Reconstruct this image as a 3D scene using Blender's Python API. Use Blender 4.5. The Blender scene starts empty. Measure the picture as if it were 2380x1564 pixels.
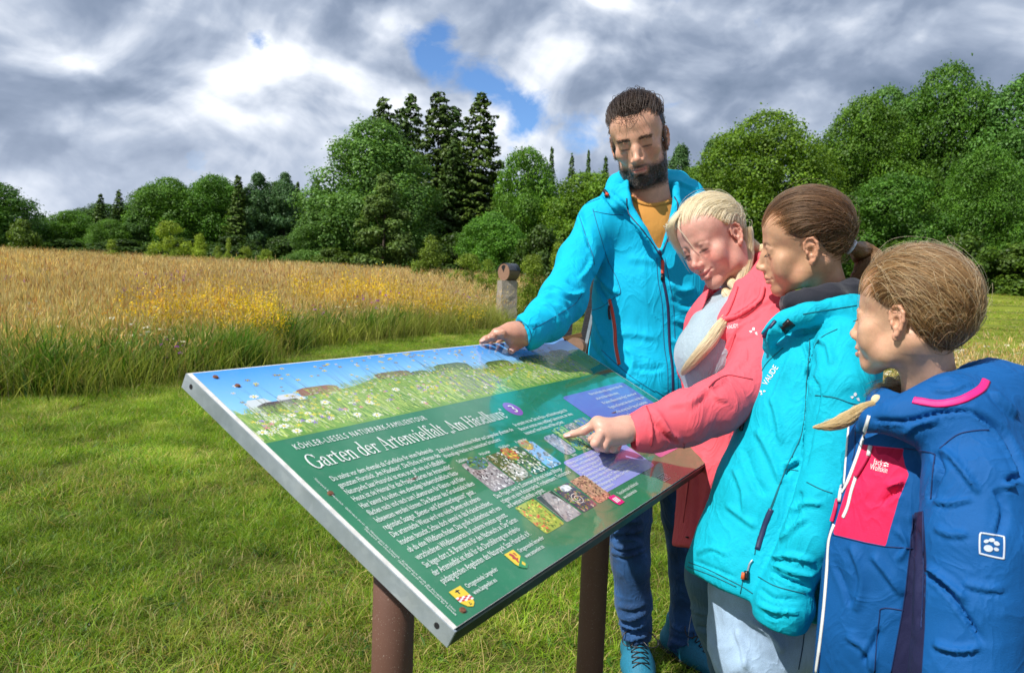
import bpy, math, random
import numpy as np
from mathutils import Vector, Matrix
from mathutils.bvhtree import BVHTree

SC = bpy.context.scene
COL = SC.collection
rng = np.random.default_rng(7)
random.seed(7)

# ------------------------------------------------------------------ camera
FPX = 1663.56                     # focal length in units of a 2380 px wide frame
CAM_H = 1.22
_up = np.array([.0387, .9962, .0779]); _up /= np.linalg.norm(_up)
_fw = np.array([0, 0, -1.]); _fw = _fw - _up*np.dot(_fw, _up); _fw /= np.linalg.norm(_fw)
_rt = np.cross(_fw, _up)
RW = np.array([_rt, _fw, _up])    # camera axes -> world axes
CAM = np.array([0, 0, CAM_H])
cam_data = bpy.data.cameras.new('camera')
cam_data.sensor_width = 36; cam_data.lens = FPX/2380*36
cam_data.clip_start = .05; cam_data.clip_end = 2000
cam_data.dof.use_dof = True; cam_data.dof.focus_distance = 1.8; cam_data.dof.aperture_fstop = 9.0
cam = bpy.data.objects.new('camera', cam_data); COL.objects.link(cam)
m = np.eye(4); m[:3, :3] = RW; m[:3, 3] = CAM
cam.matrix_world = Matrix(m.tolist())
SC.camera = cam

# ------------------------------------------------------------------ small node helper
class NT:
    def __init__(s, tree): s.t = tree; s.t.nodes.clear()
    def n(s, typ, props=None, **ins):
        nd = s.t.nodes.new(typ)
        for k, v in (props or {}).items(): setattr(nd, k, v)
        for k, v in ins.items(): s.set(nd, k, v)
        return nd
    def set(s, nd, k, v):
        if isinstance(k, str) and k[0] == '_' and k[1:].isdigit(): k = int(k[1:])
        sock = nd.inputs[k if not isinstance(k, str) else k.replace('__', ' ')]
        if isinstance(v, bpy.types.NodeSocket): s.t.links.new(v, sock)
        elif isinstance(v, bpy.types.Node): s.t.links.new(v.outputs[0], sock)
        else: sock.default_value = v
    def math(s, op, a, b=0.0, c=None, clamp=False):
        nd = s.n('ShaderNodeMath', {'operation': op, 'use_clamp': clamp}, _0=a, _1=b)
        if c is not None: s.set(nd, '_2', c)
        return nd.outputs[0]
    def vmath(s, op, a, b=(0, 0, 0)):
        nd = s.n('ShaderNodeVectorMath', {'operation': op}, _0=a, _1=b)
        return nd.outputs['Value'] if op in ('DOT_PRODUCT', 'LENGTH') else nd.outputs[0]
    def ramp(s, fac, stops, interp='LINEAR'):
        nd = s.n('ShaderNodeValToRGB', _0=fac); cr = nd.color_ramp; cr.interpolation = interp
        while len(cr.elements) < len(stops): cr.elements.new(.5)
        for e, (p, c) in zip(cr.elements, stops):
            e.position = p; e.color = (*c, 1) if len(c) == 3 else c
        return nd.outputs[0]
    def mix(s, fac, a, b, blend='MIX'):
        nd = s.n('ShaderNodeMix', {'data_type': 'RGBA', 'blend_type': blend}, _0=fac, _6=a if not isinstance(a, tuple) or len(a) == 4 else (*a, 1), _7=b if not isinstance(b, tuple) or len(b) == 4 else (*b, 1))
        return nd.outputs[2]
    def noise(s, vec=None, scale=5., detail=4., rough=.5, dist=0., dim='3D'):
        nd = s.n('ShaderNodeTexNoise', {'noise_dimensions': dim}, Scale=scale, Detail=detail, Roughness=rough, Distortion=dist)
        if vec is not None: s.set(nd, 'Vector', vec)
        return nd.outputs[0]
    def mapr(s, v, a, b, c=0., d=1.):
        return s.n('ShaderNodeMapRange', {'clamp': True}, _0=v, _1=a, _2=b, _3=c, _4=d).outputs[0]
    def attr(s, name, out='Fac'):
        return s.n('ShaderNodeAttribute', {'attribute_name': name}).outputs[out]

def mat(name, build):
    m = bpy.data.materials.new(name); m.use_nodes = True
    t = NT(m.node_tree); out = t.n('ShaderNodeOutputMaterial')
    sh = build(t); t.set(out, 'Surface', sh)
    return m

def simple_mat(name, col, rough=.6, metal=0., spec=.5, noise_amt=.15, noise_scale=40., bump=.1, bump_scale=200., coat=0.):
    def b(t):
        tc = t.n('ShaderNodeTexCoord').outputs['Object']
        nz = t.noise(tc, noise_scale, 4)
        k = t.mapr(nz, .25, .75, 1-noise_amt, 1+noise_amt)
        c = t.n('ShaderNodeVectorMath', {'operation': 'SCALE'}, _0=tuple(col[:3]))
        t.set(c, 'Scale', k)
        bp = t.n('ShaderNodeBump', Strength=bump, Distance=.002, Height=t.noise(tc, bump_scale, 3))
        return t.n('ShaderNodeBsdfPrincipled', Base__Color=c.outputs[0], Roughness=rough, Metallic=metal, Normal=bp,
                   Specular__IOR__Level=spec, Coat__Weight=coat)
    return mat(name, b)

# ------------------------------------------------------------------ picture ray -> world point (used to measure where things stand)
def ray(px, py):
    r = RW @ np.array([(px-1190)/FPX, -(py-782)/FPX, -1.])
    return r
def at(px, py, D):
    r = ray(px, py); return CAM + r*(D/r[1])
def gz(x, y):
    """height of the terrain"""
    t = np.maximum(0, np.asarray(y, float)-7)
    x = np.asarray(x, float)
    s = .015+.010*np.clip(-x/45, 0, 1)+.030*np.clip((x-3)/18, 0, 1)
    return s*np.minimum(t, 95)
def ground(px, py):
    r = ray(px, py); D = 1.22/max(.02, -r[2]/r[1])
    s = 1.
    y = 2.
    for i in range(4000):
        p = CAM + r*(y/r[1])
        if p[2] <= gz(p[0], p[1]): return p
        y *= 1.004
        if y > 150: return p
    return p

# ------------------------------------------------------------------ light
SUN_EL, SUN_AZ = math.radians(50), math.atan2(-.80, -.58)
sun_vec = np.array([math.sin(SUN_AZ)*math.cos(SUN_EL), math.cos(SUN_AZ)*math.cos(SUN_EL), math.sin(SUN_EL)])
W = bpy.data.worlds.new('World'); SC.world = W; W.use_nodes = True
def build_world():
    t = NT(W.node_tree)
    out = t.n('ShaderNodeOutputWorld')
    sky = t.n('ShaderNodeTexSky', {'sky_type': 'NISHITA', 'sun_disc': False, 'sun_elevation': SUN_EL,
              'sun_rotation': SUN_AZ, 'altitude': 400, 'air_density': 1.0, 'dust_density': .6, 'ozone_density': 2.0})
    d = t.vmath('NORMALIZE', t.n('ShaderNodeTexCoord').outputs['Generated'])
    sep = t.n('ShaderNodeSeparateXYZ', _0=d)
    z = t.math('MAXIMUM', sep.outputs[2], .0)
    zz = t.math('ADD', z, .34)
    u = t.math('DIVIDE', sep.outputs[0], zz); v = t.math('DIVIDE', sep.outputs[1], zz)
    P = t.n('ShaderNodeCombineXYZ', _0=u, _1=v, _2=.7).outputs[0]
    P2 = t.n('ShaderNodeMapping', Vector=P, Scale=(1., .85, 1.), Location=(3.1, 1.7, 0)).outputs[0]
    D0 = t.n('ShaderNodeMapping', Vector=d, Scale=(1., 1., 1.45), Location=(.37, .11, .23)).outputs[0]
    D1 = t.n('ShaderNodeMapping', Vector=d, Scale=(1., 1., 1.45), Location=(.355, .11, .285)).outputs[0]
    lit = t.noise(D0, 4.3, 9, .47, .7); mid = t.noise(D0, 11., 7, .5, .5)
    relief = t.math('SUBTRACT', lit, t.noise(D1, 4.3, 9, .47, .7))
    relief2 = t.math('SUBTRACT', mid, t.noise(t.n('ShaderNodeMapping', Vector=d, Scale=(1., 1., 1.45), Location=(.365, .11, .25)).outputs[0], 11., 7, .5, .5))
    def blob(px, py, k, w):
        r = ray(px, py); r = r/np.linalg.norm(r)
        dp = t.vmath('DOT_PRODUCT', d, tuple(r))
        e = t.math('EXPONENT', t.math('MULTIPLY', t.math('SUBTRACT', dp, 1.), k))
        return t.math('MULTIPLY', e, w)
    def total(base, lst):
        a = base
        for b in lst: a = t.math('ADD', a, blob(*b))
        return a
    # openings in the cloud deck (blue shows through)
    gap = total(t.mapr(t.noise(D0, 13., 10, .62, .3), .3, .7, -.27, .27), [(130, 90, 120, -.3), (60, 440, 150, -.3), (2250, 90, 60, -.3), (560, 200, 150, -.2), (985, 115, 2600, .48), (1030, 165, 2600, .46), (1100, 185, 2600, .44), (1165, 215, 2200, .44), (1235, 275, 2200, .46), (1345, 290, 1900, .46), (1200, 310, 3500, .30), (1025, 62, 4500, .40),
        (600, 95, 8000, .35), (400, 60, 8000, .2), (-900, 100, 12, .45), (3600, -300, 10, .5)])
    gapm = t.mapr(gap, .20, .52)
    # brighter and darker masses of cloud
    tone = total(t.math('ADD', t.math('ADD', t.math('MULTIPLY', relief, 2.3), t.math('MULTIPLY', relief2, .9)), t.math('ADD', t.mapr(lit, .33, .67, -.34, .34), t.mapr(mid, .3, .7, -.12, .12))),
        [(150, 160, 300, .40), (500, 150, 60, .10), (450, 240, 260, .28), (850, 250, 300, .25), (620, 60, 400, .3), (1250, 130, 260, .38), (1400, 330, 500, .4), (80, 470, 500, .55), (560, 340, 500, .25),
         (300, 45, 200, -.42), (800, 40, 400, -.2), (300, 385, 260, -.3), (640, 400, 500, -.2), (1750, 130, 60, -.16), (2050, 60, 100, -.12), (850, 150, 900, -.3), (1180, 360, 900, .4), (1700, 250, 260, .15), (50, 300, 300, -.1)])
    col = t.ramp(t.mapr(tone, -.7, .85), [(0, (.15, .20, .29)), (.32, (.23, .285, .39)), (.55, (.36, .42, .53)), (.78, (.58, .63, .72)), (1, (.84, .87, .93))])
    hz = t.mapr(sep.outputs[2], 0, .22, 1, 0)
    col = t.mix(t.math('MULTIPLY', hz, .35), col, (.50, .56, .68))
    ccol = t.n('ShaderNodeVectorMath', {'operation': 'SCALE'}, _0=col); t.set(ccol, 'Scale', 1/.1)
    skyc = t.n('ShaderNodeVectorMath', {'operation': 'MULTIPLY'}, _0=sky, _1=(.75, 1.0, 1.30))
    mixed = t.mix(gapm, ccol.outputs[0], skyc.outputs[0])
    below = t.mapr(sep.outputs[2], -.06, 0.0, 1, 0)
    mixed = t.mix(below, mixed, (1.0, 1.3, .6))
    bg = t.n('ShaderNodeBackground', Color=mixed, Strength=.112)
    t.set(out, 'Surface', bg)
build_world()
sl = bpy.data.lights.new('sun', 'SUN'); sl.energy = 4.8; sl.angle = math.radians(.55); sl.color = (1, .955, .88)
so = bpy.data.objects.new('sun', sl); COL.objects.link(so)
so.rotation_euler = Vector((-sun_vec).tolist()).to_track_quat('-Z', 'Y').to_euler()
so.location = (-30, -10, 40)
SC.view_settings.view_transform = 'Standard'; SC.view_settings.look = 'None'
SC.view_settings.exposure = .22; SC.view_settings.gamma = 1; SC.view_settings.use_curve_mapping = False
SC.cycles.max_bounces = 8; SC.cycles.diffuse_bounces = 3; SC.cycles.glossy_bounces = 3; SC.cycles.transmission_bounces = 4
SC.cycles.transparent_max_bounces = 8
SC.cycles.sample_clamp_indirect = 6

# ------------------------------------------------------------------ mesh helpers
def mesh_from(name, V, F, mats=(), attrs=None, smooth=False, colors=None, midx=None):
    """V (n,3); F list of faces or (m,k) array"""
    me = bpy.data.meshes.new(name)
    V = np.asarray(V, np.float32)
    if isinstance(F, np.ndarray):
        k = F.shape[1]; nf = len(F)
        me.vertices.add(len(V)); me.vertices.foreach_set('co', V.ravel())
        if k == 4 and (F[:, 2] == F[:, 3]).any():       # triangles stored as quads with a doubled corner
            tri = F[:, 2] == F[:, 3]; keep = np.ones(F.shape, bool); keep[tri, 3] = False
            vi = F[keep]; cnt = np.where(tri, 3, 4)
        else: vi = F.ravel(); cnt = np.full(nf, k)
        me.loops.add(len(vi)); me.loops.foreach_set('vertex_index', vi.astype(np.int32))
        me.polygons.add(nf); me.polygons.foreach_set('loop_start', np.concatenate([[0], np.cumsum(cnt)[:-1]]).astype(np.int32))
        me.update(calc_edges=True)
    else:
        me.from_pydata([tuple(map(float, v)) for v in V], [], [tuple(int(i) for i in f) for f in F]); me.update()
    if smooth: me.polygons.foreach_set('use_smooth', np.ones(len(me.polygons), bool))
    for mt in mats: me.materials.append(mt)
    if midx is not None: me.polygons.foreach_set('material_index', np.asarray(midx, np.int32))
    for k, v in (attrs or {}).items():
        a = me.attributes.new(k, 'FLOAT', 'POINT'); a.data.foreach_set('value', np.asarray(v, np.float32))
    if colors is not None:
        a = me.attributes.new('col', 'FLOAT_COLOR', 'POINT')
        c = np.ones((len(V), 4), np.float32); c[:, :3] = colors; a.data.foreach_set('color', c.ravel())
    return me
def link(name, me, parent=None, label=None, cat=None, group=None, kind=None, loc=None):
    o = bpy.data.objects.new(name, me); COL.objects.link(o)
    if loc is not None: o.location = tuple(map(float, loc))
    if parent is not None: o.parent = parent
    if label: o['label'] = label
    if cat: o['category'] = cat
    if group: o['group'] = group
    if kind: o['kind'] = kind
    return o
def empty(name, loc, label, cat, group=None):
    return link(name, None, None, label, cat, group, None, loc)
def part(name, me, parent, label=None):
    """part given in world coordinates under a parent that may be moved"""
    o = link(name, me, parent, label)
    l = Vector((0, 0, 0)); p = parent
    while p is not None: l += p.location; p = p.parent
    o.location = (0, 0, 0)
    o.matrix_parent_inverse = Matrix.Translation(-l)
    return o
class MB:
    """collects quads/tris"""
    def __init__(s): s.V = []; s.F = []; s.C = []; s.c = (1, 1, 1)
    def add(s, vs, fs):
        o = len(s.V); s.V += [tuple(map(float, v)) for v in vs]; s.F += [tuple(o+i for i in f) for f in fs]; s.C += [s.c]*len(vs)
    def box(s, lo, hi, M=None, bev=0.):
        x0, y0, z0 = lo; x1, y1, z1 = hi
        v = [(x0,y0,z0),(x1,y0,z0),(x1,y1,z0),(x0,y1,z0),(x0,y0,z1),(x1,y0,z1),(x1,y1,z1),(x0,y1,z1)]
        if M is not None: v = [tuple((M @ np.array([*p, 1.]))[:3]) for p in v]
        s.add(v, [(3,2,1,0),(4,5,6,7),(0,1,5,4),(1,2,6,5),(2,3,7,6),(3,0,4,7)])
    def tube(s, pts, rad, n=8, cap=True):
        pts = [np.asarray(p, float) for p in pts]
        if np.isscalar(rad): rad = [rad]*len(pts)
        T = [pts[min(i+1, len(pts)-1)]-pts[max(i-1, 0)] for i in range(len(pts))]
        T = [t/(np.linalg.norm(t)+1e-9) for t in T]
        u = np.cross(T[0], [0, 0, 1.]);
        if np.linalg.norm(u) < .1: u = np.cross(T[0], [1., 0, 0])
        u /= np.linalg.norm(u); vs = []
        for p, t, r in zip(pts, T, rad):
            u = u-t*np.dot(u, t); u /= np.linalg.norm(u)+1e-9; w = np.cross(t, u)
            for k in range(n):
                a = 2*math.pi*k/n; vs.append(p+r*(u*math.cos(a)+w*math.sin(a)))
        fs = []
        for i in range(len(pts)-1):
            for k in range(n):
                a, b = i*n+k, i*n+(k+1) % n; fs.append((a, b, b+n, a+n))
        if cap: fs.append(tuple(range(n))[::-1]); fs.append(tuple((len(pts)-1)*n+k for k in range(n)))
        s.add(vs, fs)
    def mesh(s, name, mats, smooth=False, color=False):
        return mesh_from(name, s.V, s.F, mats, smooth=smooth, colors=np.array(s.C) if color else None)
def unit(v):
    v = np.asarray(v, float); return v/(np.linalg.norm(v)+1e-12)
# ================================================================== TERRAIN AND GRASS
def foliage_shader(t, col, transl=.35, rough=.55, spec=.25):
    dif = t.n('ShaderNodeBsdfPrincipled', Base__Color=col, Roughness=rough, Specular__IOR__Level=spec)
    tr = t.n('ShaderNodeBsdfTranslucent', Color=t.mix(1., col, (1.25, 1.25, .55), 'MULTIPLY'))
    return t.n('ShaderNodeMixShader', _0=transl, _1=dif, _2=tr)
def vcol_mat(name, transl=.35, rough=.55, var=.25, spec=.25):
    def b(t):
        c = t.attr('col', 'Color')
        rnd = t.n('ShaderNodeObjectInfo').outputs['Random']
        k = t.mapr(rnd, 0, 1, 1-var, 1+var)
        pos = t.n('ShaderNodeNewGeometry').outputs['Position']
        nz = t.noise(pos, .55, 3)
        k = t.math('MULTIPLY', k, t.mapr(nz, .3, .7, .76, 1.24)); k = t.math('MULTIPLY', k, t.mapr(t.noise(pos, 3.2, 4, .6), .32, .68, .72, 1.28)); c = t.mix(t.mapr(t.noise(pos, 1.6, 5, .65), .52, .70, 0, .30), c, (.42, .34, .12))
        s = t.n('ShaderNodeVectorMath', {'operation': 'SCALE'}, _0=c); t.set(s, 'Scale', k)
        return foliage_shader(t, s.outputs[0], transl, rough, spec)
    return mat(name, b)
M_GRASS = vcol_mat('grass_blades', .4, .45, .18, .35)
M_MEADOW = vcol_mat('meadow_stalks', .35, .6, .16, .2)

def ground_mat():
    def b(t):
        pos = t.n('ShaderNodeNewGeometry').outputs['Position']
        n1 = t.noise(pos, .8, 6, .6); n2 = t.noise(pos, 18., 6, .65); n3 = t.noise(pos, .12, 4)
        c = t.ramp(n2, [(.3, (.035, .045, .008)), (.5, (.065, .08, .012)), (.62, (.11, .10, .03)), (.75, (.17, .12, .05))])
        c = t.mix(t.mapr(n1, .45, .65, 0, .45), c, (.12, .13, .035))
        f = t.attr('field')
        fc = t.ramp(t.noise(t.n('ShaderNodeMapping', Vector=pos, Scale=(.25, 1.6, 1)).outputs[0], 1.1, 7, .6), [(.3, (.11, .15, .015)), (.5, (.19, .225, .025)), (.7, (.29, .30, .05))])
        c = t.mix(f, c, fc)
        bp = t.n('ShaderNodeBump', Strength=.6, Distance=.03, Height=n2)
        return t.n('ShaderNodeBsdfPrincipled', Base__Color=c, Roughness=.95, Specular__IOR__Level=.1, Normal=bp)
    return mat('ground_soil_and_turf', b)

def make_ground():
    ys = np.concatenate([np.linspace(-40, 0, 6), np.linspace(1, 40, 60), np.linspace(42, 120, 40), np.linspace(140, 900, 12)])
    xs = np.concatenate([-np.geomspace(900, 60, 10), np.linspace(-55, 55, 90), np.geomspace(60, 900, 10)])
    X, Y = np.meshgrid(xs, ys); Z = gz(X, Y)
    Z = Z+.03*np.sin(X*.7+1)*np.sin(Y*.5)*(np.abs(X) < 56)*(Y > 9)
    V = np.stack([X, Y, Z], -1).reshape(-1, 3)
    n, m_ = X.shape; i = np.arange(n*m_).reshape(n, m_)
    F = np.stack([i[:-1, :-1], i[:-1, 1:], i[1:, 1:], i[1:, :-1]], -1).reshape(-1, 4)
    fld = ((X > 6+.22*(Y-8)) & (Y > 8)).astype(float).ravel()
    o = link('ground', mesh_from('ground', V, F, [ground_mat()], {'field': fld}, smooth=True), kind='structure')
make_ground()

# ---- blade geometry
def blade_arrays(n, base, h, w, lean, colr, rg, seg=2, curl=.5):
    """n blades; base (n,2) positions, arrays h,w; returns V,F(quads as degenerate-free tris),C"""
    az = rg.uniform(0, 2*np.pi, n); face = rg.uniform(0, 2*np.pi, n)
    d = np.stack([np.cos(az), np.sin(az)], -1); s = np.stack([np.cos(face), np.sin(face)], -1)
    ln = lean*h
    V = np.zeros((n, seg*2+1, 3)); C = np.zeros((n, seg*2+1, 3))
    for k in range(seg+1):
        f = k/seg
        off = d*(ln*(f**(1+curl)))[:, None]
        z = h*(f*(1-.35*lean*f))
        ww = w*(1-f**1.5)*.5
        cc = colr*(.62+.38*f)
        if k < seg:
            V[:, 2*k, :2] = base+off-s*ww[:, None]; V[:, 2*k+1, :2] = base+off+s*ww[:, None]
            V[:, 2*k, 2] = z; V[:, 2*k+1, 2] = z
            C[:, 2*k] = cc; C[:, 2*k+1] = cc
        else:
            V[:, 2*k, :2] = base+off; V[:, 2*k, 2] = z; C[:, 2*k] = cc
    F = []
    for k in range(seg-1):
        a = 2*k; F += [(a, a+1, a+3), (a, a+3, a+2)]
    a = 2*(seg-1); F.append((a, a+1, a+2))
    F = np.array(F)[None]+(np.arange(n)*(seg*2+1))[:, None, None]
    return V.reshape(-1, 3), F.reshape(-1, 3), C.reshape(-1, 3)

def joinVFC(lst):
    V, F, C, o = [], [], [], 0
    for v, f, c in lst:
        V.append(v); F.append(f+o); C.append(c); o += len(v)
    return np.concatenate(V), np.concatenate(F), np.concatenate(C)

def lawn_patch(seed, size=.5, n=2300, hs=(.025, .06), wide=.0032, dry=.12):
    rg = np.random.default_rng(seed)
    base = rg.uniform(-size/2*1.15, size/2*1.15, (n, 2))
    cl = rg.uniform(-size/2, size/2, (14, 2)); dd = np.min(np.linalg.norm(base[:, None]-cl[None], axis=2), axis=1)
    h = rg.uniform(*hs, n)*(1.25-1.6*np.clip(dd, 0, .22)); w = wide*rg.uniform(.6, 1.4, n)
    g = rg.random((n, 1))
    col = np.array([.13, .29, .015])*(1-g)+np.array([.38, .54, .035])*g
    isdry = rg.random((n, 1)) < dry
    col = np.where(isdry, np.array([.68, .55, .20])*rg.uniform(.7, 1.1, (n, 1)), col)*rg.uniform(.75, 1.2, (n, 1))
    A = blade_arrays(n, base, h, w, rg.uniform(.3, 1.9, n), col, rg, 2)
    # broad leaves of clover and plantain
    nr = 5; k = n//26; ctr_ = rg.uniform(-size/2, size/2, (nr, 2)); b2 = np.where(rg.random((k, 1)) < .55, ctr_[rg.integers(0, nr, k)]+rg.normal(0, size*.03, (k, 2)), rg.uniform(-size/2, size/2, (k, 2)))
    c2 = np.array([.085, .20, .022])*rg.uniform(.6, 1.4, (k, 1))
    B = blade_arrays(k, b2, rg.uniform(.02, .055, k), rg.uniform(.008, .016, k), rg.uniform(.8, 1.8, k), c2, rg, 3)
    V, F, C = joinVFC([A, B])
    return mesh_from('turf_patch', V, F, [M_GRASS], colors=C)

GOLD = np.array([.66, .41, .12]); STRAW = np.array([.72, .60, .36]); RUST = np.array([.46, .25, .12]); GREEN = np.array([.20, .29, .035]); YG = np.array([.46, .48, .09])
def meadow_patch(seed, size=.7, n_green=150, n_gold=80, hg=(.25, .6), hd=(.6, 1.05), flower=None, nf=0, wide=.006, gold=GOLD):
    rg = np.random.default_rng(seed); L = []
    base = rg.normal(0, size*.36, (n_green, 2))
    g = rg.random((n_green, 1)); col = (GREEN*(1-g)+YG*g)*rg.uniform(.7, 1.25, (n_green, 1))
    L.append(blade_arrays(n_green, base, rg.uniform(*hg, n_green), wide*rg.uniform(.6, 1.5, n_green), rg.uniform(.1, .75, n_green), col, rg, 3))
    if n_gold:
        base = rg.normal(0, size*.36, (n_gold, 2)); h = rg.uniform(*hd, n_gold)
        g = rg.random((n_gold, 1)); col = (gold*(1-g)+STRAW*g)
        isr = rg.random((n_gold, 1)) < .25; col = np.where(isr, RUST, col)*rg.uniform(.75, 1.2, (n_gold, 1))
        st = np.random.default_rng(seed+5)
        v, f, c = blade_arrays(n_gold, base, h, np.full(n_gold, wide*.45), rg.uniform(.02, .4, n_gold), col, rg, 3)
        L.append((v, f, c))
        # seed heads at the stalk tips: small crossed spindles
        tips = v.reshape(n_gold, 7, 3)[:, 6]; low = v.reshape(n_gold, 7, 3)[:, 4:6].mean(1)
        dirn = tips-low; dirn /= np.linalg.norm(dirn, axis=1)[:, None]+1e-9
        hl = rg.uniform(.06, .13, n_gold)[:, None]; hw = rg.uniform(.0022, .0058, n_gold)[:, None]*wide/.006
        for ax in ((1., 0, 0), (0, 1., 0)):
            s = np.cross(dirn, np.array(ax)); s /= np.linalg.norm(s, axis=1)[:, None]+1e-9
            VV = np.stack([tips-dirn*hl, tips-dirn*hl*.45+s*hw, tips+dirn*hl*.15, tips-dirn*hl*.45-s*hw], 1)
            k = np.arange(n_gold)*4
            FF = np.concatenate([np.stack([k, k+1, k+2], -1), np.stack([k, k+2, k+3], -1)])
            L.append((VV.reshape(-1, 3), FF, np.repeat(col*1.08, 4, 0)))
    if flower is not None:
        kind, fc = flower
        base = rg.normal(0, size*.25, (nf, 2)); h = rg.uniform(.45, .8, nf)
        v, f, c = blade_arrays(nf, base, h, np.full(nf, .006), rg.uniform(.0, .3, nf), np.tile(GREEN, (nf, 1)), rg, 2)
        L.append((v, f, c)); tips = v.reshape(nf, 5, 3)[:, 4]
        m_ = {'spray': 34, 'daisy': 8, 'ball': 8}[kind]; ext = {'spray': np.array([.05, .05, .12]), 'daisy': np.array([.012, .012, .003]), 'ball': np.array([.014, .014, .012])}[kind]
        ctr = tips[:, None]+rg.normal(0, 1, (nf, m_, 3))*ext; ctr = ctr.reshape(-1, 3); N = len(ctr); s = {'spray': .012, 'daisy': .015, 'ball': .014}[kind]
        a = rg.normal(0, 1, (N, 3)); a /= np.linalg.norm(a, axis=1)[:, None]; b = np.cross(a, rg.normal(0, 1, (N, 3))); b /= np.linalg.norm(b, axis=1)[:, None]
        VV = np.stack([ctr-a*s, ctr+b*s, ctr+a*s, ctr-b*s], 1); k = np.arange(N)*4
        FF = np.concatenate([np.stack([k, k+1, k+2], -1), np.stack([k, k+2, k+3], -1)])
        L.append((VV.reshape(-1, 3), FF, np.repeat(np.array(fc)*rg.uniform(.75, 1.2, (N, 1)), 4, 0)))
    V, F, C = joinVFC(L)
    return mesh_from('meadow_patch', V, F, [M_MEADOW], colors=C)

def weed_clump(seed):
    rg = np.random.default_rng(seed); n = 110; b0 = rg.normal(0, .13, (n, 2)); c = np.array([.09, .21, .022])*rg.uniform(.6, 1.5, (n, 1))
    A = blade_arrays(n, b0, rg.uniform(.25, .68, n), rg.uniform(.010, .026, n), rg.uniform(.15, .9, n), c, rg, 4)
    n = 160; b1 = rg.normal(0, .17, (n, 2)); B = blade_arrays(n, b1, rg.uniform(.2, .5, n), rg.uniform(.004, .008, n), rg.uniform(.1, .9, n), np.array([.16, .30, .035])*rg.uniform(.6, 1.4, (n, 1)), rg, 3)
    V, F, C = joinVFC([A, B]); return mesh_from('weed_clump', V, F, [M_MEADOW], colors=C)
# ---- scatter by geometry nodes (uncountable ground cover only)
def scatter(name, meshes, pts, scl, idx, label, cat='grass', rotz=None, zs=None):
    coll = bpy.data.collections.new(name+'_source')
    for i, me in enumerate(meshes):
        ob = bpy.data.objects.new('%s_tuft_%02d' % (name, i), me); coll.objects.link(ob)
    n = len(pts)
    me = bpy.data.meshes.new(name); me.vertices.add(n); me.vertices.foreach_set('co', np.asarray(pts, np.float32).ravel())
    rz = rng.uniform(0, 2*np.pi, n) if rotz is None else rotz
    zs = np.ones(n) if zs is None else zs
    for k, v in (('rz', rz), ('scl', scl), ('zs', zs)):
        a = me.attributes.new(k, 'FLOAT', 'POINT'); a.data.foreach_set('value', np.asarray(v, np.float32))
    a = me.attributes.new('idx', 'INT', 'POINT'); a.data.foreach_set('value', np.asarray(idx, np.int32))
    ob = link(name, me, None, label, cat, kind='stuff')
    ng = bpy.data.node_groups.new(name, 'GeometryNodeTree')
    ng.interface.new_socket('Geometry', in_out='INPUT', socket_type='NodeSocketGeometry')
    ng.interface.new_socket('Geometry', in_out='OUTPUT', socket_type='NodeSocketGeometry')
    N = ng.nodes; gi = N.new('NodeGroupInput'); go = N.new('NodeGroupOutput')
    ci = N.new('GeometryNodeCollectionInfo'); ci.inputs['Collection'].default_value = coll
    ci.inputs['Separate Children'].default_value = True; ci.inputs['Reset Children'].default_value = True
    ip = N.new('GeometryNodeInstanceOnPoints'); ip.inputs['Pick Instance'].default_value = True
    def na(nm, typ='FLOAT'):
        a = N.new('GeometryNodeInputNamedAttribute'); a.data_type = typ; a.inputs['Name'].default_value = nm
        return [o for o in a.outputs if o.enabled and o.name == 'Attribute'][0]
    L = ng.links
    L.new(gi.outputs[0], ip.inputs['Points']); L.new(ci.outputs[0], ip.inputs['Instance'])
    L.new(na('idx', 'INT'), ip.inputs['Instance Index'])
    cx = N.new('ShaderNodeCombineXYZ'); L.new(na('rz'), cx.inputs[2]); L.new(cx.outputs[0], ip.inputs['Rotation'])
    sc = N.new('ShaderNodeCombineXYZ'); s_ = na('scl'); L.new(s_, sc.inputs[0]); L.new(s_, sc.inputs[1])
    mz = N.new('ShaderNodeMath'); mz.operation = 'MULTIPLY'; L.new(s_, mz.inputs[0]); L.new(na('zs'), mz.inputs[1]); L.new(mz.outputs[0], sc.inputs[2])
    L.new(sc.outputs[0], ip.inputs['Scale']); L.new(ip.outputs[0], go.inputs[0])
    md = ob.modifiers.new('scatter', 'NODES'); md.node_group = ng
    return ob

# meadow front edge on the ground, left to right
edge_px = [(-400, 950), (0, 925), (120, 918), (250, 905), (440, 890), (540, 858), (650, 815), (800, 795), (1000, 780), (1150, 762)]
EDGE = np.array([ground(*p)[:2] for p in edge_px])
EDGE = np.vstack([[-60, EDGE[0][1]-1.0], EDGE, [EDGE[-1][0]+.4, EDGE[-1][1]+8], [4.5, 60], [2, 76]])
def in_meadow(x, y):
    # left of the polyline: for every y-order the edge runs away from the camera to the right
    ins = np.zeros(len(x), bool)
    P = np.vstack([EDGE, [-60, 76]]); n = len(P); j = n-1
    for i in range(n):
        xi, yi = P[i]; xj, yj = P[j]
        c = ((yi > y) != (yj > y)) & (x < (xj-xi)*(y-yi)/(yj-yi+1e-12)+xi)
        ins ^= c; j = i
    return ins
def edge_dist(x, y):
    d = np.full(len(x), 1e9)
    for a, b in zip(EDGE[:-1], EDGE[1:]):
        ab = b-a; t = np.clip(((x-a[0])*ab[0]+(y-a[1])*ab[1])/(ab@ab), 0, 1)
        d = np.minimum(d, np.hypot(x-a[0]-t*ab[0], y-a[1]-t*ab[1]))
    return d
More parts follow.
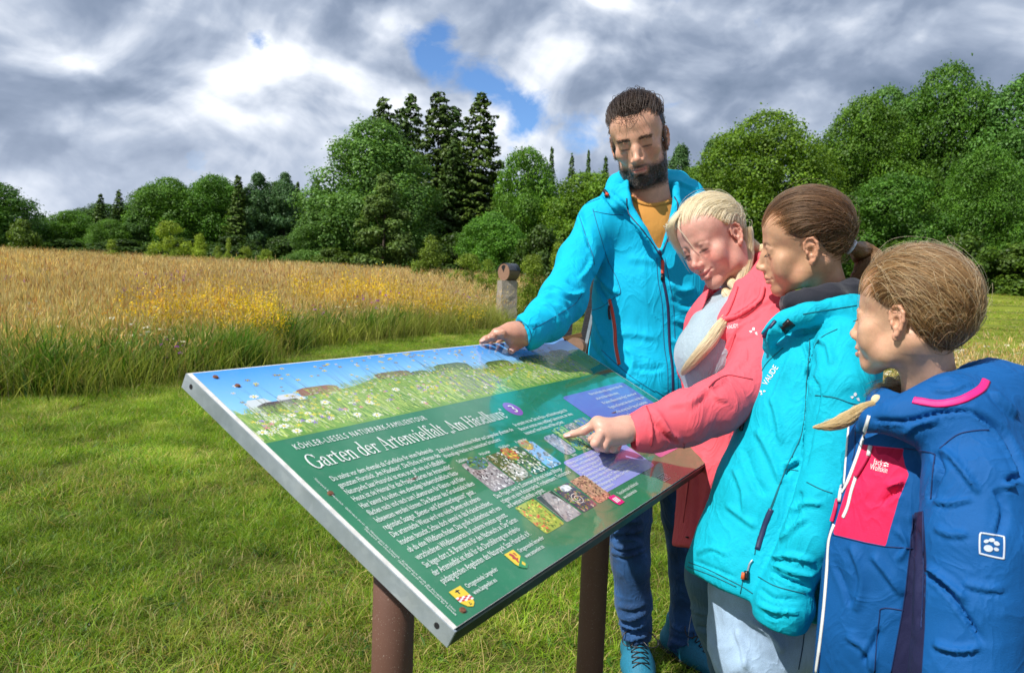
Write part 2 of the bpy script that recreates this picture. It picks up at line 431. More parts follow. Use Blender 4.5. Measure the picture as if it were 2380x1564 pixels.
def frustum_pts(dens_fn, y0, y1, step, left=-1.0, right=1.0):
    """jittered grid inside the widened camera wedge, thinned with distance"""
    out = []; y = y0
    while y < y1:
        st = step*dens_fn(y)
        xs = np.arange(-.76*y*(-left)-1.6, .76*y*right+1.6, st)
        xs = xs+rng.uniform(-.5, .5, len(xs))*st; yy = y+rng.uniform(-.5, .5, len(xs))*st
        out.append(np.stack([xs, yy, np.full(len(xs), st)], -1)); y += st*.92
    return np.concatenate(out)

def make_lawn():
    meshes = [lawn_patch(s, dry=dr) for s, dr in ((1, .07), (2, .13), (3, .24), (4, .38))]
    P = frustum_pts(lambda y: max(1., y/7.), .9, 26, .40)
    x, y = P[:, 0], P[:, 1]
    keep = ~(in_meadow(x, y) & (edge_dist(x, y) > .25)) & ~((x > 6.4+.25*(y-8)) & (y > 9.5))
    P = P[keep]; x, y = P[:, 0], P[:, 1]
    s = P[:, 2]/.40
    pn = .5+.5*np.sin(x*1.3+2*np.sin(y*.9))*np.sin(y*1.1+1.7*np.sin(x*.8))
    idx = np.clip((pn*4+rng.normal(0, .8, len(x))).astype(int), 0, 3)
    zs = np.clip(1/s, .35, 1)*rng.uniform(.75, 1.25, len(x))*1.15
    scatter('lawn_grass', meshes, np.stack([x, y, gz(x, y)], -1), s, idx, 'short mown green lawn grass with dry tips around the sign', zs=zs)
    # longer tussocks in the lawn
    t2 = [lawn_patch(20+s, size=.16, n=110, hs=(.06, .13), wide=.0045, dry=.15) for s in range(3)]
    Q = frustum_pts(lambda y: max(1., y/8.), 1.0, 15, .55)
    Q = Q[rng.random(len(Q)) < .55]; x, y = Q[:, 0], Q[:, 1]; k = ~in_meadow(x, y); x, y = x[k], y[k]
    scatter('lawn_tussocks', t2, np.stack([x, y, gz(x, y)], -1), rng.uniform(.7, 1.3, len(x)), rng.integers(0, 3, len(x)), 'slightly longer tussocks of grass standing in the mown lawn')
make_lawn()

def make_meadow():
    Y = (.80, .58, .02); 
    ms = [meadow_patch(31, n_green=150, n_gold=60, gold=STRAW), meadow_patch(32, n_green=150, n_gold=100), meadow_patch(33, n_green=130, n_gold=120, gold=STRAW),
          meadow_patch(34, n_green=230, n_gold=16, hg=(.3, .75)), meadow_patch(35, n_green=170, n_gold=4, hg=(.30, .70), wide=.013),
          meadow_patch(36, n_green=130, n_gold=40, flower=('spray', Y), nf=12), meadow_patch(37, n_green=120, n_gold=60, flower=('daisy', (.75, .72, .6)), nf=9),
          meadow_patch(38, n_green=120, n_gold=70, flower=('ball', (.42, .16, .50)), nf=8), meadow_patch(39, n_green=100, n_gold=60, flower=('ball', (.75, .45, .05)), nf=12)]
    P = frustum_pts(lambda y: max(1., y/11.), 5.5, 75, .27, right=.35)
    x, y = P[:, 0], P[:, 1]; k = in_meadow(x, y); P = P[k]; x, y = P[:, 0], P[:, 1]
    ed = edge_dist(x, y)+.35*np.sin(x*2.1)+.3*np.sin(y*2.7+x)
    n = len(x); r = rng.random(n)
    pn = np.sin(x*.9+1.5*np.sin(y*.55))*np.sin(y*.8+1.1*np.sin(x*.7))
    g = np.clip(ed/4.2, 0, 1)          # 0 green margin -> 1 golden interior
    gy = np.clip((y-8.5)/16, .12, 1)*.92; idx = np.where(r < .45*g*gy, 1, np.where(r < .85*g*gy, 2, 0))
    low = rng.random(n) > g*(.35+.75*gy)
    idx = np.where(low, np.where(rng.random(n) < .55, 3, np.where(rng.random(n) < .5, 4, 0)), idx)
    # flower drifts
    fy = (pn > .5) & (rng.random(n) < .28) & (y < 15); idx = np.where(fy, 5, idx)
    fw = (rng.random(n) < .03) & (y < 18); idx = np.where(fw, 6, idx)
    fp = (rng.random(n) < .035) & (y < 24); idx = np.where(fp, 7, idx)
    fo = (pn > .2) & (rng.random(n) < .03) & (y < 20); idx = np.where(fo, 8, idx)
    yd = ((x-at(890, 770, 15)[0])**2/3.+(y-15.2)**2/.7 < 1) & (rng.random(n) < .45); idx = np.where(yd, 5, idx)
    s = np.clip(P[:, 2]/.27, 1, 3.2)**.8*rng.uniform(.8, 1.15, n)
    zs = np.clip(1/s, .3, 1)*(.80+.25*g)*1.05*np.where(idx >= 5, 1.05, 1)
    zs = zs*rng.uniform(.85, 1.15, n)*(1+.12*pn)
    pil = ground(1176, 742); kk = ~((np.abs(x-pil[0]) < .45) & (y < pil[1]+.2) & (y > pil[1]-3.0)); x, y, s, idx, zs = x[kk], y[kk], s[kk], idx[kk], zs[kk]; n = len(x)
    scatter('meadow_grass', ms, np.stack([x, y, gz(x, y)], -1), s, idx, 'tall golden wildflower meadow with yellow, white and purple flowers', 'meadow', zs=zs)
    # lush leafy clumps on the front margin
    wd = [weed_clump(70+i) for i in range(3)]; px_, py_ = [], []
    for k in range(50):
        i = rng.integers(1, 9); f = rng.random(); p = EDGE[i]*(1-f)+EDGE[i+1]*f; px_.append(p[0]-rng.uniform(.0, .4)); py_.append(p[1]+rng.uniform(-.15, .9))
    px_, py_ = np.array(px_), np.array(py_)
    scatter('margin_weeds', wd, np.stack([px_, py_, gz(px_, py_)], -1), rng.uniform(.7, 1.35, len(px_)), rng.integers(0, 3, len(px_)), 'lush dark green leafy clumps along the front margin of the meadow', 'weeds')
    # rough grass strip on the right, behind the girls, and far right field fringe
    P = frustum_pts(lambda y: max(1., y/9.), 3.2, 10, .30, left=.0)
    P = P[(P[:, 0] > 2.4+.35*(P[:, 1]-3)) & (P[:, 0] < 9)]; x, y = P[:, 0], P[:, 1]
    k = (np.abs(y-6.0-.2*x) < 2.6); x, y, s = x[k], y[k], P[k, 2]/.3
    scatter('rough_grass', [ms[0], ms[3], ms[4], ms[6]], np.stack([x, y, gz(x, y)], -1), s, rng.integers(0, 4, len(x)), 'rough dry grass fringe between lawn and mown field on the right', zs=rng.uniform(.35, .75, len(x)))
    # stubble of the mown field
    fm = [lawn_patch(60+i, size=.8, n=900, hs=(.03, .07), wide=.010, dry=.35) for i in range(2)]
    P = frustum_pts(lambda y: max(1., y/14.), 9, 60, .8, left=.0)
    x, y = P[:, 0], P[:, 1]; k = (x > 5.6+.2*(y-8)); P = P[k]; x, y = P[:, 0], P[:, 1]
    scatter('field_grass', fm, np.stack([x, y, gz(x, y)], -1), P[:, 2]/.8*1.1, rng.integers(0, 2, len(x)), 'mown yellowish green hay field stretching to the forest edge', zs=np.clip(.8/P[:, 2], .3, 1))
make_meadow()
# ================================================================== TREES AND BUSHES
def tree_leaf_mat(name, transl=.3):
    def b(t):
        c = t.attr('col', 'Color')
        oc = t.n('ShaderNodeObjectInfo').outputs['Color']
        c = t.mix(1., c, oc, 'MULTIPLY')
        tc = t.n('ShaderNodeTexCoord').outputs['Object']
        k = t.mapr(t.noise(tc, .45, 3), .3, .7, .78, 1.25)
        s = t.n('ShaderNodeVectorMath', {'operation': 'SCALE'}, _0=c); t.set(s, 'Scale', k)
        return foliage_shader(t, s.outputs[0], transl, .5, .3)
    return mat(name, b)
M_LEAF = tree_leaf_mat('broadleaf_foliage', .32); M_NEEDLE = tree_leaf_mat('needle_foliage', .12)
M_BARK = simple_mat('tree_bark', (.085, .065, .048), .9, noise_amt=.4, noise_scale=3., bump=.6, bump_scale=20.)

def cards(ctr, nrm, sz, rg, col, asp=1.5, twist=.9):
    n = len(ctr); nr = nrm+rg.normal(0, twist, (n, 3))*.6; nr /= np.linalg.norm(nr, axis=1)[:, None]+1e-9
    a = np.cross(nr, rg.normal(0, 1, (n, 3))); a /= np.linalg.norm(a, axis=1)[:, None]+1e-9; b = np.cross(nr, a)
    s = (sz if np.ndim(sz) else np.full(n, sz))[:, None]*rg.uniform(.6, 1.3, (n, 1))
    bend = nr*s*.25
    V = np.stack([ctr-a*s*asp*.5, ctr+b*s*.5+bend, ctr+a*s*asp*.5, ctr-b*s*.5+bend], 1).reshape(-1, 3)
    k = np.arange(n)*4
    F = np.concatenate([np.stack([k, k+1, k+3], -1), np.stack([k+1, k+2, k+3], -1)])
    return V, F, np.repeat(col, 4, 0)

def broad_crown(seed, H=16., W=12., base=.08, lobes=70, n=17000, size=.26, shape='round', tone=(.055, .115, .016), tone2=(.115, .19, .022), lr=(.09, .17), up=.0):
    rg = np.random.default_rng(seed)
    L = []; zc0 = base*H
    while len(L) < lobes:
        f = rg.random(); z = f
        if shape == 'round': prof = math.sqrt(max(0, 1-(2*z-.80)**2/1.52))
        elif shape == 'cone': prof = (1-z)**.75*(.55+.45*min(1, z/.12))+.06
        elif shape == 'dome': prof = math.sqrt(max(0, 1-z**2.2))
        elif shape == 'column': prof = min(1, (z/.15+.35))*(1-z**3)
        rr = math.sqrt(rg.uniform(.08, 1.))*prof; a = rg.uniform(0, 2*math.pi)
        r = W*rg.uniform(*lr)*(.6+.4*prof)
        R = max(0, W/2*rr-r*.5)
        L.append((R*math.cos(a), R*math.sin(a), zc0+z*(H-zc0-r*.4), r, rg.uniform(.8, 1.2)))
    L = np.array(L)
    w = L[:, 3]**2; idx = rg.choice(len(L), int(n*1.7), p=w/w.sum())
    u = rg.normal(0, 1, (len(idx), 3)); u[:, 2] = u[:, 2]*.9+.25; u /= np.linalg.norm(u, axis=1)[:, None]
    lump = 1+.26*np.sin(u[:, 0]*6+idx)*np.sin(u[:, 1]*5+2*idx)+.22*np.sin(u[:, 2]*9+idx*3)*np.sin(u[:, 0]*11+idx*5)+.12*np.sin(u[:, 1]*19+idx)
    rad = L[idx, 3]*lump*(1-np.abs(rg.normal(0, .16, len(idx))))+rg.exponential(.16, len(idx))*W*.07
    P = L[idx, :3]+u*rad[:, None]*np.array([1, 1, .82])
    # drop what is buried in other lobes
    keep = np.ones(len(P), bool)
    for j in range(len(L)):
        d = np.linalg.norm((P-L[j, :3])/np.array([1, 1, .82]), axis=1)
        keep &= (d > L[j, 3]*.74) | (idx == j)
    P, u, idx = P[keep][:n], u[keep][:n], idx[keep][:n]
    g = rg.random((len(P), 1)); hgt = np.clip(u[:, 2:3]*.5+.5, 0, 1)
    col = (np.array(tone)*(1-g)+np.array(tone2)*g)*L[idx, 4:5]*rg.uniform(.8, 1.25, (len(P), 1))
    nr = u.copy(); nr[:, 2] += .35+up
    V, F, C = cards(P, nr, size, rg, col)
    return mesh_from('crown', V, F, [M_LEAF], colors=C), L

def spruce_crown(seed, H=20., W=6.5, n_per=1., expo=.55, tone=(.032, .075, .012), tone2=(.10, .165, .024), base=.06, size=.33):
    rg = np.random.default_rng(seed); ctr, nrm, col, ax = [], [], [], []
    z = base*H
    while z < H*.985:
        f = z/H; Lb = W/2*((1-f)**expo)*(.75+.25*min(1, f/.15))+.10
        nb = int(7+6*(1-f)); a0 = rg.uniform(0, 6.28)
        for k in range(nb):
            if rg.random() < .1: continue
            a = a0+2*math.pi*k/nb+rg.normal(0, .15); L = Lb*rg.uniform(.68, 1.18); dz = rg.normal(0, .15)
            m_ = max(4, int(L/size*3.2*n_per)); t = np.sqrt(rg.uniform(.04, 1, m_))
            droop = -L*.34*t+L*.20*t**3+.1*L*(f > .8)
            side = rg.normal(0, 1, m_)*(.10+.20*L*(1-t)*.5+.1*L*t*(1-t)*2)
            x = np.cos(a)*t*L-np.sin(a)*side; y = np.sin(a)*t*L+np.cos(a)*side
            zz = z+dz+droop-np.abs(rg.normal(0, .13, m_))-np.abs(side)*.25
            ctr.append(np.stack([x, y, zz], -1)); nr = np.stack([np.cos(a)*np.full(m_, .45), np.sin(a)*np.full(m_, .45), np.full(m_, .8)], -1); nrm.append(nr)
            g = (t*rg.uniform(.3, 1, m_))[:, None]; col.append((np.array(tone)*(1-g)+np.array(tone2)*g)*rg.uniform(.75, 1.25, (m_, 1)))
        z += H*.022*rg.uniform(.8, 1.25)*(1.15-.35*f)
    ctr, nrm, col = map(np.concatenate, (ctr, nrm, col))
    V, F, C = cards(ctr, nrm, size, rg, col, asp=1.9, twist=.7)
    # leader
    return mesh_from('crown', V, F, [M_NEEDLE], colors=C)

def trunk_mesh(seed, H, r, limbs=None, lean=.0, top=.9):
    rg = np.random.default_rng(seed); b = MB()
    pts = [(lean*H*f**2+.1*math.sin(5*f+seed), .08*math.cos(4*f), H*f) for f in np.linspace(-.03, top, 9)]
    b.tube(pts, [r*(1.25 if f == 0 else 1)*(1-.9*f) for f in np.linspace(0, 1, 9)], 8)
    if limbs is not None:
        for L in limbs[::max(1, len(limbs)//12)]:
            f = max(.12, min(.8, (L[2]*.75)/H)); p0 = np.array([lean*H*f**2, 0, H*f]); p1 = L[:3]
            mid = (p0+p1)/2+np.array([0, 0, -.03*H])
            b.tube([p0, mid, p1], [r*.38*(1-f*.6), r*.22, r*.06], 5, False)
    return b.mesh('trunk', [M_BARK], smooth=True)

PROTO = {}
def proto(kind, variant=0):
    key = (kind, variant)
    if key in PROTO: return PROTO[key]
    s = 100+13*variant+hash(kind) % 7 if False else 100+13*variant+sum(map(ord, kind))
    if kind == 'spruce': H, Wd = 20, 8.6; c = spruce_crown(s, H, Wd, n_per=1.25, size=.27, expo=.58); t = trunk_mesh(s, H, .22, None, 0, .97)
    elif kind == 'fir': H, Wd = 14, 5.4; c = spruce_crown(s, H, Wd, n_per=.9, size=.27, expo=.78); t = trunk_mesh(s, H, .15, None, 0, .97)
    elif kind == 'willow': H, Wd = 15, 12; c, L = broad_crown(s, H, Wd, .02, 150, 60000, .165, 'dome', (.075, .175, .034), (.17, .31, .06), lr=(.07, .13), up=.2); t = trunk_mesh(s, H, .3, L)
    elif kind == 'cone': H, Wd = 9, 6; c, L = broad_crown(s, H, Wd, .01, 80, 17000, .15, 'cone', (.085, .15, .030), (.17, .25, .05), lr=(.06, .11), up=.3); t = trunk_mesh(s, H, .14, L)
    elif kind == 'oak': H, Wd = 14, 13; c, L = broad_crown(s, H, Wd, .03, 260, 80000, .145, 'dome', (.055, .135, .012), (.145, .26, .022), lr=(.06, .12)); t = trunk_mesh(s, H, .35, L)
    elif kind == 'aspen': H, Wd = 14, 8; c, L = broad_crown(s, H, Wd, .05, 130, 40000, .175, 'column', (.06, .13, .038), (.14, .24, .065), lr=(.08, .15)); t = trunk_mesh(s, H, .2, L)
    elif kind == 'round': H, Wd = 12, 10; c, L = broad_crown(s, H, Wd, .03, 170, 48000, .165, 'round', (.06, .15, .018), (.15, .27, .03), lr=(.08, .15)); t = trunk_mesh(s, H, .24, L)
    elif kind == 'bush': H, Wd = 3, 2.6; c, L = broad_crown(s, H, Wd, .0, 45, 9000, .055, 'cone' if variant % 2 else 'dome', (.13, .20, .018), (.27, .36, .035), lr=(.06, .16), up=.2); t = trunk_mesh(s, H, .04, L)
    elif kind == 'shrub': H, Wd = 4, 5; c, L = broad_crown(s, H, Wd, .0, 60, 12000, .16, 'dome', (.05, .10, .014), (.12, .19, .025), lr=(.08, .16)); t = trunk_mesh(s, H, .07, L)
    co = np.empty(len(c.vertices)*3, np.float32); c.vertices.foreach_get('co', co); co = co.reshape(-1, 3)
    Wd = (np.percentile(co[:, 0], 99.3)-np.percentile(co[:, 0], .7)+np.percentile(co[:, 1], 99.3)-np.percentile(co[:, 1], .7))/2
    H = co[:, 2].max()*.985
    PROTO[key] = (H, Wd, c, t); return PROTO[key]

TREE_NO = [0]
def tree(kind, variant, xl, xr, ytop, D, label, tint=(1, 1, 1), grp=None, name=None, base_off=0.):
    """xl, xr, ytop: measured outline in the picture; D: distance in m"""
    H, Wd, c, t = proto(kind, variant)
    ctr = at((xl+xr)/2, ytop, D); w = abs(at(xr, ytop, D)[0]-at(xl, ytop, D)[0])
    x, y = ctr[0], D; z0 = float(gz(x, y))-.05-base_off; h = ctr[2]-z0
    nm = name or {'spruce': 'spruce_tree', 'fir': 'fir_tree', 'willow': 'willow_tree', 'cone': 'young_willow', 'oak': 'oak_tree', 'aspen': 'aspen_tree', 'round': 'broadleaf_tree', 'bush': 'bush', 'shrub': 'shrub'}[kind]
    r = empty(nm, (x, y, z0), label, 'bush' if kind in ('bush', 'shrub') else 'tree', grp)
    TREE_NO[0] += 1
    rz = (TREE_NO[0]*2.399) % 6.283
    for pn, me in (('crown', c), ('trunk', t)):
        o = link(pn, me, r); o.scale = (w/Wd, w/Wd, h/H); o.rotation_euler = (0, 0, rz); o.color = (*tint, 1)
    return r
T = tree
G1 = 'trees along the far left edge of the meadow'; G2 = 'trees in the tall clump behind the meadow'; G3 = 'trees of the wood behind the people'; G4 = 'small bright saplings along the meadow edge'
# far left
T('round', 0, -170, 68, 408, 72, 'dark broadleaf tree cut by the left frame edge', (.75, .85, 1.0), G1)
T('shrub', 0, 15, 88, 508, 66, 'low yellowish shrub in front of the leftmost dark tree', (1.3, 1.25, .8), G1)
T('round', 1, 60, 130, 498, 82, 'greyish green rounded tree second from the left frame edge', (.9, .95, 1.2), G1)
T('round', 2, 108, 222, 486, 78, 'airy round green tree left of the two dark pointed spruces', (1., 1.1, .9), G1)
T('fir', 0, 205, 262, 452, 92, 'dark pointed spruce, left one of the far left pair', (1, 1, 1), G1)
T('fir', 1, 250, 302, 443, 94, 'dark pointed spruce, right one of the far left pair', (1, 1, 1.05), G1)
T('fir', 2, 296, 352, 440, 95, 'dark pointed spruce just left of the broad round tree', (1.1, 1.1, 1), G1)
T('round', 0, 205, 305, 508, 76, 'mid green tree below the pair of pointed spruces', (.95, 1, .9), G1)
T('aspen', 0, 280, 370, 470, 78, 'slim mid green tree between spruces and broad round tree', (.9, 1, .75), G1)
T('round', 1, 310, 480, 408, 80, 'broad round tree, left half of the widest crown on the left', (.9, 1, .85), G1)
T('round', 2, 420, 575, 400, 82, 'broad round tree, right half of the widest crown on the left', (.85, 1, .85), G1)
T('fir', 0, 515, 592, 410, 78, 'solitary dark spruce between broad tree and grey aspens', (1.15, 1.1, 1), G1)
T('aspen', 1, 545, 655, 400, 80, 'grey green aspen left of its twin near the big willow', (.85, .95, 1.15), G1)
T('aspen', 2, 610, 715, 402, 81, 'grey green aspen right of its twin near the big willow', (.8, .92, 1.15), G1)
T('fir', 2, 672, 712, 425, 92, 'small dark spruce tip behind the grey aspens', (1, 1, 1), G1)
T('spruce', 0, 700, 770, 418, 90, 'dark conifer behind the left flank of the big willow', (.9, .95, 1), G1)
# big clump
T('willow', 1, 668, 800, 482, 66, 'lower left bulge of willow beside the big willow', (1, 1.0, .95), G2)
T('willow', 0, 712, 1030, 270, 70, 'big rounded grey green willow, widest tree of the tall clump', (1., 1.02, 1.0), G2)
T('cone', 0, 820, 972, 402, 60, 'pale pointed young willow in front of the big willow', (.98, 1, 1.05), G2)
T('spruce', 0, 825, 960, 232, 82, 'tall dark spruce, leftmost of the tall spruce row', (1, 1, 1), G2)
T('spruce', 1, 885, 1025, 224, 84, 'tall dark spruce, second in the tall spruce row', (.95, 1, 1), G2)
T('spruce', 0, 940, 1105, 219, 80, 'tall dark spruce, third in the tall spruce row', (1.05, 1, .9), G2)
T('spruce', 1, 1035, 1205, 220, 78, 'tall dark spruce standing at the right end of the spruce row', (1.15, 1.08, .85), G2)
T('spruce', 0, 868, 990, 258, 87, 'spruce standing behind between the first two tall spruces', (.8, .9, .9), G2)
T('spruce', 1, 985, 1130, 252, 88, 'spruce standing behind between the last two tall spruces', (.8, .9, .9), G2)
T('spruce', 1, 1000, 1110, 330, 76, 'shorter spruce filling between third and last tall spruce', (.85, .9, .9), G2)
T('round', 0, 1150, 1310, 338, 72, 'upright mid green tree right of the tall spruces', (1.05, 1.15, .9), G2)
T('round', 1, 1070, 1225, 488, 56, 'low spreading tree in front of the last tall spruce', (1.0, 1.2, 1.05), G2)
T('shrub', 1, 1190, 1330, 520, 52, 'dark shrub mass behind the stone pillar', (.7, .8, .7), G2)
T('fir', 0, 1262, 1305, 345, 100, 'small pointed spruce, first of the distant tips left of the man', (.9, 1, 1.1), G2)
T('fir', 1, 1308, 1352, 360, 102, 'small pointed spruce, second of the distant tips left of the man', (.9, 1, 1.1), G2)
T('fir', 2, 1352, 1385, 352, 104, 'small pointed spruce, third of the distant tips left of the man', (.9, 1, 1.1), G2)
T('fir', 0, 1385, 1432, 366, 103, 'small pointed spruce directly left of the bearded head', (.9, 1, 1.1), G2)
T('round', 2, 1275, 1475, 392, 68, 'yellowish green tree behind the right shoulder of the man', (1.25, 1.15, .8), G2)
T('shrub', 0, 720, 830, 575, 60, 'low shrub at the foot of the big willow', (1, 1, .9), G2)
# right wood
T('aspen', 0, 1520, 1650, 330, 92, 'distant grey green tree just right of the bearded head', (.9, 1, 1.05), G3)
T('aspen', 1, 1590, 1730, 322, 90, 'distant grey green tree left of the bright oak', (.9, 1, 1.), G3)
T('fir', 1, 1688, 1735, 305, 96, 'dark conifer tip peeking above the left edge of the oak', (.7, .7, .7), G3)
T('round', 1, 1530, 1720, 380, 70, 'mid green tree between man and the bright oak', (1.15, 1.1, .85), G3)
T('oak', 0, 1600, 1990, 246, 50, 'bright green oak rising behind the blonde woman', (1.18, 1.08, .9), G3)
T('oak', 1, 1860, 2170, 215, 54, 'green tree between the bright oak and the highest crown', (.9, .95, .85), G3)
T('willow', 2, 1950, 2200, 195, 58, 'soft grey green tree leaning towards the highest crown', (.85, .9, .85), G3)
T('oak', 0, 2060, 2375, 132, 56, 'highest crown of the wood above the girls', (.78, .9, 1.0), G3)
T('willow', 1, 2230, 2560, 158, 52, 'large tree cut by the right frame edge', (.8, .92, .85), G3)
T('oak', 1, 2180, 2420, 330, 46, 'lower green crown at the right side of the wood', (.8, .95, 1.), G3)
T('round', 0, 1960, 2200, 400, 46, 'lower dark crown above the girl with the ponytail', (.7, .85, .8), G3)
T('shrub', 0, 2000, 2170, 560, 42, 'shaded undergrowth shrub behind the ponytail', (.9, .95, .8), G3)
T('shrub', 1, 2150, 2330, 540, 41, 'undergrowth shrub behind the head of the smallest girl', (.85, .95, .75), G3)
T('shrub', 0, 2290, 2450, 565, 40, 'undergrowth shrub at the right frame edge above the field', (.95, 1.0, .8), G3)
T('round', 2, 1800, 2010, 440, 46, 'dark lower crown between woman and ponytail girl', (.75, .85, .7), G3)
T('shrub', 1, 1500, 1660, 560, 42, 'undergrowth behind the shoulder of the blonde woman', (.85, .9, .7), G3)
# understorey that closes the foot of the left wood
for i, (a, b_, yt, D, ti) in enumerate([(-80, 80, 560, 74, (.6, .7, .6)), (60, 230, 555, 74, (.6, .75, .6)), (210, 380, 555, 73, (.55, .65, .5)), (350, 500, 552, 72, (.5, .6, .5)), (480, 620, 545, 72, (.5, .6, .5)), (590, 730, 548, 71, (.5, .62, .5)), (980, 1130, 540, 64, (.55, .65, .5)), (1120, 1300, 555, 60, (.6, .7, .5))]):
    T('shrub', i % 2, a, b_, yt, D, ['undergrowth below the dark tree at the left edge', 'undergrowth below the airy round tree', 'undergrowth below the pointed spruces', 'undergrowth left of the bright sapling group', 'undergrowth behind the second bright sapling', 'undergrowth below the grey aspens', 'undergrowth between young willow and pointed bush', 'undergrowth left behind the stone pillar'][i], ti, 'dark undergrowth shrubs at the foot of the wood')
# bright saplings along the far meadow edge
for i, (a, b_, yt, tx) in enumerate([(357, 440, 513, 'largest bright yellow green sapling before the broad tree'), (438, 492, 540, 'second bright sapling, right of the largest one'), (492, 520, 570, 'tiny sapling between second sapling and the spruce'), (515, 548, 552, 'narrow sapling at the foot of the solitary spruce'), (548, 590, 572, 'low bright bush just right of the narrow sapling'), (585, 650, 578, 'low bright bush below the grey aspens'), (330, 372, 572, 'low bush left of the largest bright sapling'), (230, 290, 556, 'low yellowish bush below the pointed spruces')]):
    T('bush', i % 4, a, b_, yt, 56, tx, (1.5, 1.45, 1.2) if i < 2 else (1.1, 1.1, 1.), G4)
G5 = 'light green bushes round the stone pillar'
T('bush', 1, 950, 1052, 543, 33, 'pointed light green bush left of the stone pillar', (.8, .85, .9), G5)
for i, (a, b_, yt, D, tx) in enumerate([(1040, 1130, 588, 26, 'light bush between pointed bush and stone pillar'), (1095, 1175, 600, 22, 'light bush directly left of the stone pillar'), (1195, 1285, 590, 20, 'leafy bush directly right of the stone pillar'), (1250, 1350, 560, 21, 'leafy bush between stone pillar and turquoise sleeve'), (1330, 1440, 575, 22, 'leafy bush behind the turquoise sleeve'), (1150, 1215, 612, 24, 'small bush right behind the stone pillar')]):
    T('bush', [0, 2, 0, 3, 2, 0][i], a, b_, yt, D, tx, (.95, .98, .85), G5)

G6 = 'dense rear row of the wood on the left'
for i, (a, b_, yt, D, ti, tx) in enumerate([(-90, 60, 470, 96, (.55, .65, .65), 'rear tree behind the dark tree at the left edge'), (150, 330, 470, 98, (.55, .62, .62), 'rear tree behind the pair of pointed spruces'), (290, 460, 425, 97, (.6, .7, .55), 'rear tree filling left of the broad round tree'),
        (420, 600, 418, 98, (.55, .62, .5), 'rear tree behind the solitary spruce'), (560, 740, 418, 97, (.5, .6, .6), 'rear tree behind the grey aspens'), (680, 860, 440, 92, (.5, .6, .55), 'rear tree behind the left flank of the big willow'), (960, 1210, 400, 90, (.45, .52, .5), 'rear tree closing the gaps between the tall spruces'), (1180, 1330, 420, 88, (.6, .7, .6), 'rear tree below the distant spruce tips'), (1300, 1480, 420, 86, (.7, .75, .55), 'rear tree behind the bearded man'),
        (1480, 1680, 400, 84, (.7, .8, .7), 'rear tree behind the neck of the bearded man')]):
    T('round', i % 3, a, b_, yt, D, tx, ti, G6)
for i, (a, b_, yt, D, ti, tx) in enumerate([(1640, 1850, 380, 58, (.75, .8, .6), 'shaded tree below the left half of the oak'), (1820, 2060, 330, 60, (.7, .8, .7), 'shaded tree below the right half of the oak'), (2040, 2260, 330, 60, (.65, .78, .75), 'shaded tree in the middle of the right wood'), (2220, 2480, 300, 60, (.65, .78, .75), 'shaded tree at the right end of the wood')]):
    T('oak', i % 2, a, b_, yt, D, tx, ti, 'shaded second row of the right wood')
# ================================================================== INFORMATION BOARD
# corners measured in the picture, rectangle 1.2 m x 0.567 m, tilted 26 degrees
def gloss_print(name, col=None, rough=.10, spec=.5, mottled=.05):
    def b(t):
        c = t.attr('col', 'Color') if col is None else None
        tc = t.n('ShaderNodeTexCoord').outputs['Object']
        if col is not None:
            k = t.mapr(t.noise(tc, 9., 5), .3, .7, 1-mottled, 1+mottled)
            v = t.n('ShaderNodeVectorMath', {'operation': 'SCALE'}, _0=tuple(col)); t.set(v, 'Scale', k); c = v.outputs[0]
        dust = t.mapr(t.noise(tc, 45., 6, .7), .52, .8, 0., .10)
        c = t.mix(dust, c, (.45, .47, .42))
        r = t.mapr(t.noise(tc, 14., 6, .7), .35, .7, rough*.7, rough*1.8)
        bp = t.n('ShaderNodeBump', Strength=.05, Distance=.002, Height=t.noise(tc, 6., 2))
        return t.n('ShaderNodeBsdfPrincipled', Base__Color=c, Roughness=r, Specular__IOR__Level=spec, IOR=1.5, Coat__Weight=.7, Coat__Roughness=.02, Normal=bp)
    return mat(name, b)
_c = np.array([1190., 782.])
def _wr(p): return ray(p[0], p[1])
bTL, bTR, bBL = (447, 868), (1303, 783), (1062, 1455)
_e1 = RW @ np.array([0.52599828, 0.04599246, -0.84924113]); _e1[2] = 0; _e1 = unit(_e1)
_e2 = RW @ np.array([-0.74608687, 0.50428811, -0.43479637]); _e2 = -_e2; _e2 = unit(_e2-_e1*np.dot(_e1, _e2))   # towards the reader edge
BN = unit(np.cross(_e2, _e1)); BN = BN if BN[2] > 0 else -BN
BO = CAM+_wr(bTL)*(1.083/_wr(bTL)[1])
BW, BH = 1.2, .5666
def b_uv(px, py):
    r = _wr((px, py)); s = np.dot(BO-CAM, BN)/np.dot(r, BN); q = CAM+r*s-BO
    return np.dot(q, _e1), np.dot(q, _e2)
def b_pt(u, v, h=0.): return BO+_e1*u+_e2*v+BN*h
MB_W = np.eye(4); MB_W[:3, 0] = _e1; MB_W[:3, 1] = -_e2; MB_W[:3, 2] = BN; MB_W[:3, 3] = BO     # local x right, y up the slope

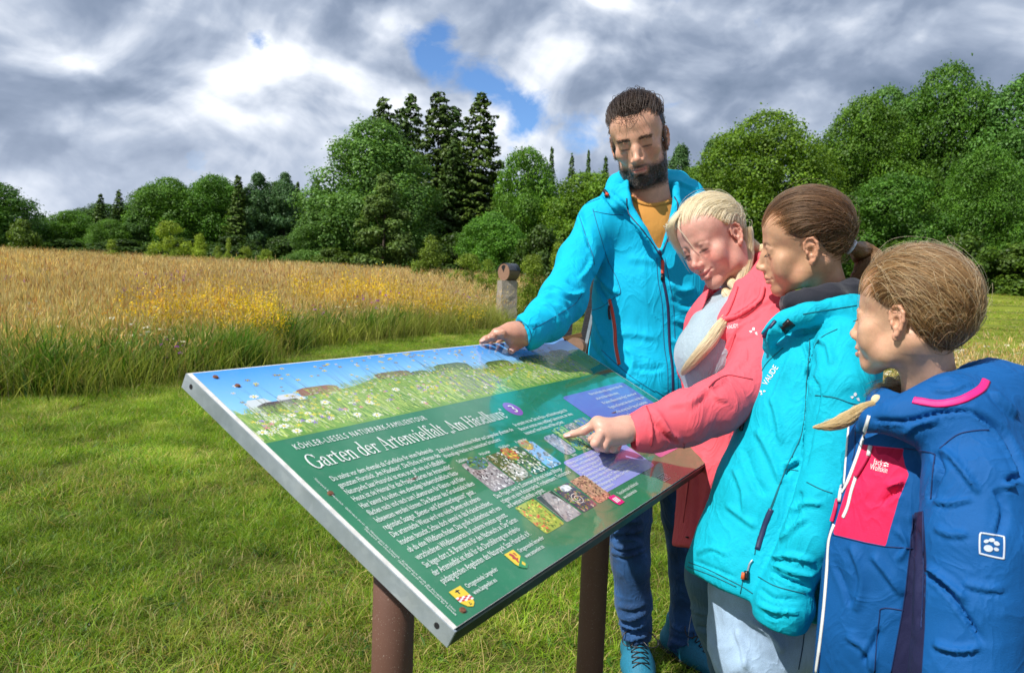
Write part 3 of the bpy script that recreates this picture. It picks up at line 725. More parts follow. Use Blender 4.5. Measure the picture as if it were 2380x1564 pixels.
M_GALV = mat('galvanised_steel', lambda t: (lambda tc: t.n('ShaderNodeBsdfPrincipled',
    Base__Color=t.mix(t.mapr(t.n('ShaderNodeTexVoronoi', Vector=tc, Scale=60.).outputs[1], .2, .8, 0, .55), t.mix(t.mapr(t.noise(tc, 12., 6, .7), .35, .65, 0, 1), (.30, .37, .42), (.52, .58, .62)), (.36, .42, .46)),
    Metallic=.55, Roughness=t.mapr(t.noise(tc, 25., 5), .3, .7, .42, .62)))(t.n('ShaderNodeTexCoord').outputs['Object']))
M_DKMETAL = simple_mat('dark_green_edge', (.02, .045, .03), .35, .0, noise_amt=.5, noise_scale=30.)
M_WHITE_EDGE = simple_mat('white_sheet_edge', (.72, .70, .66), .5, noise_amt=.2, noise_scale=60.)
M_RUST = simple_mat('rusty_screw', (.16, .06, .03), .8, noise_amt=.5, noise_scale=300.)
M_HOLE = simple_mat('dark_hole', (.01, .01, .012), .9)
M_PGREEN = gloss_print('printed_green_sheet', (.026, .195, .090), mottled=.1)
M_PRINT = gloss_print('printed_colours'); M_TXT = gloss_print('printed_white_text', (.78, .82, .78), .2)
M_CORTEN = mat('brown_painted_post', lambda t: (lambda tc: t.n('ShaderNodeBsdfPrincipled', Base__Color=t.mix(t.mapr(t.noise(tc, 420., 2, .6), .66, .72, 0, .7), t.mix(t.noise(tc, 8., 5), (.115, .052, .036), (.165, .082, .058)), (.42, .36, .30)),
    Roughness=.62, Normal=t.n('ShaderNodeBump', Strength=.5, Distance=.001, Height=t.noise(tc, 500., 3))))(t.n('ShaderNodeTexCoord').outputs['Object']))

board = empty('information_board', (*(b_pt(.6, .28)[:2]), 0.), 'tilted green nature park information board on two round brown posts', 'sign')
def bpart(name, mb_or_me, label=None, **k):
    me = mb_or_me.mesh(name, k['mats'], k.get('smooth', False), k.get('color', False)) if isinstance(mb_or_me, MB) else mb_or_me
    o = link(name, me, board, label)
    o.matrix_parent_inverse = Matrix.Identity(4)
    o.matrix_local = Matrix.Translation(-board.location) @ Matrix(MB_W.tolist())
    if name.endswith('_text'): o['kind'] = 'stuff'
    return o
TH = .026
tray = MB()
tray.box((-.008, -BH-.004, -TH), (-.004, .004, -.0015)); bpart('frame_side', tray, 'galvanised left side of the tray', mats=[M_GALV])
tray = MB(); tray.box((BW+.004, -BH-.004, -TH), (BW+.008, .004, -.0015)); bpart('frame_side', tray, mats=[M_GALV])
tray = MB(); tray.box((-.004, -BH-.004, -TH), (BW+.004, -BH, -.0035)); bpart('frame_front', tray, 'dark green front edge of the tray', mats=[M_DKMETAL])
tray = MB(); tray.box((-.004, .0, -TH), (BW+.004, .004, -.0035)); bpart('frame_back', tray, mats=[M_GALV])
tray = MB(); tray.box((-.004, -BH, -.006), (BW+.004, 0, -.0035)); bpart('backing_plate', tray, mats=[M_GALV])
sh = MB(); sh.box((-.0062, -BH-.0006, -.0014), (BW+.0025, .0025, -.0004)); bpart('sheet_edge', sh, 'white edge of the printed sheet', mats=[M_WHITE_EDGE])
sh = MB(); sh.box((0, -BH, -.0003), (BW, 0, 0)); bpart('panel', sh, mats=[M_PGREEN])
for (u, v) in ((.035, -.022), (.035, -BH+.02)):
    pass
# screws with rust
def disc(mb, cx, cy, z, r, n=14, ry=None):
    vs = [(cx, cy, z)]+[(cx+r*math.cos(a), cy+(ry or r)*math.sin(a), z) for a in np.linspace(0, 2*math.pi, n, endpoint=False)]
    mb.add(vs, [(0, 1+k, 1+(k+1) % n) for k in range(n)])
for px, py in ((501, 877), (552, 897), (768, 1147), (1075, 1418), (1313, 790), (1467, 1200), (1548, 1215)):
    u, v = b_uv(px, py)
    if not (0 < u < BW and 0 < v < BH): continue
    b = MB(); b.tube([(u, -v, -.001), (u, -v, .0022)], [.0052, .0038], 12); o = bpart('screw', b, mats=[M_RUST], smooth=False)
for zz, yy in ((-.013, -.016), (-.013, -BH+.02)):
    b = MB(); n = 14
    b.add([(-.00815, yy, zz)]+[(-.00815, yy+.0042*math.cos(a), zz+.0042*math.sin(a)) for a in np.linspace(0, 2*math.pi, n, endpoint=False)], [(0, 1+(k+1) % n, 1+k) for k in range(n)])
    bpart('bolt_hole', b, mats=[M_HOLE])
# posts
for px, py, r in ((917, 1345, .0325), (1386, 1240, .0335)):
    lo, hi = None, None
    best = None
    for D in np.linspace(.9, 2.3, 281):           # point of the ray that lies under the middle line of the tray
        p = at(px, py, D); p = p+np.array([0, 0, np.dot(BO-p, BN)/BN[2]]); q = p-BO; v = np.dot(q, _e2)
        if best is None or abs(v-.30) < best[0]: best = (abs(v-.30), p)
    p = best[1]; q = p-BO; u = np.dot(q, _e1)
    topz = (BO+_e1*u+_e2*np.dot(q, _e2))[2]-TH-.0
    b = MB(); zs = [-.15, .02, .3, .6, topz+.012]
    b.tube([(p[0], p[1], z) for z in zs], r, 40)
    o = link('post', b.mesh('post', [M_CORTEN], smooth=True), board)
    o.matrix_parent_inverse = Matrix.Translation(-board.location)
    me = o.data
    for poly in me.polygons:
        if len(poly.vertices) > 4: poly.use_smooth = False
    print('POST', p, topz)

# ------------------------------------------------------------------ print on the board (flat print: thin layers a few hundredths of a mm apart)
LAY = [.00006]
def layer():
    LAY[0] += .00005; return LAY[0]
def quad_uv(mb, pts, z, color):
    mb.c = color; mb.add([(u, -v, z) for u, v in pts], [tuple(range(len(pts)))])
def rounded(pts, k=.16, n=4):
    out = []; N = len(pts)
    for i in range(N):
        p0, p1, p2 = map(np.array, (pts[i-1], pts[i], pts[(i+1) % N]))
        a = p1+(p0-p1)*k; c = p1+(p2-p1)*k
        for t in np.linspace(0, 1, n): out.append(tuple((1-t)**2*a+2*t*(1-t)*p1+t*t*c))
    return out
def B(*pp): return [b_uv(*p) for p in pp]
# clip helper: point in convex polygon
def inpoly(p, poly):
    x, y = p; ins = False; j = len(poly)-1
    for i in range(len(poly)):
        xi, yi = poly[i]; xj, yj = poly[j]
        if ((yi > y) != (yj > y)) and x < (xj-xi)*(y-yi)/(yj-yi+1e-12)+xi: ins = not ins
        j = i
    return ins

# meadow photograph across the top of the board
vb0 = b_uv(632, 1029)[1]; vb1 = b_uv(1000, 948)[1]; vb = (vb0+vb1)/2
ur = b_uv(1368, 858)[0]
pm = MB(); z = layer(); 
def sky_v(u): return .112*vb/.25*(1+.12*math.sin(u*9+.8)+.06*math.sin(u*31))+.022*(u < .16)
n = 60
for i in range(n):
    u0, u1 = BW*i/n, BW*(i+1)/n
    for j in range(20):
        f0, f1 = j/20, (j+1)/20; a0, a1 = sky_v(u0), sky_v(u1)
        c = np.array([.02, .28, .85])*(1-f1)+np.array([.26, .60, .95])*f1
        quad_uv(pm, [(u0, a0*f0), (u1, a1*f0), (u1, a1*f1), (u0, a0*f1)], z, tuple(c))
    g0 = np.array([.16, .34, .045])*rng.uniform(.9, 1.15)
    def lowv(u): return vb if u < ur-.05 else vb-.0*u
    if u1 < ur+.0: quad_uv(pm, [(u0, sky_v(u0)), (u1, sky_v(u1)), (u1, vb), (u0, vb)], z, tuple(g0))
    else: quad_uv(pm, [(u0, sky_v(u0)), (u1, sky_v(u1)), (u1, vb-.012), (u0, vb-.012)], z, tuple(g0))
# green field of the sheet reaches up at the right end behind the rounded corner of the photograph
z = layer(); quad_uv(pm, rounded([(ur+.004, vb+.002), (ur+.004, .165), (BW, .150), (BW, vb+.002)], .1), z, (.026, .195, .090))
# printed roofs and hedges on the photo horizon
z = layer()
for u, w, h, c in ((.045, .10, .020, (.10, .05, .05)), (.14, .09, .014, (.30, .12, .08)), (.34, .10, .012, (.20, .10, .08)), (.44, .05, .010, (.08, .13, .05)), (.52, .12, .02, (.05, .12, .03)), (.70, .10, .018, (.05, .11, .03)), (.85, .12, .02, (.06, .12, .04)), (1.02, .10, .02, (.05, .1, .03)), (.09, .05, .03, (.62, .66, .70)), (.03, .05, .035, (.60, .66, .68))):
    s = sky_v(u+w/2); quad_uv(pm, [(u, s-h*.7), (u+w*.2, s-h), (u+w*.8, s-h), (u+w, s-h*.6), (u+w, s+h*.6), (u, s+h*.6)], z, c)
rg = np.random.default_rng(11)
z = layer()
for i in range(5600):                               # printed grass blades
    u = rg.uniform(0, ur); s = sky_v(u); v = rg.uniform(s-.012, vb-.002); L = rg.uniform(.012, .05)*(.5+1.2*(v-s)/(vb-s+.001)); lean = rg.normal(-.25, .35)
    w = rg.uniform(.0004, .0013)*(.6+1.0*(v-s)/(vb-s+.001)); v1 = max(v-L, .35*s if rg.random() < .08 else s-.018); u1 = min(max(u+lean*(v-v1), .001), ur)
    g = rg.random(); c = np.array([.06, .24, .03])*(1-g)+np.array([.55, .70, .14])*g
    if rg.random() < .12: c = np.array([.55, .62, .30])
    quad_uv(pm, [(u-w, v), (u+w, v), (u1, v1)], z+rg.uniform(0, .00003), tuple(c*rg.uniform(.7, 1.2)))
z = layer()
def petals(u, v, r, colr, ctr, npet=9, squash=.55):
    for k in range(npet):
        a = 2*math.pi*k/npet+rg.uniform(-.1, .1); da = .26
        quad_uv(pm, [(u, v), (u+r*.7*math.cos(a-da), v+r*.7*squash*math.sin(a-da)), (u+r*math.cos(a), v+r*squash*math.sin(a)), (u+r*.7*math.cos(a+da), v+r*.7*squash*math.sin(a+da))], z, colr)
    quad_uv(pm, [(u+r*.28*math.cos(a), v+r*.22*math.sin(a)) for a in np.linspace(0, 2*math.pi, 7, endpoint=False)], z+.00004, ctr)
for px, py in ((590, 922), (665, 975), (678, 965), (715, 960), (720, 978), (660, 990), (690, 1001), (610, 1005), (727, 1012), (770, 972), (830, 963), (876, 964), (905, 988), (968, 952), (985, 935), (635, 980), (700, 945), (858, 935), (1072, 943), (1160, 933), (1128, 900), (1180, 905), (700, 925), (755, 935), (920, 905)):
    u, v = b_uv(px, py)
    if v < vb-.012: petals(u, v, rg.uniform(.007, .012), (.88, .88, .82), (.75, .62, .05))
for i in range(620):                                # many small flowers
    u = rg.uniform(.01, ur-.01); s = sky_v(u); v = s+(vb-s-.006)*rg.beta(.9, 1.8)-.004; r = rg.uniform(.0022, .0052)*(.6+.9*(v-s)/(vb-s))
    k = rg.random(); band = math.sin(u*13)
    c = (.85, .84, .78) if k < .38 else ((.86, .70, .06) if k < .76 else ((.30, .16, .60) if k < .94 else (.75, .25, .30)))
    petals(u, v, r*1.3, c, (.6, .5, .05) if k < .33 else c, 5, .7)
for i in range(60):                                 # lupin spikes
    u = .50+.17*rg.random(); s = sky_v(u); v = s+(vb-s)*rg.uniform(.05, .6)
    for q in range(9): petals(u+q*.0006, v+q*.0045, .0026, (.14, .11, .30), (.2, .15, .4), 4, .7)
for i in range(150):                                # stems against the printed sky
    u = rg.uniform(.03, 1.1); s = sky_v(u); h = rg.uniform(.02, .09); l = rg.normal(-.1, .2)*h
    if s-h < .004: h = s-.006
    quad_uv(pm, [(u-.0005, s+.01), (u+.0005, s+.01), (u+l, s-h)], z, (.10, .14, .05))
    c = (.80, .70, .08) if rg.random() < .55 else ((.25, .22, .12) if rg.random() < .7 else (.8, .8, .75))
    petals(u+l, s-h, rg.uniform(.003, .007), c, (.5, .4, .03), 6, .6)
bpart('meadow_photo', pm, 'printed photograph of a flowering meadow under blue sky', mats=[M_PRINT], color=True)

# coloured boxes, small photographs, crests and symbols
bx = MB(); z = layer()
PURP = (.145, .115, .50); LIL = (.30, .33, .72); PNK = (.52, .14, .34)

def rrect(u0, v0, u1, v1, k=.06): return rounded([(u0, v0), (u1, v0), (u1, v1), (u0, v1)], k)
quad_uv(bx, rrect(.803, .242, 1.160, .392), z, PURP)
quad_uv(bx, rrect(.527, .410, .790, .510), z, LIL)
quad_uv(bx, rrect(.845, .415, 1.075, .500), z, PNK)
z = layer()
quad_uv(bx, [(.5894+.0235*math.cos(a), .2405+.0235*math.sin(a)) for a in np.linspace(0, 2*math.pi, 28, endpoint=False)], z, (.26, .08, .42))
def speckle(poly, n, cols, r, z, seed=1, stretch=1.8):
    g = np.random.default_rng(seed); us = [p[0] for p in poly]; vs = [p[1] for p in poly]; k = 0
    while k < n:
        u, v = g.uniform(min(us), max(us)), g.uniform(min(vs), max(vs))
        if not inpoly((u, v), poly): k += .2; continue
        a = g.uniform(0, 6.28); rr = r*g.uniform(.5, 1.5); c = cols[g.integers(len(cols))]
        pts = [(u+rr*math.cos(a+t)*(stretch if i % 2 == 0 else 1), v+rr*math.sin(a+t)*(stretch if i % 2 == 0 else 1)) for i, t in enumerate((0, 1.57, 3.14, 4.71))]
        pts = [(min(max(x_, min(us)), max(us)), min(max(y_, min(vs)), max(vs))) for x_, y_ in pts]
        quad_uv(bx, pts, z+g.uniform(0, .00003), tuple(np.array(c)*g.uniform(.6, 1.25))); k += 1
def photo(u0, v0, u1, v1, base, cols, n, r, seed, k=.10, oval=None):
    p = rrect(u0, v0, u1, v1, k); zz = LAY[0]+.00005
    quad_uv(bx, p, zz, base); speckle(p, n, cols, r, zz+.00005, seed)
    if oval:
        (cx, cy, rx, ry), ob, oc, on = oval
        o = [(cx+rx*math.cos(a), cy+ry*math.sin(a)) for a in np.linspace(0, 2*math.pi, 20, endpoint=False)]
        quad_uv(bx, o, zz+.0001, ob); speckle(o, on, oc, r, zz+.00015, seed+50)
WH, GRN, DKG, RED, YEL, BLU = (.8, .8, .78), (.16, .30, .05), (.03, .09, .03), (.55, .08, .06), (.70, .55, .08), (.10, .2, .45)
photo(.286, .337, .355, .413, (.28, .26, .27), [WH, (.55, .52, .52), (.07, .06, .07), (.4, .36, .36)], 190, .0022, 1, oval=((.325, .345, .026, .017), (.05, .18, .12), [BLU, GRN, DKG], 40))
photo(.358, .337, .413, .413, (.10, .13, .04), [WH, DKG, (.25, .22, .08), (.5, .5, .35)], 130, .0022, 2, oval=((.392, .390, .020, .020), (.45, .45, .38), [WH, (.6, .5, .45), DKG], 40))
photo(.417, .337, .470, .413, (.04, .12, .06), [WH, DKG, GRN, (.75, .75, .6)], 120, .0022, 3, oval=((.425, .350, .018, .018), (.45, .25, .08), [RED, YEL, GRN], 40))
photo(.475, .337, .522, .413, (.22, .48, .80), [(.6, .68, .72), (.3, .38, .42), (.12, .22, .3)], 60, .0028, 4, oval=((.492, .342, .018, .016), (.4, .3, .12), [RED, YEL, (.2, .35, .08)], 30))
photo(.560, .337, .612, .400, (.30, .36, .46), [(.55, .6, .66), (.12, .2, .28), (.4, .44, .5)], 90, .0026, 5, k=.3)
photo(.616, .325, .668, .400, (.25, .45, .12), [(.5, .6, .2), (.08, .2, .3), DKG], 90, .0026, 6)
photo(.672, .325, .722, .400, (.22, .20, .16), [(.45, .36, .3), (.08, .1, .2), GRN, (.6, .5, .45)], 120, .0022, 7)
photo(.726, .320, .785, .400, (.12, .18, .35), [(.2, .16, .5), (.3, .42, .12), (.5, .55, .2)], 100, .0028, 8)
photo(.288, .455, .350, .522, (.32, .42, .06), [(.55, .60, .10), (.2, .36, .05), (.65, .12, .06), (.1, .2, .03)], 170, .0020, 9)
photo(.356, .455, .412, .522, (.36, .36, .37), [(.5, .5, .5), (.25, .25, .27), (.45, .42, .40)], 90, .0030, 10)
zz = LAY[0]+.00025; quad_uv(bx, [(.357, .456), (.373, .456), (.366, .49), (.357, .521)], zz, (.02, .07, .08)); quad_uv(bx, [(.400, .456), (.411, .456), (.411, .495)], zz, (.02, .07, .05))
photo(.418, .455, .475, .522, (.06, .07, .10), [(.45, .4, .3), (.05, .06, .1), (.3, .16, .06), GRN, (.5, .3, .15)], 130, .0022, 11, oval=((.450, .464, .016, .008), (.75, .78, .82), [WH, (.4, .45, .5)], 18))
for a in np.linspace(.3, 11.5, 46):
    rr = .0025+.0012*a; c_, s_ = math.cos(a), math.sin(a); a2 = a+.26; r2 = .0025+.0012*a2
    quad_uv(bx, [(.447+rr*c_, .494+rr*s_*.8), (.447+(rr+.0016)*c_, .494+(rr+.0016)*s_*.8), (.447+(r2+.0016)*math.cos(a2), .494+(r2+.0016)*math.sin(a2)*.8), (.447+r2*math.cos(a2), .494+r2*math.sin(a2)*.8)], zz, (.78, .68, .62))
photo(.481, .455, .540, .522, (.42, .24, .14), [(.10, .05, .03), (.55, .36, .20), (.12, .06, .04), (.6, .30, .22)], 260, .0016, 12)
LAY[0] += .0004
# spotted wing drawing on the pink box
z = layer()
quad_uv(bx, [(.905+.028*math.cos(a), .462+.018*math.sin(a)) for a in np.linspace(0, 2*math.pi, 18, endpoint=False)], z, (.62, .60, .58))
quad_uv(bx, [(.962+.032*math.cos(a), .452+.014*math.sin(a)) for a in np.linspace(0, 2*math.pi, 18, endpoint=False)], z, (.62, .60, .58))
z = layer()
quad_uv(bx, [(.898+.017*math.cos(a), .463+.010*math.sin(a)) for a in np.linspace(0, 2*math.pi, 18, endpoint=False)], z, (.16, .22, .18))
quad_uv(bx, [(.962+.021*math.cos(a), .452+.009*math.sin(a)) for a in np.linspace(0, 2*math.pi, 18, endpoint=False)], z, (.16, .22, .18))
# coats of arms
def crest(u, v, w, h, kind):
    z = layer(); sh = [(u, v), (u+w, v), (u+w, v+h*.6), (u+w*.8, v+h*.88), (u+w*.5, v+h), (u+w*.2, v+h*.88), (u, v+h*.6)]
    quad_uv(bx, sh, z, (.80, .58, .03)); z = layer()
    if kind == 0:
        for i in range(5):
            for j in range(3):
                c = (.62, .04, .05) if (i+j) % 2 else (.8, .8, .78)
                a, b_ = u+w*(i/5), v+h*(.36+.30*i/8+j*.075); quad_uv(bx, [(a, b_), (a+w/5, b_+.006*h), (a+w/5, b_+h*.085), (a, b_+h*.08)], z, c)
        quad_uv(bx, [(u+w*.42, v+h*.08), (u+w*.58, v+h*.08), (u+w*.54, v+h*.30), (u+w*.46, v+h*.30)], z, (.05, .04, .02))
        quad_uv(bx, [(u+w*.3, v+h*.12), (u+w*.7, v+h*.12), (u+w*.66, v+h*.17), (u+w*.34, v+h*.17)], z, (.05, .04, .02))
        quad_uv(bx, [(u+w*.40, v+h*.90), (u+w*.6, v+h*.90), (u+w*.5, v+h*.74)], z, (.05, .04, .02)); quad_uv(bx, [(u+w*.46, v+h*.87), (u+w*.54, v+h*.87), (u+w*.5, v+h*.80)], z+.00003, (.80, .58, .03))
    else:
        quad_uv(bx, [(u, v+h*.75), (u+w, v+h*.40), (u+w, v+h*.6), (u+w*.8, v+h*.88), (u+w*.5, v+h), (u+w*.2, v+h*.88), (u, v+h*.72)], z, (.02, .25, .08))
        # rampant beast
        quad_uv(bx, [(u+w*.28, v+h*.10), (u+w*.5, v+h*.07), (u+w*.62, v+h*.2), (u+w*.55, v+h*.38), (u+w*.7, v+h*.42), (u+w*.5, v+h*.5), (u+w*.40, v+h*.62), (u+w*.30, v+h*.60), (u+w*.36, v+h*.42), (u+w*.22, v+h*.34), (u+w*.36, v+h*.26)], z+.00003, (.45, .05, .03))
        quad_uv(bx, [(u+w*.68, v+h*.10), (u+w*.84, v+h*.16), (u+w*.78, v+h*.34), (u+w*.70, v+h*.30)], z+.00003, (.45, .05, .03))
        quad_uv(bx, [(u+w*.45, v+h*.72), (u+w*.7, v+h*.62), (u+w*.75, v+h*.78), (u+w*.55, v+h*.86)], z+.00003, (.80, .58, .03))
crest(.0335, .524, .024, .033, 0); crest(.172, .517, .024, .036, 1)
# pink sign with three marks and the framed word mark
z = layer(); p = B((1416, 1152), (1441, 1153), (1449, 1161), (1446, 1174), (1430, 1168), (1418, 1160))
uu, vv = b_uv(1432, 1162)
quad_uv(bx, [(uu-.014, vv-.012), (uu+.010, vv-.012), (uu+.014, vv-.004), (uu+.014, vv+.012), (uu-.010, vv+.012), (uu-.014, vv+.004)], z, (.72, .02, .20))
for k in range(3): quad_uv(bx, [(uu-.008+k*.006, vv-.006), (uu-.004+k*.006, vv-.006), (uu-.004+k*.006, vv+.006), (uu-.008+k*.006, vv+.006)], z+.00005, (.8, .8, .78))
uu, vv = b_uv(1562, 1192)
uu, vv = .742, .535
for r_ in ((uu, vv, uu+.040, vv+.0012), (uu, vv+.0168, uu+.040, vv+.018), (uu, vv, uu+.0012, vv+.018), (uu+.0388, vv, uu+.040, vv+.018)):
    quad_uv(bx, [(r_[0], r_[1]), (r_[2], r_[1]), (r_[2], r_[3]), (r_[0], r_[3])], z, (.75, .76, .72))
for j in range(3):
    for i in range(9): quad_uv(bx, [(uu+.004+i*.0036, vv+.0036+j*.0042), (uu+.0066+i*.0036, vv+.0036+j*.0042), (uu+.0066+i*.0036, vv+.0064+j*.0042), (uu+.004+i*.0036, vv+.0064+j*.0042)], z, (.75, .76, .72)) if (i*7+j*5) % 6 else None
bpart('picture_panel', bx, 'small photographs, coloured boxes and coats of arms printed on the board', mats=[M_PRINT], color=True)

# ---- text
def text_mesh(body, res=2, spacing=1.0):
    cu = bpy.data.curves.new('t', 'FONT'); cu.body = body; cu.size = 1; cu.resolution_u = res; cu.space_character = spacing; cu.fill_mode = 'FRONT'
    ob = bpy.data.objects.new('t', cu); me = bpy.data.meshes.new_from_object(ob)
    V = np.array([v.co[:] for v in me.vertices]).reshape(-1, 3); F = [tuple(p.vertices) for p in me.polygons]
    bpy.data.objects.remove(ob); bpy.data.curves.remove(cu); bpy.data.meshes.remove(me)
    return V, F
def add_text(mb, body, u, v, size, width=None, z=None, rot=0., spacing=1., res=2):
    V, F = text_mesh(body, res, spacing)
    if len(V) == 0: return
    V = V.copy(); V[:, 0] -= V[:, 0].min(); w = V[:, 0].max()
    sx = (width/w) if width else size
    P = np.stack([V[:, 0]*sx, V[:, 1]*size], -1); c, s = math.cos(rot), math.sin(rot)
    X = u+P[:, 0]*c-P[:, 1]*s; Y = -v+P[:, 0]*s+P[:, 1]*c
    mb.add(np.stack([X, Y, np.full(len(X), z)], -1), F)
z = layer()
tb = MB(); add_text(tb, 'KÖHLER-LIESELS NATURPARK-FAMILIENTOUR', .0343, .2150, .0182, .300, z, spacing=1.25); bpart('heading_text', tb, mats=[M_TXT])
col1 = ['Du stehst vor dem ehemals als Grünfläche für einen Biobetrieb', 'genutzten Flurstück „Am Häselbure“. Die Fläche im Herzen des', 'Naturparks Saar-Hunsrück ist etwa so groß wie ein Fußballfeld.', 'Heute ist sie Heimat für das Projekt „Garten der Artenvielfalt“.', 'Hier kannst du sehen, wie ehemalige landwirtschaftliche Nutz-', 'flächen nach und nach zum Lebensraum für Kleinst- und Klein-', 'lebewesen werden können. Die Besitzer des Grundstücks haben', 'regionales Saatgut „Bienen- und Schmetterlingssaum“ gesät.', 'Die artenreiche Wiese wird von vielen Bienen und anderen', 'Insekten besucht. Schau doch einmal in das Kräuterhochbeet,', 'ob du eine Wildbiene findest. Das große Insektenhaus wird von', 'verschiedenen Wildbienenarten und anderen Insekten genutzt.', 'Sie legen dort z. B. Brutröhren für den Nachwuchs an. Der Garten', 'der Artenvielfalt ist ideal für die Durchführung von erlebnis-', 'pädagogischen Angeboten des Naturpark Saar-Hunsrück e.V.']
wc1 = [.226, .228, .224, .226, .222, .223, .228, .210, .205, .216, .222, .218, .226, .212, .220]
tb = MB()
for i, s in enumerate(col1): add_text(tb, s, .0385, .2925+.0156*i, .0152, wc1[i], z)
for s, u, v, w in (('Zahlreiche ehrenamtliche Helfer aus Langweiler pflanzten die', .2727, .2925, .237), ('dreireihige Hecke aus heimischen Sträuchern:', .2727, .3081, .172), ('Schlehe', .290, .3290, .028), ('Holunder', .352, .3290, .032), ('Weißdorn', .418, .3290, .033), ('Vogelkirsche', .475, .3270, .040),
                    ('So entsteht mit der Zeit ein Ruhe- und Beobachtungsplatz für', .5285, .2910, .226), ('Besucher inmitten eines vielfältigen Lebensraums, der vielen', .5285, .3066, .226), ('heimischen Tieren Schutz und Nahrung bietet.', .5285, .3222, .168),
                    ('Das Projekt wird in Zusammenarbeit mit lokalen Bildungs-', .277, .4320, .225), ('trägern um eine Kräuterspirale, Trockenmauern, Totholzstapel', .277, .4450, .236), ('und weitere Nisthilfen ergänzt.', .277, .4520+.006, .118)):
    pass
for s, u, v, w in (('Zahlreiche ehrenamtliche Helfer aus Langweiler pflanzten die', .2727, .2990, .237), ('dreireihige Hecke aus heimischen Sträuchern:', .2727, .3140, .172), ('Schlehe', .286, .3330, .028), ('Holunder', .352, .3330, .032), ('Weißdorn', .415, .3330, .033), ('Vogelkirsche', .472, .3320, .040),
                    ('So entsteht mit der Zeit ein Ruhe- und Beobachtungsplatz für', .5285, .2900, .226), ('Besucher inmitten eines vielfältigen Lebensraums, der vielen', .5285, .3050, .226), ('heimischen Tieren Schutz und Nahrung bietet.', .5285, .3195, .160),
                    ('Das Projekt wird in Zusammenarbeit mit lokalen Bildungs-', .277, .4265, .225), ('trägern um eine Kräuterspirale, Trockenmauern, Totholzstapel', .277, .4395, .236), ('und weitere Nisthilfen ergänzt.', .277, .4520, .118),
                    ('Steine', .575, .4085, .018), ('Totholz', .640, .4085, .022)):
    add_text(tb, s, u, v, .0140 if len(s) > 14 else .011, w, z)
bpart('body_text', tb, mats=[M_TXT])
tb = MB()
for i, s in enumerate(['Wenn meine Freunde und ich uns gerade hier draußen treffen,', 'sind wir am liebsten draußen unterwegs.', 'Wir klettern auf Bäume und spielen Fangen. Gerne machen wir', 'Wegrätsel und Entenspiele. Dabei reichen wir uns die Hände, gehen', 'im Kreis und singen dazu. Wir singen auch Geschicklichkeits-', 'spiele und Bewegungen. Manchmal machen wir uns auch']):
    add_text(tb, s, .925, .262+.0200*i, .0150, [.205, .135, .215, .225, .205, .21][i], z)
for i, s in enumerate(['Naturpark Saar-Hunsrück & Hängebrücke', 'Weiher- und Erlebnisprogramme', 'Vogelpirsch & Umgangen mit Schulen', 'Die Rundtour: Natur und Umwelt (spielerisch)', 'Gemeinsame Ausflüge auf jeden Fall', 'Naturpark-lebende Wildkatzengehege Wildenburg', 'Hier kannst du große Tiere beobachten und dich', 'Wildkatzengänge genießen. Der Turm bietet dir ein', 'Aussichtspunkt.']):
    add_text(tb, s, .535, .4225+.0102*i, .0100, [.17, .11, .13, .17, .14, .19, .19, .20, .05][i], z)
bpart('box_text', tb, mats=[M_TXT])
tb = MB()
for s, u, v, w in (('Ortsgemeinde Langweiler', .0640, .5330, .072), ('www.langweiler.eu', .0640, .5455, .052), ('Ortsgemeinde Sensweiler', .2020, .5270, .072), ('www.sensweiler.eu', .2020, .5395, .052), ('Tourist-Information EdelSteinLand', .560, .5280, .095), ('www.edelsteinland.de', .560, .5400, .062), ('Der Naturpark liest', 1.02, .452, .07)):
    add_text(tb, s, u, v, .0112, w, z)
add_text(tb, '3', .5830, .2530, .036, .0135, z+.0001)
for r_, (a, b_) in enumerate((((768, 1150), (1058, 1432)), ((868, 1258), (1050, 1440)))):
    ua, va = b_uv(*a); ub, vb_ = b_uv(*b_)
    add_text(tb, '· Naturpark Saar-Hunsrück · Gefördert durch das Ministerium für Umwelt · Kofinanziert durch die Europäische Union'[:(112 if r_ == 0 else 70)], .0105+.0*ua+.0045*(1-r_), .275 if r_ == 0 else .385, .0046, (.275 if r_ == 0 else .17), z, rot=-math.pi/2)
bpart('small_text', tb, mats=[M_TXT])

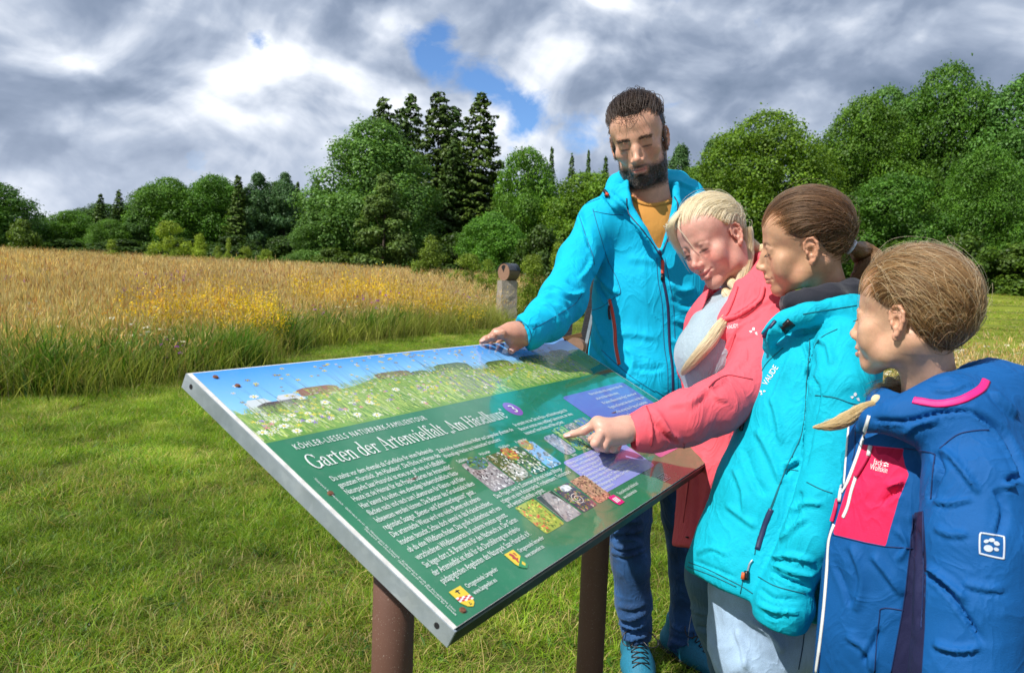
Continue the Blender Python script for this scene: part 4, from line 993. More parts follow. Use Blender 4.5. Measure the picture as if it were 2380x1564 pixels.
# ---- serif title drawn stroke by stroke
def serif_title(body, u, v, size, width, z):
    mb = MB(); mb2 = []
    X = [0.]
    TK, TN = .092, .030
    def poly(pts): mb2.append([(X[0]+x, y) for x, y in pts])
    def stem(x, y0, y1, t=TK): poly([(x-t/2, y0), (x+t/2, y0), (x+t/2, y1), (x-t/2, y1)])
    def ser(x, y, w, side=0):
        h = .026; a = x-w/2 if side <= 0 else x; b_ = x+w/2 if side >= 0 else x
        poly([(a, y), (b_, y), (b_, y+h), (a, y+h)])
    def arc(cx, cy, rx, ry, a0, a1, t1=TK, t2=TN):
        n = max(4, int(abs(a1-a0)/18)); pr = None
        for k in range(n+1):
            a = math.radians(a0+(a1-a0)*k/n); w = t2+(t1-t2)*abs(math.cos(a))**1.5
            p = ((cx+(rx)*math.cos(a), cy+(ry)*math.sin(a)), (cx+(rx-w)*math.cos(a), cy+(ry-w)*math.sin(a)))
            if pr: poly([pr[0], p[0], p[1], pr[1]])
            pr = p
    def diag(x0, y0, x1, y1, t): poly([(x0-t/2, y0), (x0+t/2, y0), (x1+t/2, y1), (x1-t/2, y1)])
    def dot(x, y, r=.055): poly([(x+r*math.cos(a), y+r*math.sin(a)) for a in np.linspace(0, 6.283, 9)[:-1]])
    def quo(x, y, s=1):
        for dx in (0, .13): dot(x+dx, y, .045); diag(x+dx-.02*s, y-.11*s if s > 0 else y, x+dx+.02, y if s > 0 else y+.11, .04)
    def arch(x): stem(x+.30, 0, .30); arc(x+.175, .29, .17, .165, 0, 165, TK, .04); ser(x+.30, 0, .20)
    for ch in body:
        if ch == 'G': arc(.36, .34, .34, .355, 42, 322, .11, .035); stem(.62, .04, .30); ser(.62, .285, .24); stem(.60, .47, .66, .035); adv = .76
        elif ch in 'aä':
            stem(.34, .05, .33); arc(.225, .31, .16, .15, 0, 165, TK, .035); arc(.19, .135, .17, .14, 75, 300, TK, .035); diag(.40, 0.02, .34, .06, .06); ser(.40, 0.0, .12); dot(.10, .34, .05); adv = .49
            if ch == 'ä': dot(.13, .60, .05); dot(.32, .60, .05)
        elif ch == 'r': stem(.14, 0, .45); ser(.14, 0, .24); ser(.14, .43, .16, -1); arc(.29, .30, .155, .155, 55, 170, .05, .045); dot(.36, .40, .05); adv = .42
        elif ch == 't': stem(.15, .08, .58); poly([(.02, .42), (.32, .42), (.32, .45), (.02, .45)]); arc(.24, .12, .135, .125, 180, 320, TK, .035); adv = .36
        elif ch == 'e': arc(.235, .225, .215, .24, 5, 325, .095, .034); poly([(.06, .235), (.43, .235), (.43, .265), (.06, .265)]); adv = .47
        elif ch == 'n': stem(.13, 0, .45); ser(.13, 0, .22); ser(.13, .43, .16, -1); arch(.12); adv = .56
        elif ch == 'm': stem(.13, 0, .45); ser(.13, 0, .22); ser(.13, .43, .16, -1); arch(.12); arch(.41); adv = .85
        elif ch == 'u': stem(.13, .14, .45); ser(.13, .43, .16, -1); arc(.27, .16, .185, .17, 180, 330, TK, .04); stem(.42, 0, .45); ser(.42, 0, .16, 1); ser(.42, .43, .16, -1); adv = .57
        elif ch == 'd': arc(.24, .225, .215, .24, 0, 360, .09, .032); stem(.42, 0, .73); ser(.42, .71, .18, -1); ser(.42, 0, .18, 1); adv = .56
        elif ch == 'b': arc(.30, .225, .215, .24, 0, 360, .09, .032); stem(.12, .0, .73); ser(.12, .71, .18, -1); adv = .55
        elif ch == 'l': stem(.13, 0, .73); ser(.13, 0, .24); ser(.13, .71, .18, -1); adv = .28
        elif ch == 'i': stem(.13, 0, .45); ser(.13, 0, .24); ser(.13, .43, .16, -1); dot(.13, .60, .055); adv = .28
        elif ch == 'f': stem(.14, 0, .60); ser(.14, 0, .26); poly([(.02, .42), (.32, .42), (.32, .45), (.02, .45)]); arc(.265, .60, .17, .14, 45, 180, TK, .035); dot(.36, .67, .045); adv = .34
        elif ch == 'v': diag(.24, 0, .08, .45, .10); diag(.26, 0, .42, .45, .035); ser(.09, .43, .2); ser(.41, .43, .16); adv = .50
        elif ch == 's': arc(.19, .335, .145, .125, 30, 250, .07, .04); arc(.19, .125, .155, .13, -150, 80, .075, .04); adv = .39
        elif ch == 'A': diag(.08, 0, .33, .70, .035); diag(.60, 0, .34, .70, .105); poly([(.17, .22), (.5, .22), (.5, .25), (.17, .25)]); ser(.08, 0, .2); ser(.60, 0, .24); adv = .70
        elif ch == 'H': stem(.15, 0, .68); stem(.60, 0, .68); poly([(.15, .33), (.6, .33), (.6, .365), (.15, .365)]); [ser(a, b_, .26) for a in (.15, .60) for b_ in (0, .655)]; adv = .78
        elif ch == '„': quo(.08, .03, 1); adv = .29
        elif ch == '“': quo(.06, .56, -1); adv = .28
        else: adv = .25
        X[0] += adv
    sx = width/X[0]
    for k, p in enumerate(mb2):
        q = np.array(p); ar = sum(q[i][0]*q[(i+1) % len(q)][1]-q[(i+1) % len(q)][0]*q[i][1] for i in range(len(q)))
        if ar < 0: q = q[::-1]
        mb.add([(u+x*sx, -v+y*size, z+(k % 7)*4e-6) for x, y in q], [tuple(range(len(q)))])
    return mb
bpart('title_text', serif_title('Garten der Artenvielfalt „Am Häselbure“', .0300, .2615, .0470, .522, z), mats=[M_TXT])
# ================================================================== STONE PILLAR, LOG, TIMBER, WIRE FENCE
M_STONE = mat('weathered_grey_stone', lambda t: (lambda tc: t.n('ShaderNodeBsdfPrincipled', Base__Color=t.mix(t.mapr(t.noise(tc, 30., 6, .7), .4, .7, 0, .8), t.mix(t.noise(tc, 6., 6, .6), (.30, .25, .20), (.46, .42, .37)), (.13, .12, .09)),
    Roughness=.9, Normal=t.n('ShaderNodeBump', Strength=.8, Distance=.02, Height=t.noise(tc, 40., 6, .7))))(t.n('ShaderNodeTexCoord').outputs['Object']))
def wood_mat(name, c1, c2, sc=(1, 1, 8)):
    return mat(name, lambda t: (lambda tc: t.n('ShaderNodeBsdfPrincipled', Base__Color=t.mix(t.noise(t.n('ShaderNodeMapping', Vector=tc, Scale=sc).outputs[0], 12., 6, .65), c1, c2), Roughness=.75,
        Normal=t.n('ShaderNodeBump', Strength=.5, Distance=.01, Height=t.noise(t.n('ShaderNodeMapping', Vector=tc, Scale=sc).outputs[0], 20., 5))))(t.n('ShaderNodeTexCoord').outputs['Object']))
M_END = wood_mat('cut_log_end', (.34, .20, .13), (.20, .11, .07), (1, 1, 1)); M_LOGS = wood_mat('log_bark', (.22, .16, .09), (.10, .075, .045)); M_ROOF = simple_mat('black_roofing_sheet', (.035, .04, .05), .25, noise_amt=.4, noise_scale=20.)
pb_ = ground(1176, 742); PD = pb_[1]
def rough_box(name, ctr, wx, wy, h, mt, parent, taper=.08, seed=1, rot=.35):
    g = np.random.default_rng(seed); V, F = [], []; n = 8; ring = []
    for k in range(9):
        f = k/8; sx, sy = wx/2*(1-taper*f)*g.uniform(.97, 1.03), wy/2*(1-taper*f)*g.uniform(.97, 1.03); r = []
        for a, b_ in ((-1, -1), (0, -1.03), (1, -1), (1.03, 0), (1, 1), (0, 1.03), (-1, 1), (-1.03, 0)):
            x, y = a*sx+g.normal(0, .006), b_*sy+g.normal(0, .006); r.append(len(V)); V.append((ctr[0]+x*math.cos(rot)-y*math.sin(rot), ctr[1]+x*math.sin(rot)+y*math.cos(rot), ctr[2]+h*f))
        ring.append(r)
    for k in range(8):
        for i in range(8): F.append((ring[k][i], ring[k][(i+1) % 8], ring[k+1][(i+1) % 8], ring[k+1][i]))
    F.append(tuple(ring[0][::-1])); F.append(tuple(ring[-1])); return link(name, mesh_from(name, V, F, [mt]), parent)
ph = at(1176, 652, PD)[2]-pb_[2]; pw_ = 38*PD/FPX
o = rough_box('stone_pillar', (0, 0, -.1), pw_*1.08, pw_*.95, ph+.1, M_STONE, None, .10, 3); o.location = tuple(pb_.tolist()); o['label'] = 'weathered grey stone pillar standing at the meadow edge'; o['category'] = 'pillar'
lg = empty('log_section', tuple((pb_+np.array([0, 0, ph])).tolist()), 'short cut log with black roofing sheet lying on the stone pillar', 'log')
R_ = 19.5*PD/FPX; ax = unit(np.array([-.72, -.69, 0])); Lg = .19; c0 = pb_+np.array([.03, 0, ph+R_-.01]); sd = np.cross(ax, [0, 0, 1.])
def ringp(c, r, a): return c+r*(sd*math.cos(a)+np.array([0, 0, 1.])*math.sin(a))
b = MB(); n = 28; A0 = [ringp(c0+ax*Lg, R_*(1+.03*math.sin(3*a)), a) for a in np.linspace(0, 2*math.pi, n, endpoint=False)]; A1 = [ringp(c0-ax*Lg, R_*(1+.03*math.sin(3*a)), a) for a in np.linspace(0, 2*math.pi, n, endpoint=False)]
b.add(A0+A1, [(i, (i+1) % n, n+(i+1) % n, n+i) for i in range(n)]+[tuple(n+i for i in range(n))]); part('bark', b.mesh('bark', [M_LOGS], True), lg)
b = MB(); b.add([c0+ax*(Lg+.004)]+[ringp(c0+ax*(Lg+.003), R_*.99, a) for a in np.linspace(0, 2*math.pi, n, endpoint=False)], [(0, 1+(i+1) % n, 1+i) for i in range(n)]); part('cut_end', b.mesh('cut_end', [M_END]), lg)
b = MB(); b.add([c0+ax*(Lg+.007)]+[ringp(c0+ax*(Lg+.007)+np.array([0, 0, R_*.45]), R_*.42, a) for a in np.linspace(.3, 2.4, 8)], [(0, i+2, i+1) for i in range(7)]); part('hollow', b.mesh('hollow', [M_HOLE]), lg)
b = MB(); vs = []; m_ = 16
for s_ in (1, -1):
    for rr in (R_*1.05, R_*1.09): vs += [ringp(c0+ax*(Lg*1.08*s_), rr, a) for a in np.linspace(.15, 2.9, m_)]
fs = []
for i in range(m_-1): fs += [(m_+i, m_+i+1, 3*m_+i+1, 3*m_+i), (i, 2*m_+i, 2*m_+i+1, i+1), (i, i+1, m_+i+1, m_+i), (2*m_+i, 3*m_+i, 3*m_+i+1, 2*m_+i+1)]
b.add(vs, fs); part('roofing_sheet', b.mesh('roofing_sheet', [M_ROOF], True), lg)
# wooden easel-like thing glimpsed between sleeve and jacket
M_PLANK = wood_mat('brown_plank', (.20, .10, .035), (.09, .045, .018)); M_DARKW = wood_mat('dark_plank_edge', (.03, .03, .035), (.015, .015, .02))
tb_ = empty('wooden_display', tuple(at(1345, 790, 4.6)*np.array([1, 1, 0])+np.array([0, 0, .0])), 'leaning brown plank board with dark edge behind the man', 'board')
def slab(name, p0, p1, w, th, mt, parent, wd=np.array([1., 0, 0])):
    p0, p1 = np.array(p0), np.array(p1); d = unit(p1-p0); wv = unit(wd-d*np.dot(wd, d)); nv = np.cross(d, wv); b = MB(); vs = [q+wv*a*w/2+nv*c*th/2 for q in (p0, p1) for a, c in ((-1, -1), (1, -1), (1, 1), (-1, 1))]
    b.add(vs, [(0, 3, 2, 1), (4, 5, 6, 7), (0, 1, 5, 4), (1, 2, 6, 5), (2, 3, 7, 6), (3, 0, 4, 7)]); return part(name, b.mesh(name, [mt]), parent)
slab('plank', at(1365, 900, 4.6), at(1412, 640, 4.7), .16, .04, M_PLANK, tb_); slab('edge_strip', at(1330, 900, 4.58), at(1385, 640, 4.68), .03, .05, M_DARKW, tb_); slab('edge_strip', at(1345, 880, 4.57), at(1395, 640, 4.67), .02, .02, M_GALV, tb_)
slab('plank', at(1400, 880, 4.65), at(1440, 640, 4.75), .14, .04, M_PLANK, tb_); slab('foot', at(1310, 870, 4.6)*np.array([1, 1, 1]), at(1322, 745, 4.6), .05, .05, M_DARKW, tb_)
slab('rung', at(1300, 792, 4.55), at(1352, 778, 4.55), .02, .03, M_PLANK, tb_, np.array([0, 1., 0]))
ls = at(1340, 802, 4.2); b = MB(); b.tube([ls+np.array([.02, .12, -.02]), ls+np.array([-.02, -.10, 0])], .052, 20); o = link('round_log_stub', b.mesh('round_log_stub', [M_END]), None, 'round brown log end beside the leaning plank board', 'log')
b = MB(); b.tube([ls+np.array([0, 0, -.05]), (ls[0], ls[1], -.05)], .035, 10); link('short_post', b.mesh('short_post', [M_LOGS], True), None, 'short round post carrying the brown log end', 'post')
# fine wire fence on the right
fp = [(2180, 700), (2290, 706), (2420, 714), (2560, 722)]
wf_ = empty('wire_fence', tuple((at(2290, 706, 11.)*np.array([1, 1, 0])).tolist()), 'thin wire fence crossing the mown field on the right', 'fence')
for k, dz in enumerate((0., -.11, -.22, -.33)):
    pts = []
    for i, (px, py) in enumerate(fp): p = at(px, py, 11.+i*.3); p[2] += dz; pts.append(p+np.array([0, 0, -.015*(i % 2)]))
    b = MB(); b.tube(pts, .0022, 5, False); part('wire', b.mesh('wire', [simple_mat('dull_wire', (.16, .15, .12), .6, .3)], True), wf_)
for i, px in enumerate((2180, 2600)):
    p = at(px, 700+i*8, 11.1+i*.3); b = MB(); b.tube([(p[0], p[1], float(gz(p[0], p[1]))-.1), (p[0]+.01, p[1], p[2]+.04)], .009, 6); part('post', b.mesh('post', [M_LOGS], True), wf_)
# weathered rails by the saplings
for i, (px, py, w, tx) in enumerate([(415, 603, 24, 'low grey wooden rail left of the second sapling'), (510, 608, 20, 'low grey wooden rail below the narrow sapling')]):
    p = at(px, py, 54); z0 = p[2]; L = w*54/FPX; r = empty('wooden_rail', (p[0], 54, float(gz(p[0], 54))), tx, 'fence', 'low rails at the far meadow edge')
    for q in (-1, 1): b = MB(); b.box((p[0]+q*L-.06, 53.94, float(gz(p[0], 54))-.1), (p[0]+q*L+.06, 54.06, z0+.15)); part('post', b.mesh('post', [M_STONE]), r)
    b = MB(); b.box((p[0]-L-.1, 53.9, z0+.02), (p[0]+L+.1, 53.94, z0+.14)); part('rail', b.mesh('rail', [M_STONE]), r)
# ================================================================== IMPLICIT MODELLING (bodies and clothes)
import openvdb as vdb
_lat = np.random.default_rng(5).uniform(-1, 1, (32, 32, 32)).astype(np.float32)
def vnoise(P, scale=1., seed=0):
    """smooth value noise in [-1,1], P (n,3)"""
    Q = P*scale+np.array([seed*7.31, seed*3.77, seed*5.13]); i = np.floor(Q).astype(int); f = Q-i; f = f*f*(3-2*f)
    r = 0
    for dx in (0, 1):
        for dy in (0, 1):
            for dz in (0, 1):
                w = (f[:, 0] if dx else 1-f[:, 0])*(f[:, 1] if dy else 1-f[:, 1])*(f[:, 2] if dz else 1-f[:, 2])
                r = r+w*_lat[(i[:, 0]+dx) % 32, (i[:, 1]+dy) % 32, (i[:, 2]+dz) % 32]
    return r
class SDF:
    def __init__(s, lo, hi, vs):
        s.lo = np.array(lo, float); s.vs = vs; n = np.ceil((np.array(hi)-s.lo)/vs).astype(int)+1
        s.n = n; s.ax = [(s.lo[i]+vs*np.arange(n[i])).astype(np.float32) for i in range(3)]
        s.d = np.full(n, .5, np.float32)
    def _reg(s, lo, hi):
        a = np.maximum(0, np.floor((np.array(lo)-s.lo)/s.vs).astype(int)); b = np.minimum(s.n, np.ceil((np.array(hi)-s.lo)/s.vs).astype(int)+1)
        if np.any(b <= a): return None
        sl = tuple(slice(a[i], b[i]) for i in range(3))
        return sl, s.ax[0][sl[0]][:, None, None], s.ax[1][sl[1]][None, :, None], s.ax[2][sl[2]][None, None, :]
    def _apply(s, sl, d, k, op):
        a = s.d[sl]
        if op == 'u':
            if k > 0: h = np.maximum(k-np.abs(a-d), 0)/k; s.d[sl] = np.minimum(a, d)-h*h*k*.25
            else: s.d[sl] = np.minimum(a, d)
        else:
            if k > 0: h = np.maximum(k-np.abs(a+d), 0)/k; s.d[sl] = np.maximum(a, -d)+h*h*k*.25
            else: s.d[sl] = np.maximum(a, -d)
    def cap(s, A, B, ra, rb=None, k=.01, op='u', flat=None):
        A, B = np.asarray(A, float), np.asarray(B, float); rb = ra if rb is None else rb; m_ = max(ra, rb)+k+3*s.vs
        reg = s._reg(np.minimum(A, B)-m_, np.maximum(A, B)+m_)
        if reg is None: return s
        sl, X, Y, Z = reg; ab = B-A; L2 = max(ab@ab, 1e-12)
        px, py, pz = X-A[0], Y-A[1], Z-A[2]
        t = np.clip((px*ab[0]+py*ab[1]+pz*ab[2])/L2, 0, 1)
        qx, qy, qz = px-t*ab[0], py-t*ab[1], pz-t*ab[2]
        if flat is not None:
            ax, ratio = np.asarray(flat[0], float), flat[1]; ax = ax/np.linalg.norm(ax); c = (qx*ax[0]+qy*ax[1]+qz*ax[2])*(1/ratio-1)
            qx, qy, qz = qx+c*ax[0], qy+c*ax[1], qz+c*ax[2]
            d = (np.sqrt(qx*qx+qy*qy+qz*qz)-(ra+(rb-ra)*t))*(ratio if ratio < 1 else 1)**.5
        else: d = np.sqrt(qx*qx+qy*qy+qz*qz)-(ra+(rb-ra)*t)
        s._apply(sl, d.astype(np.float32), k, op); return s
    def chain(s, pts, k=.01, op='u', flat=None):
        for (a, ra), (b, rb) in zip(pts[:-1], pts[1:]): s.cap(a, b, ra, rb, k, op, flat)
        return s
    def ell(s, C, r, R=None, k=.01, op='u'):
        C = np.asarray(C, float); r = np.asarray(r, float)*np.ones(3); m_ = r.max()+k+3*s.vs
        reg = s._reg(C-m_, C+m_)
        if reg is None: return s
        sl, X, Y, Z = reg; x, y, z = X-C[0], Y-C[1], Z-C[2]
        if R is not None:   # columns of R are the ellipsoid axes in world
            x, y, z = (x*R[0, i]+y*R[1, i]+z*R[2, i] for i in range(3))
        k0 = np.sqrt((x/r[0])**2+(y/r[1])**2+(z/r[2])**2); k1 = np.sqrt((x/r[0]**2)**2+(y/r[1]**2)**2+(z/r[2]**2)**2)+1e-9
        s._apply(sl, (k0*(k0-1)/k1).astype(np.float32), k, op); return s
    def plane(s, P, n, k=.0, region=None):
        """remove everything on the side n points to"""
        n = unit(n); lo, hi = (s.lo, s.lo+s.n*s.vs) if region is None else region
        reg = s._reg(lo, hi)
        if reg is None: return s
        sl, X, Y, Z = reg
        d = -((X-P[0])*n[0]+(Y-P[1])*n[1]+(Z-P[2])*n[2])
        s._apply(sl, d.astype(np.float32), k, 's'); return s
    def prism(s, px, D0, D1, k=.004, op='s'):
        """cut with a polygonal wedge given by picture points between depths D0 and D1 (all faces real planes)"""
        P0 = [at(x, y, D0) for x, y in px]; P1 = [at(x, y, D1) for x, y in px]
        allp = np.array(P0+P1); m_ = .02
        reg = s._reg(allp.min(0)-m_, allp.max(0)+m_)
        if reg is None: return s
        sl, X, Y, Z = reg; X, Y, Z = np.broadcast_arrays(X, Y, Z); V = np.stack([X, Y, Z], -1).reshape(-1, 3).astype(float)
        near = s.d[sl].ravel() < .03; d = np.full(len(V), .1)
        if near.any():
            Vn = V[near]; dd = -sdpoly(project(Vn), px)*Vn[:, 1]/FPX; d[near] = np.maximum(dd, np.maximum(D0-Vn[:, 1], Vn[:, 1]-D1))
        s._apply(sl, d.reshape(X.shape).astype(np.float32), k, op); return s
    def offset(s, r): s.d = s.d-r; return s
    def mesh(s, smooth=1):
        d = np.clip(s.d/s.vs, -4, 4).astype(np.float32)
        d[0] = d[-1] = 4; d[:, 0] = d[:, -1] = 4; d[:, :, 0] = d[:, :, -1] = 4
        g = vdb.FloatGrid(4.0); g.copyFromArray(d)
        pts, tris, quads = g.convertToPolygons(isovalue=0., adaptivity=0.)
        V = np.asarray(pts, float)*s.vs+s.lo; Q = np.asarray(quads, int).reshape(-1, 4); T = np.asarray(tris, int).reshape(-1, 3)
        if len(T): Q = np.concatenate([Q, np.concatenate([T, T[:, 2:]], 1)])
        # orientation
        a, b, c, e = V[Q[:, 0]], V[Q[:, 1]], V[Q[:, 2]], V[Q[:, 3]]
        vol = np.einsum('ij,ij->i', a, np.cross(b, c)+np.cross(c, e)).sum()
        if vol < 0:
            tri = Q[:, 2] == Q[:, 3]; R_ = Q[:, ::-1].copy(); R_[tri] = Q[tri][:, [2, 1, 0, 0]]; Q = R_
        return Mesh(V, Q)
class Mesh:
    def __init__(s, V, Q): s.V, s.Q = V, Q
    def normals(s):
        V, Q = s.V, s.Q; fn = np.cross(V[Q[:, 2]]-V[Q[:, 0]], V[Q[:, 3]]-V[Q[:, 1]]); N = np.zeros_like(V)
        for i in range(4): np.add.at(N, Q[:, i], fn)
        return N/(np.linalg.norm(N, axis=1)[:, None]+1e-12)
    def relax(s, it=1, w=.5):
        for _ in range(it):
            A = np.zeros_like(s.V); c = np.zeros(len(s.V))
            for i in range(4):
                j = s.Q[:, (i+1) % 4]; np.add.at(A, s.Q[:, i], s.V[j]); np.add.at(c, s.Q[:, i], 1); np.add.at(A, j, s.V[s.Q[:, i]]); np.add.at(c, j, 1)
            ok = c > 0; s.V[ok] += w*(A[ok]/c[ok][:, None]-s.V[ok])
        return s
    def biggest(s, keep=400):
        """drop tiny stray islands"""
        n = len(s.V); lab = np.arange(n)
        for _ in range(200):
            m_ = lab[s.Q].min(1); new = lab.copy()
            for i in range(4): np.minimum.at(new, s.Q[:, i], m_)
            new = new[new]
            if np.array_equal(new, lab): break
            lab = new
        u, cnt = np.unique(lab, return_counts=True); good = np.isin(lab, u[cnt > keep])
        s.Q = s.Q[good[s.Q].all(1)]; used = np.zeros(n, bool); used[s.Q.ravel()] = True
        mp = np.cumsum(used)-1; s.V = s.V[used]; s.Q = mp[s.Q]; return s
    def bvh(s):
        tri = s.Q[:, 2] == s.Q[:, 3]
        return BVHTree.FromPolygons(s.V.tolist(), s.Q[~tri].tolist()+s.Q[tri][:, :3].tolist())
def joinm(ms):
    V, Q, o = [], [], 0
    for m_ in ms: V.append(m_.V); Q.append(m_.Q+o); o += len(m_.V)
    return Mesh(np.concatenate(V), np.concatenate(Q))
def project(V):
    q = (V-CAM) @ RW; return np.stack([1190+FPX*q[:, 0]/-q[:, 2], 782-FPX*q[:, 1]/-q[:, 2]], -1)
def seg_dist(P, poly):
    """distance (px) of points to a polyline and parameter along it"""
    best = np.full(len(P), 1e9); par = np.zeros(len(P)); side = np.zeros(len(P)); poly = np.asarray(poly, float)
    n = len(poly)-1
    for i in range(n):
        a, b = poly[i], poly[i+1]; ab = b-a; t = np.clip(((P-a)@ab)/(ab@ab+1e-9), 0, 1); q = P-a-t[:, None]*ab; d = np.hypot(q[:, 0], q[:, 1])
        m_ = d < best; best[m_] = d[m_]; par[m_] = (i+t[m_])/n; side[m_] = np.sign(ab[0]*q[m_, 1]-ab[1]*q[m_, 0])
    return best, par, side
def folds(mesh, lst, scale=1.):
    """lst of (polyline in picture units, width, height in m): cloth folds raised (or sunk) along the line on the side that faces the viewer"""
    N = mesh.normals(); P = project(mesh.V); view = mesh.V-CAM; view /= np.linalg.norm(view, axis=1)[:, None]
    fac = np.clip(-(N*view).sum(1)*2.2, 0, 1); H = np.zeros(len(P))
    for poly, w, h in lst:
        d, t, sd = seg_dist(P, smoothline(poly, 5) if len(poly) > 2 else poly); tp = np.clip(np.minimum(t, 1-t)*5, 0, 1)**.7
        x = d*sd/(w*.75)
        prof = np.exp(-np.abs(x)*1.25)-.40*np.exp(-((x-1.1)/.6)**2)-.12*np.exp(-((x+1.8)/.9)**2)
        H += 1.25*h*prof*tp
    mesh.V = mesh.V+N*(H*fac*scale)[:, None]; return mesh
def cloth_noise(mesh, amp, scale, stretch=(1, 1, 1), seed=1):
    N = mesh.normals(); P = mesh.V*np.array(stretch)
    w = np.stack([vnoise(P, scale*.6, seed+10), vnoise(P, scale*.6, seed+11), vnoise(P, scale*.6, seed+12)], -1)*.5/scale
    a = vnoise(P+w, scale, seed); b = vnoise(P+w, scale*2.1, seed+3)
    h = (1-np.abs(a))**6*1.1-.25+.35*b
    mesh.V = mesh.V+N*(amp*h)[:, None]; return mesh
def sdpoly(P, poly):
    """signed distance in picture units to a polygon, positive inside"""
    poly = [tuple(p) for p in poly]; d, _, _ = seg_dist(P, poly+[poly[0]]); ins = np.zeros(len(P), bool); j = len(poly)-1
    for i in range(len(poly)):
        xi, yi = poly[i]; xj, yj = poly[j]
        ins ^= ((yi > P[:, 1]) != (yj > P[:, 1])) & (P[:, 0] < (xj-xi)*(P[:, 1]-yi)/(yj-yi+1e-12)+xi); j = i
    return np.where(ins, d, -d)
def surf(bvh, px, py, off=0., maxd=6.):
    r = ray(px, py); r = r/np.linalg.norm(r); h = bvh.ray_cast(Vector(CAM.tolist()), Vector(r.tolist()), maxd)
    if h[0] is None: return None
    n = np.array(h[1]); n = n if n@r < 0 else -n
    return np.array(h[0])+n*off, n
def resample(poly, step):
    poly = np.asarray(poly, float); out = [poly[0]]
    for a, b in zip(poly[:-1], poly[1:]):
        k = max(1, int(np.hypot(*(b-a))/step)); out += [a+(b-a)*t for t in np.linspace(0, 1, k+1)[1:]]
    return out
def smoothline(p, n=6):
    p = np.asarray(p, float); out = []
    for i in range(len(p)-1):
        p0, p1, p2, p3 = p[max(i-1, 0)], p[i], p[i+1], p[min(i+2, len(p)-1)]
        for t in np.linspace(0, 1, n, endpoint=False): out.append(.5*((2*p1)+(-p0+p2)*t+(2*p0-5*p1+4*p2-p3)*t*t+(-p0+3*p1-3*p2+p3)*t**3))
    out.append(p[-1]); return np.array(out)
def line_on(bvh, poly, step=7.):
    pts = []
    for q in resample(smoothline(poly) if len(poly) > 2 else poly, step):
        h = surf(bvh, *q)
        if h is not None: pts.append(h)
    # drop jumps
    out = []
    for p in pts:
        if not out or np.linalg.norm(p[0]-out[-1][0]) < .06: out.append(p)
    return out
def trim_tube(name, bvh, poly, r, mt, parent, step=7., off=0., label=None, wide=1.):
    """piping, seam, cord or zip laid on a garment"""
    L = line_on(bvh, poly, step)
    if len(L) < 2: return None
    n = 6; vs, fs = [], []
    for i, (p, nr) in enumerate(L):
        t = unit(L[min(i+1, len(L)-1)][0]-L[max(i-1, 0)][0]); s = unit(np.cross(t, nr)); u = unit(np.cross(s, t))
        for k in range(n):
            a = 2*math.pi*k/n; vs.append(p+u*off+s*(r*wide*math.cos(a))+u*(r*math.sin(a)))
    for i in range(len(L)-1):
        for k in range(n): a, b = i*n+k, i*n+(k+1) % n; fs.append((a, b, b+n, a+n))
    fs += [tuple(range(n))[::-1], tuple((len(L)-1)*n+k for k in range(n))]
    return part(name, mesh_from(name, vs, fs, [mt], smooth=True), parent, label)
def flat_on(name, bvh, polys, mt, parent, off=.0012, label=None, sub=None):
    """flat print: polygons given in picture units, laid on the surface"""
    vs, fs = [], []
    for pg in polys:
        idx = []
        for q in pg:
            h = surf(bvh, *q)
            if h is None: idx = None; break
            vs.append(h[0]+h[1]*off); idx.append(len(vs)-1)
        if idx and len(idx) > 2: fs.append(tuple(idx))
    if not fs: return None
    return part(name, mesh_from(name, vs, fs, [mt]), parent, label)
def text_on(name, bvh, body, px, py, ang, size, mt, parent, width=None, shear=0., bold=.0):
    V, F = text_mesh(body, 3)
    w = V[:, 0].max()-V[:, 0].min(); sx = width/w if width else size; c, s = math.cos(ang), math.sin(ang); X = (V[:, 0]-V[:, 0].min())*sx+V[:, 1]*size*shear; Y = V[:, 1]*size
    polys = [[(px+X[i]*c+Y[i]*s, py+X[i]*s-Y[i]*c) for i in f] for f in F]
    return flat_on(name, bvh, polys, mt, parent)
def mesh_part(name, m_, mats, parent, attrs=None, colors=None, label=None):
    return part(name, mesh_from(name, m_.V, m_.Q, mats, attrs, True, colors), parent, label)

# ------------------------------------------------------------------ materials of people
def fabric(name, col, rough=.55, weave=900., bump=.12, sheen=.15, mel=0., spec=.4, col2=None, var=.06, extra=None):
    def b(t):
        tc = t.n('ShaderNodeTexCoord').outputs['Object']
        fine = t.noise(t.n('ShaderNodeMapping', Vector=tc, Scale=(1, 1, 3.5)).outputs[0], weave*.3, 4, .6); med = t.noise(tc, 14., 4)
        k = t.math('MULTIPLY', t.mapr(fine, .3, .7, 1-mel, 1+mel), t.mapr(med, .3, .7, 1-var, 1+var))
        base = tuple(col) if isinstance(col, tuple) else col
        v = t.n('ShaderNodeVectorMath', {'operation': 'SCALE'}, _0=base); t.set(v, 'Scale', k); c = v.outputs[0]
        if extra: c = extra(t, c, tc, k)
        crease = t.math('POWER', t.math('SUBTRACT', 1.0, t.math('ABSOLUTE', t.math('MULTIPLY', t.math('SUBTRACT', t.noise(t.n('ShaderNodeMapping', Vector=tc, Scale=(1, 1, .6)).outputs[0], 16., 3, .5, .8), .5), 4.))), 3.)
        h = t.math('ADD', t.math('MULTIPLY', fine, .35), t.math('MULTIPLY', t.math('MAXIMUM', crease, 0.), 1.0))
        bp = t.n('ShaderNodeBump', Strength=bump, Distance=.008, Height=h)
        return t.n('ShaderNodeBsdfPrincipled', Base__Color=c, Roughness=rough, Specular__IOR__Level=spec, Sheen__Weight=sheen, Normal=bp)
    return mat(name, b)
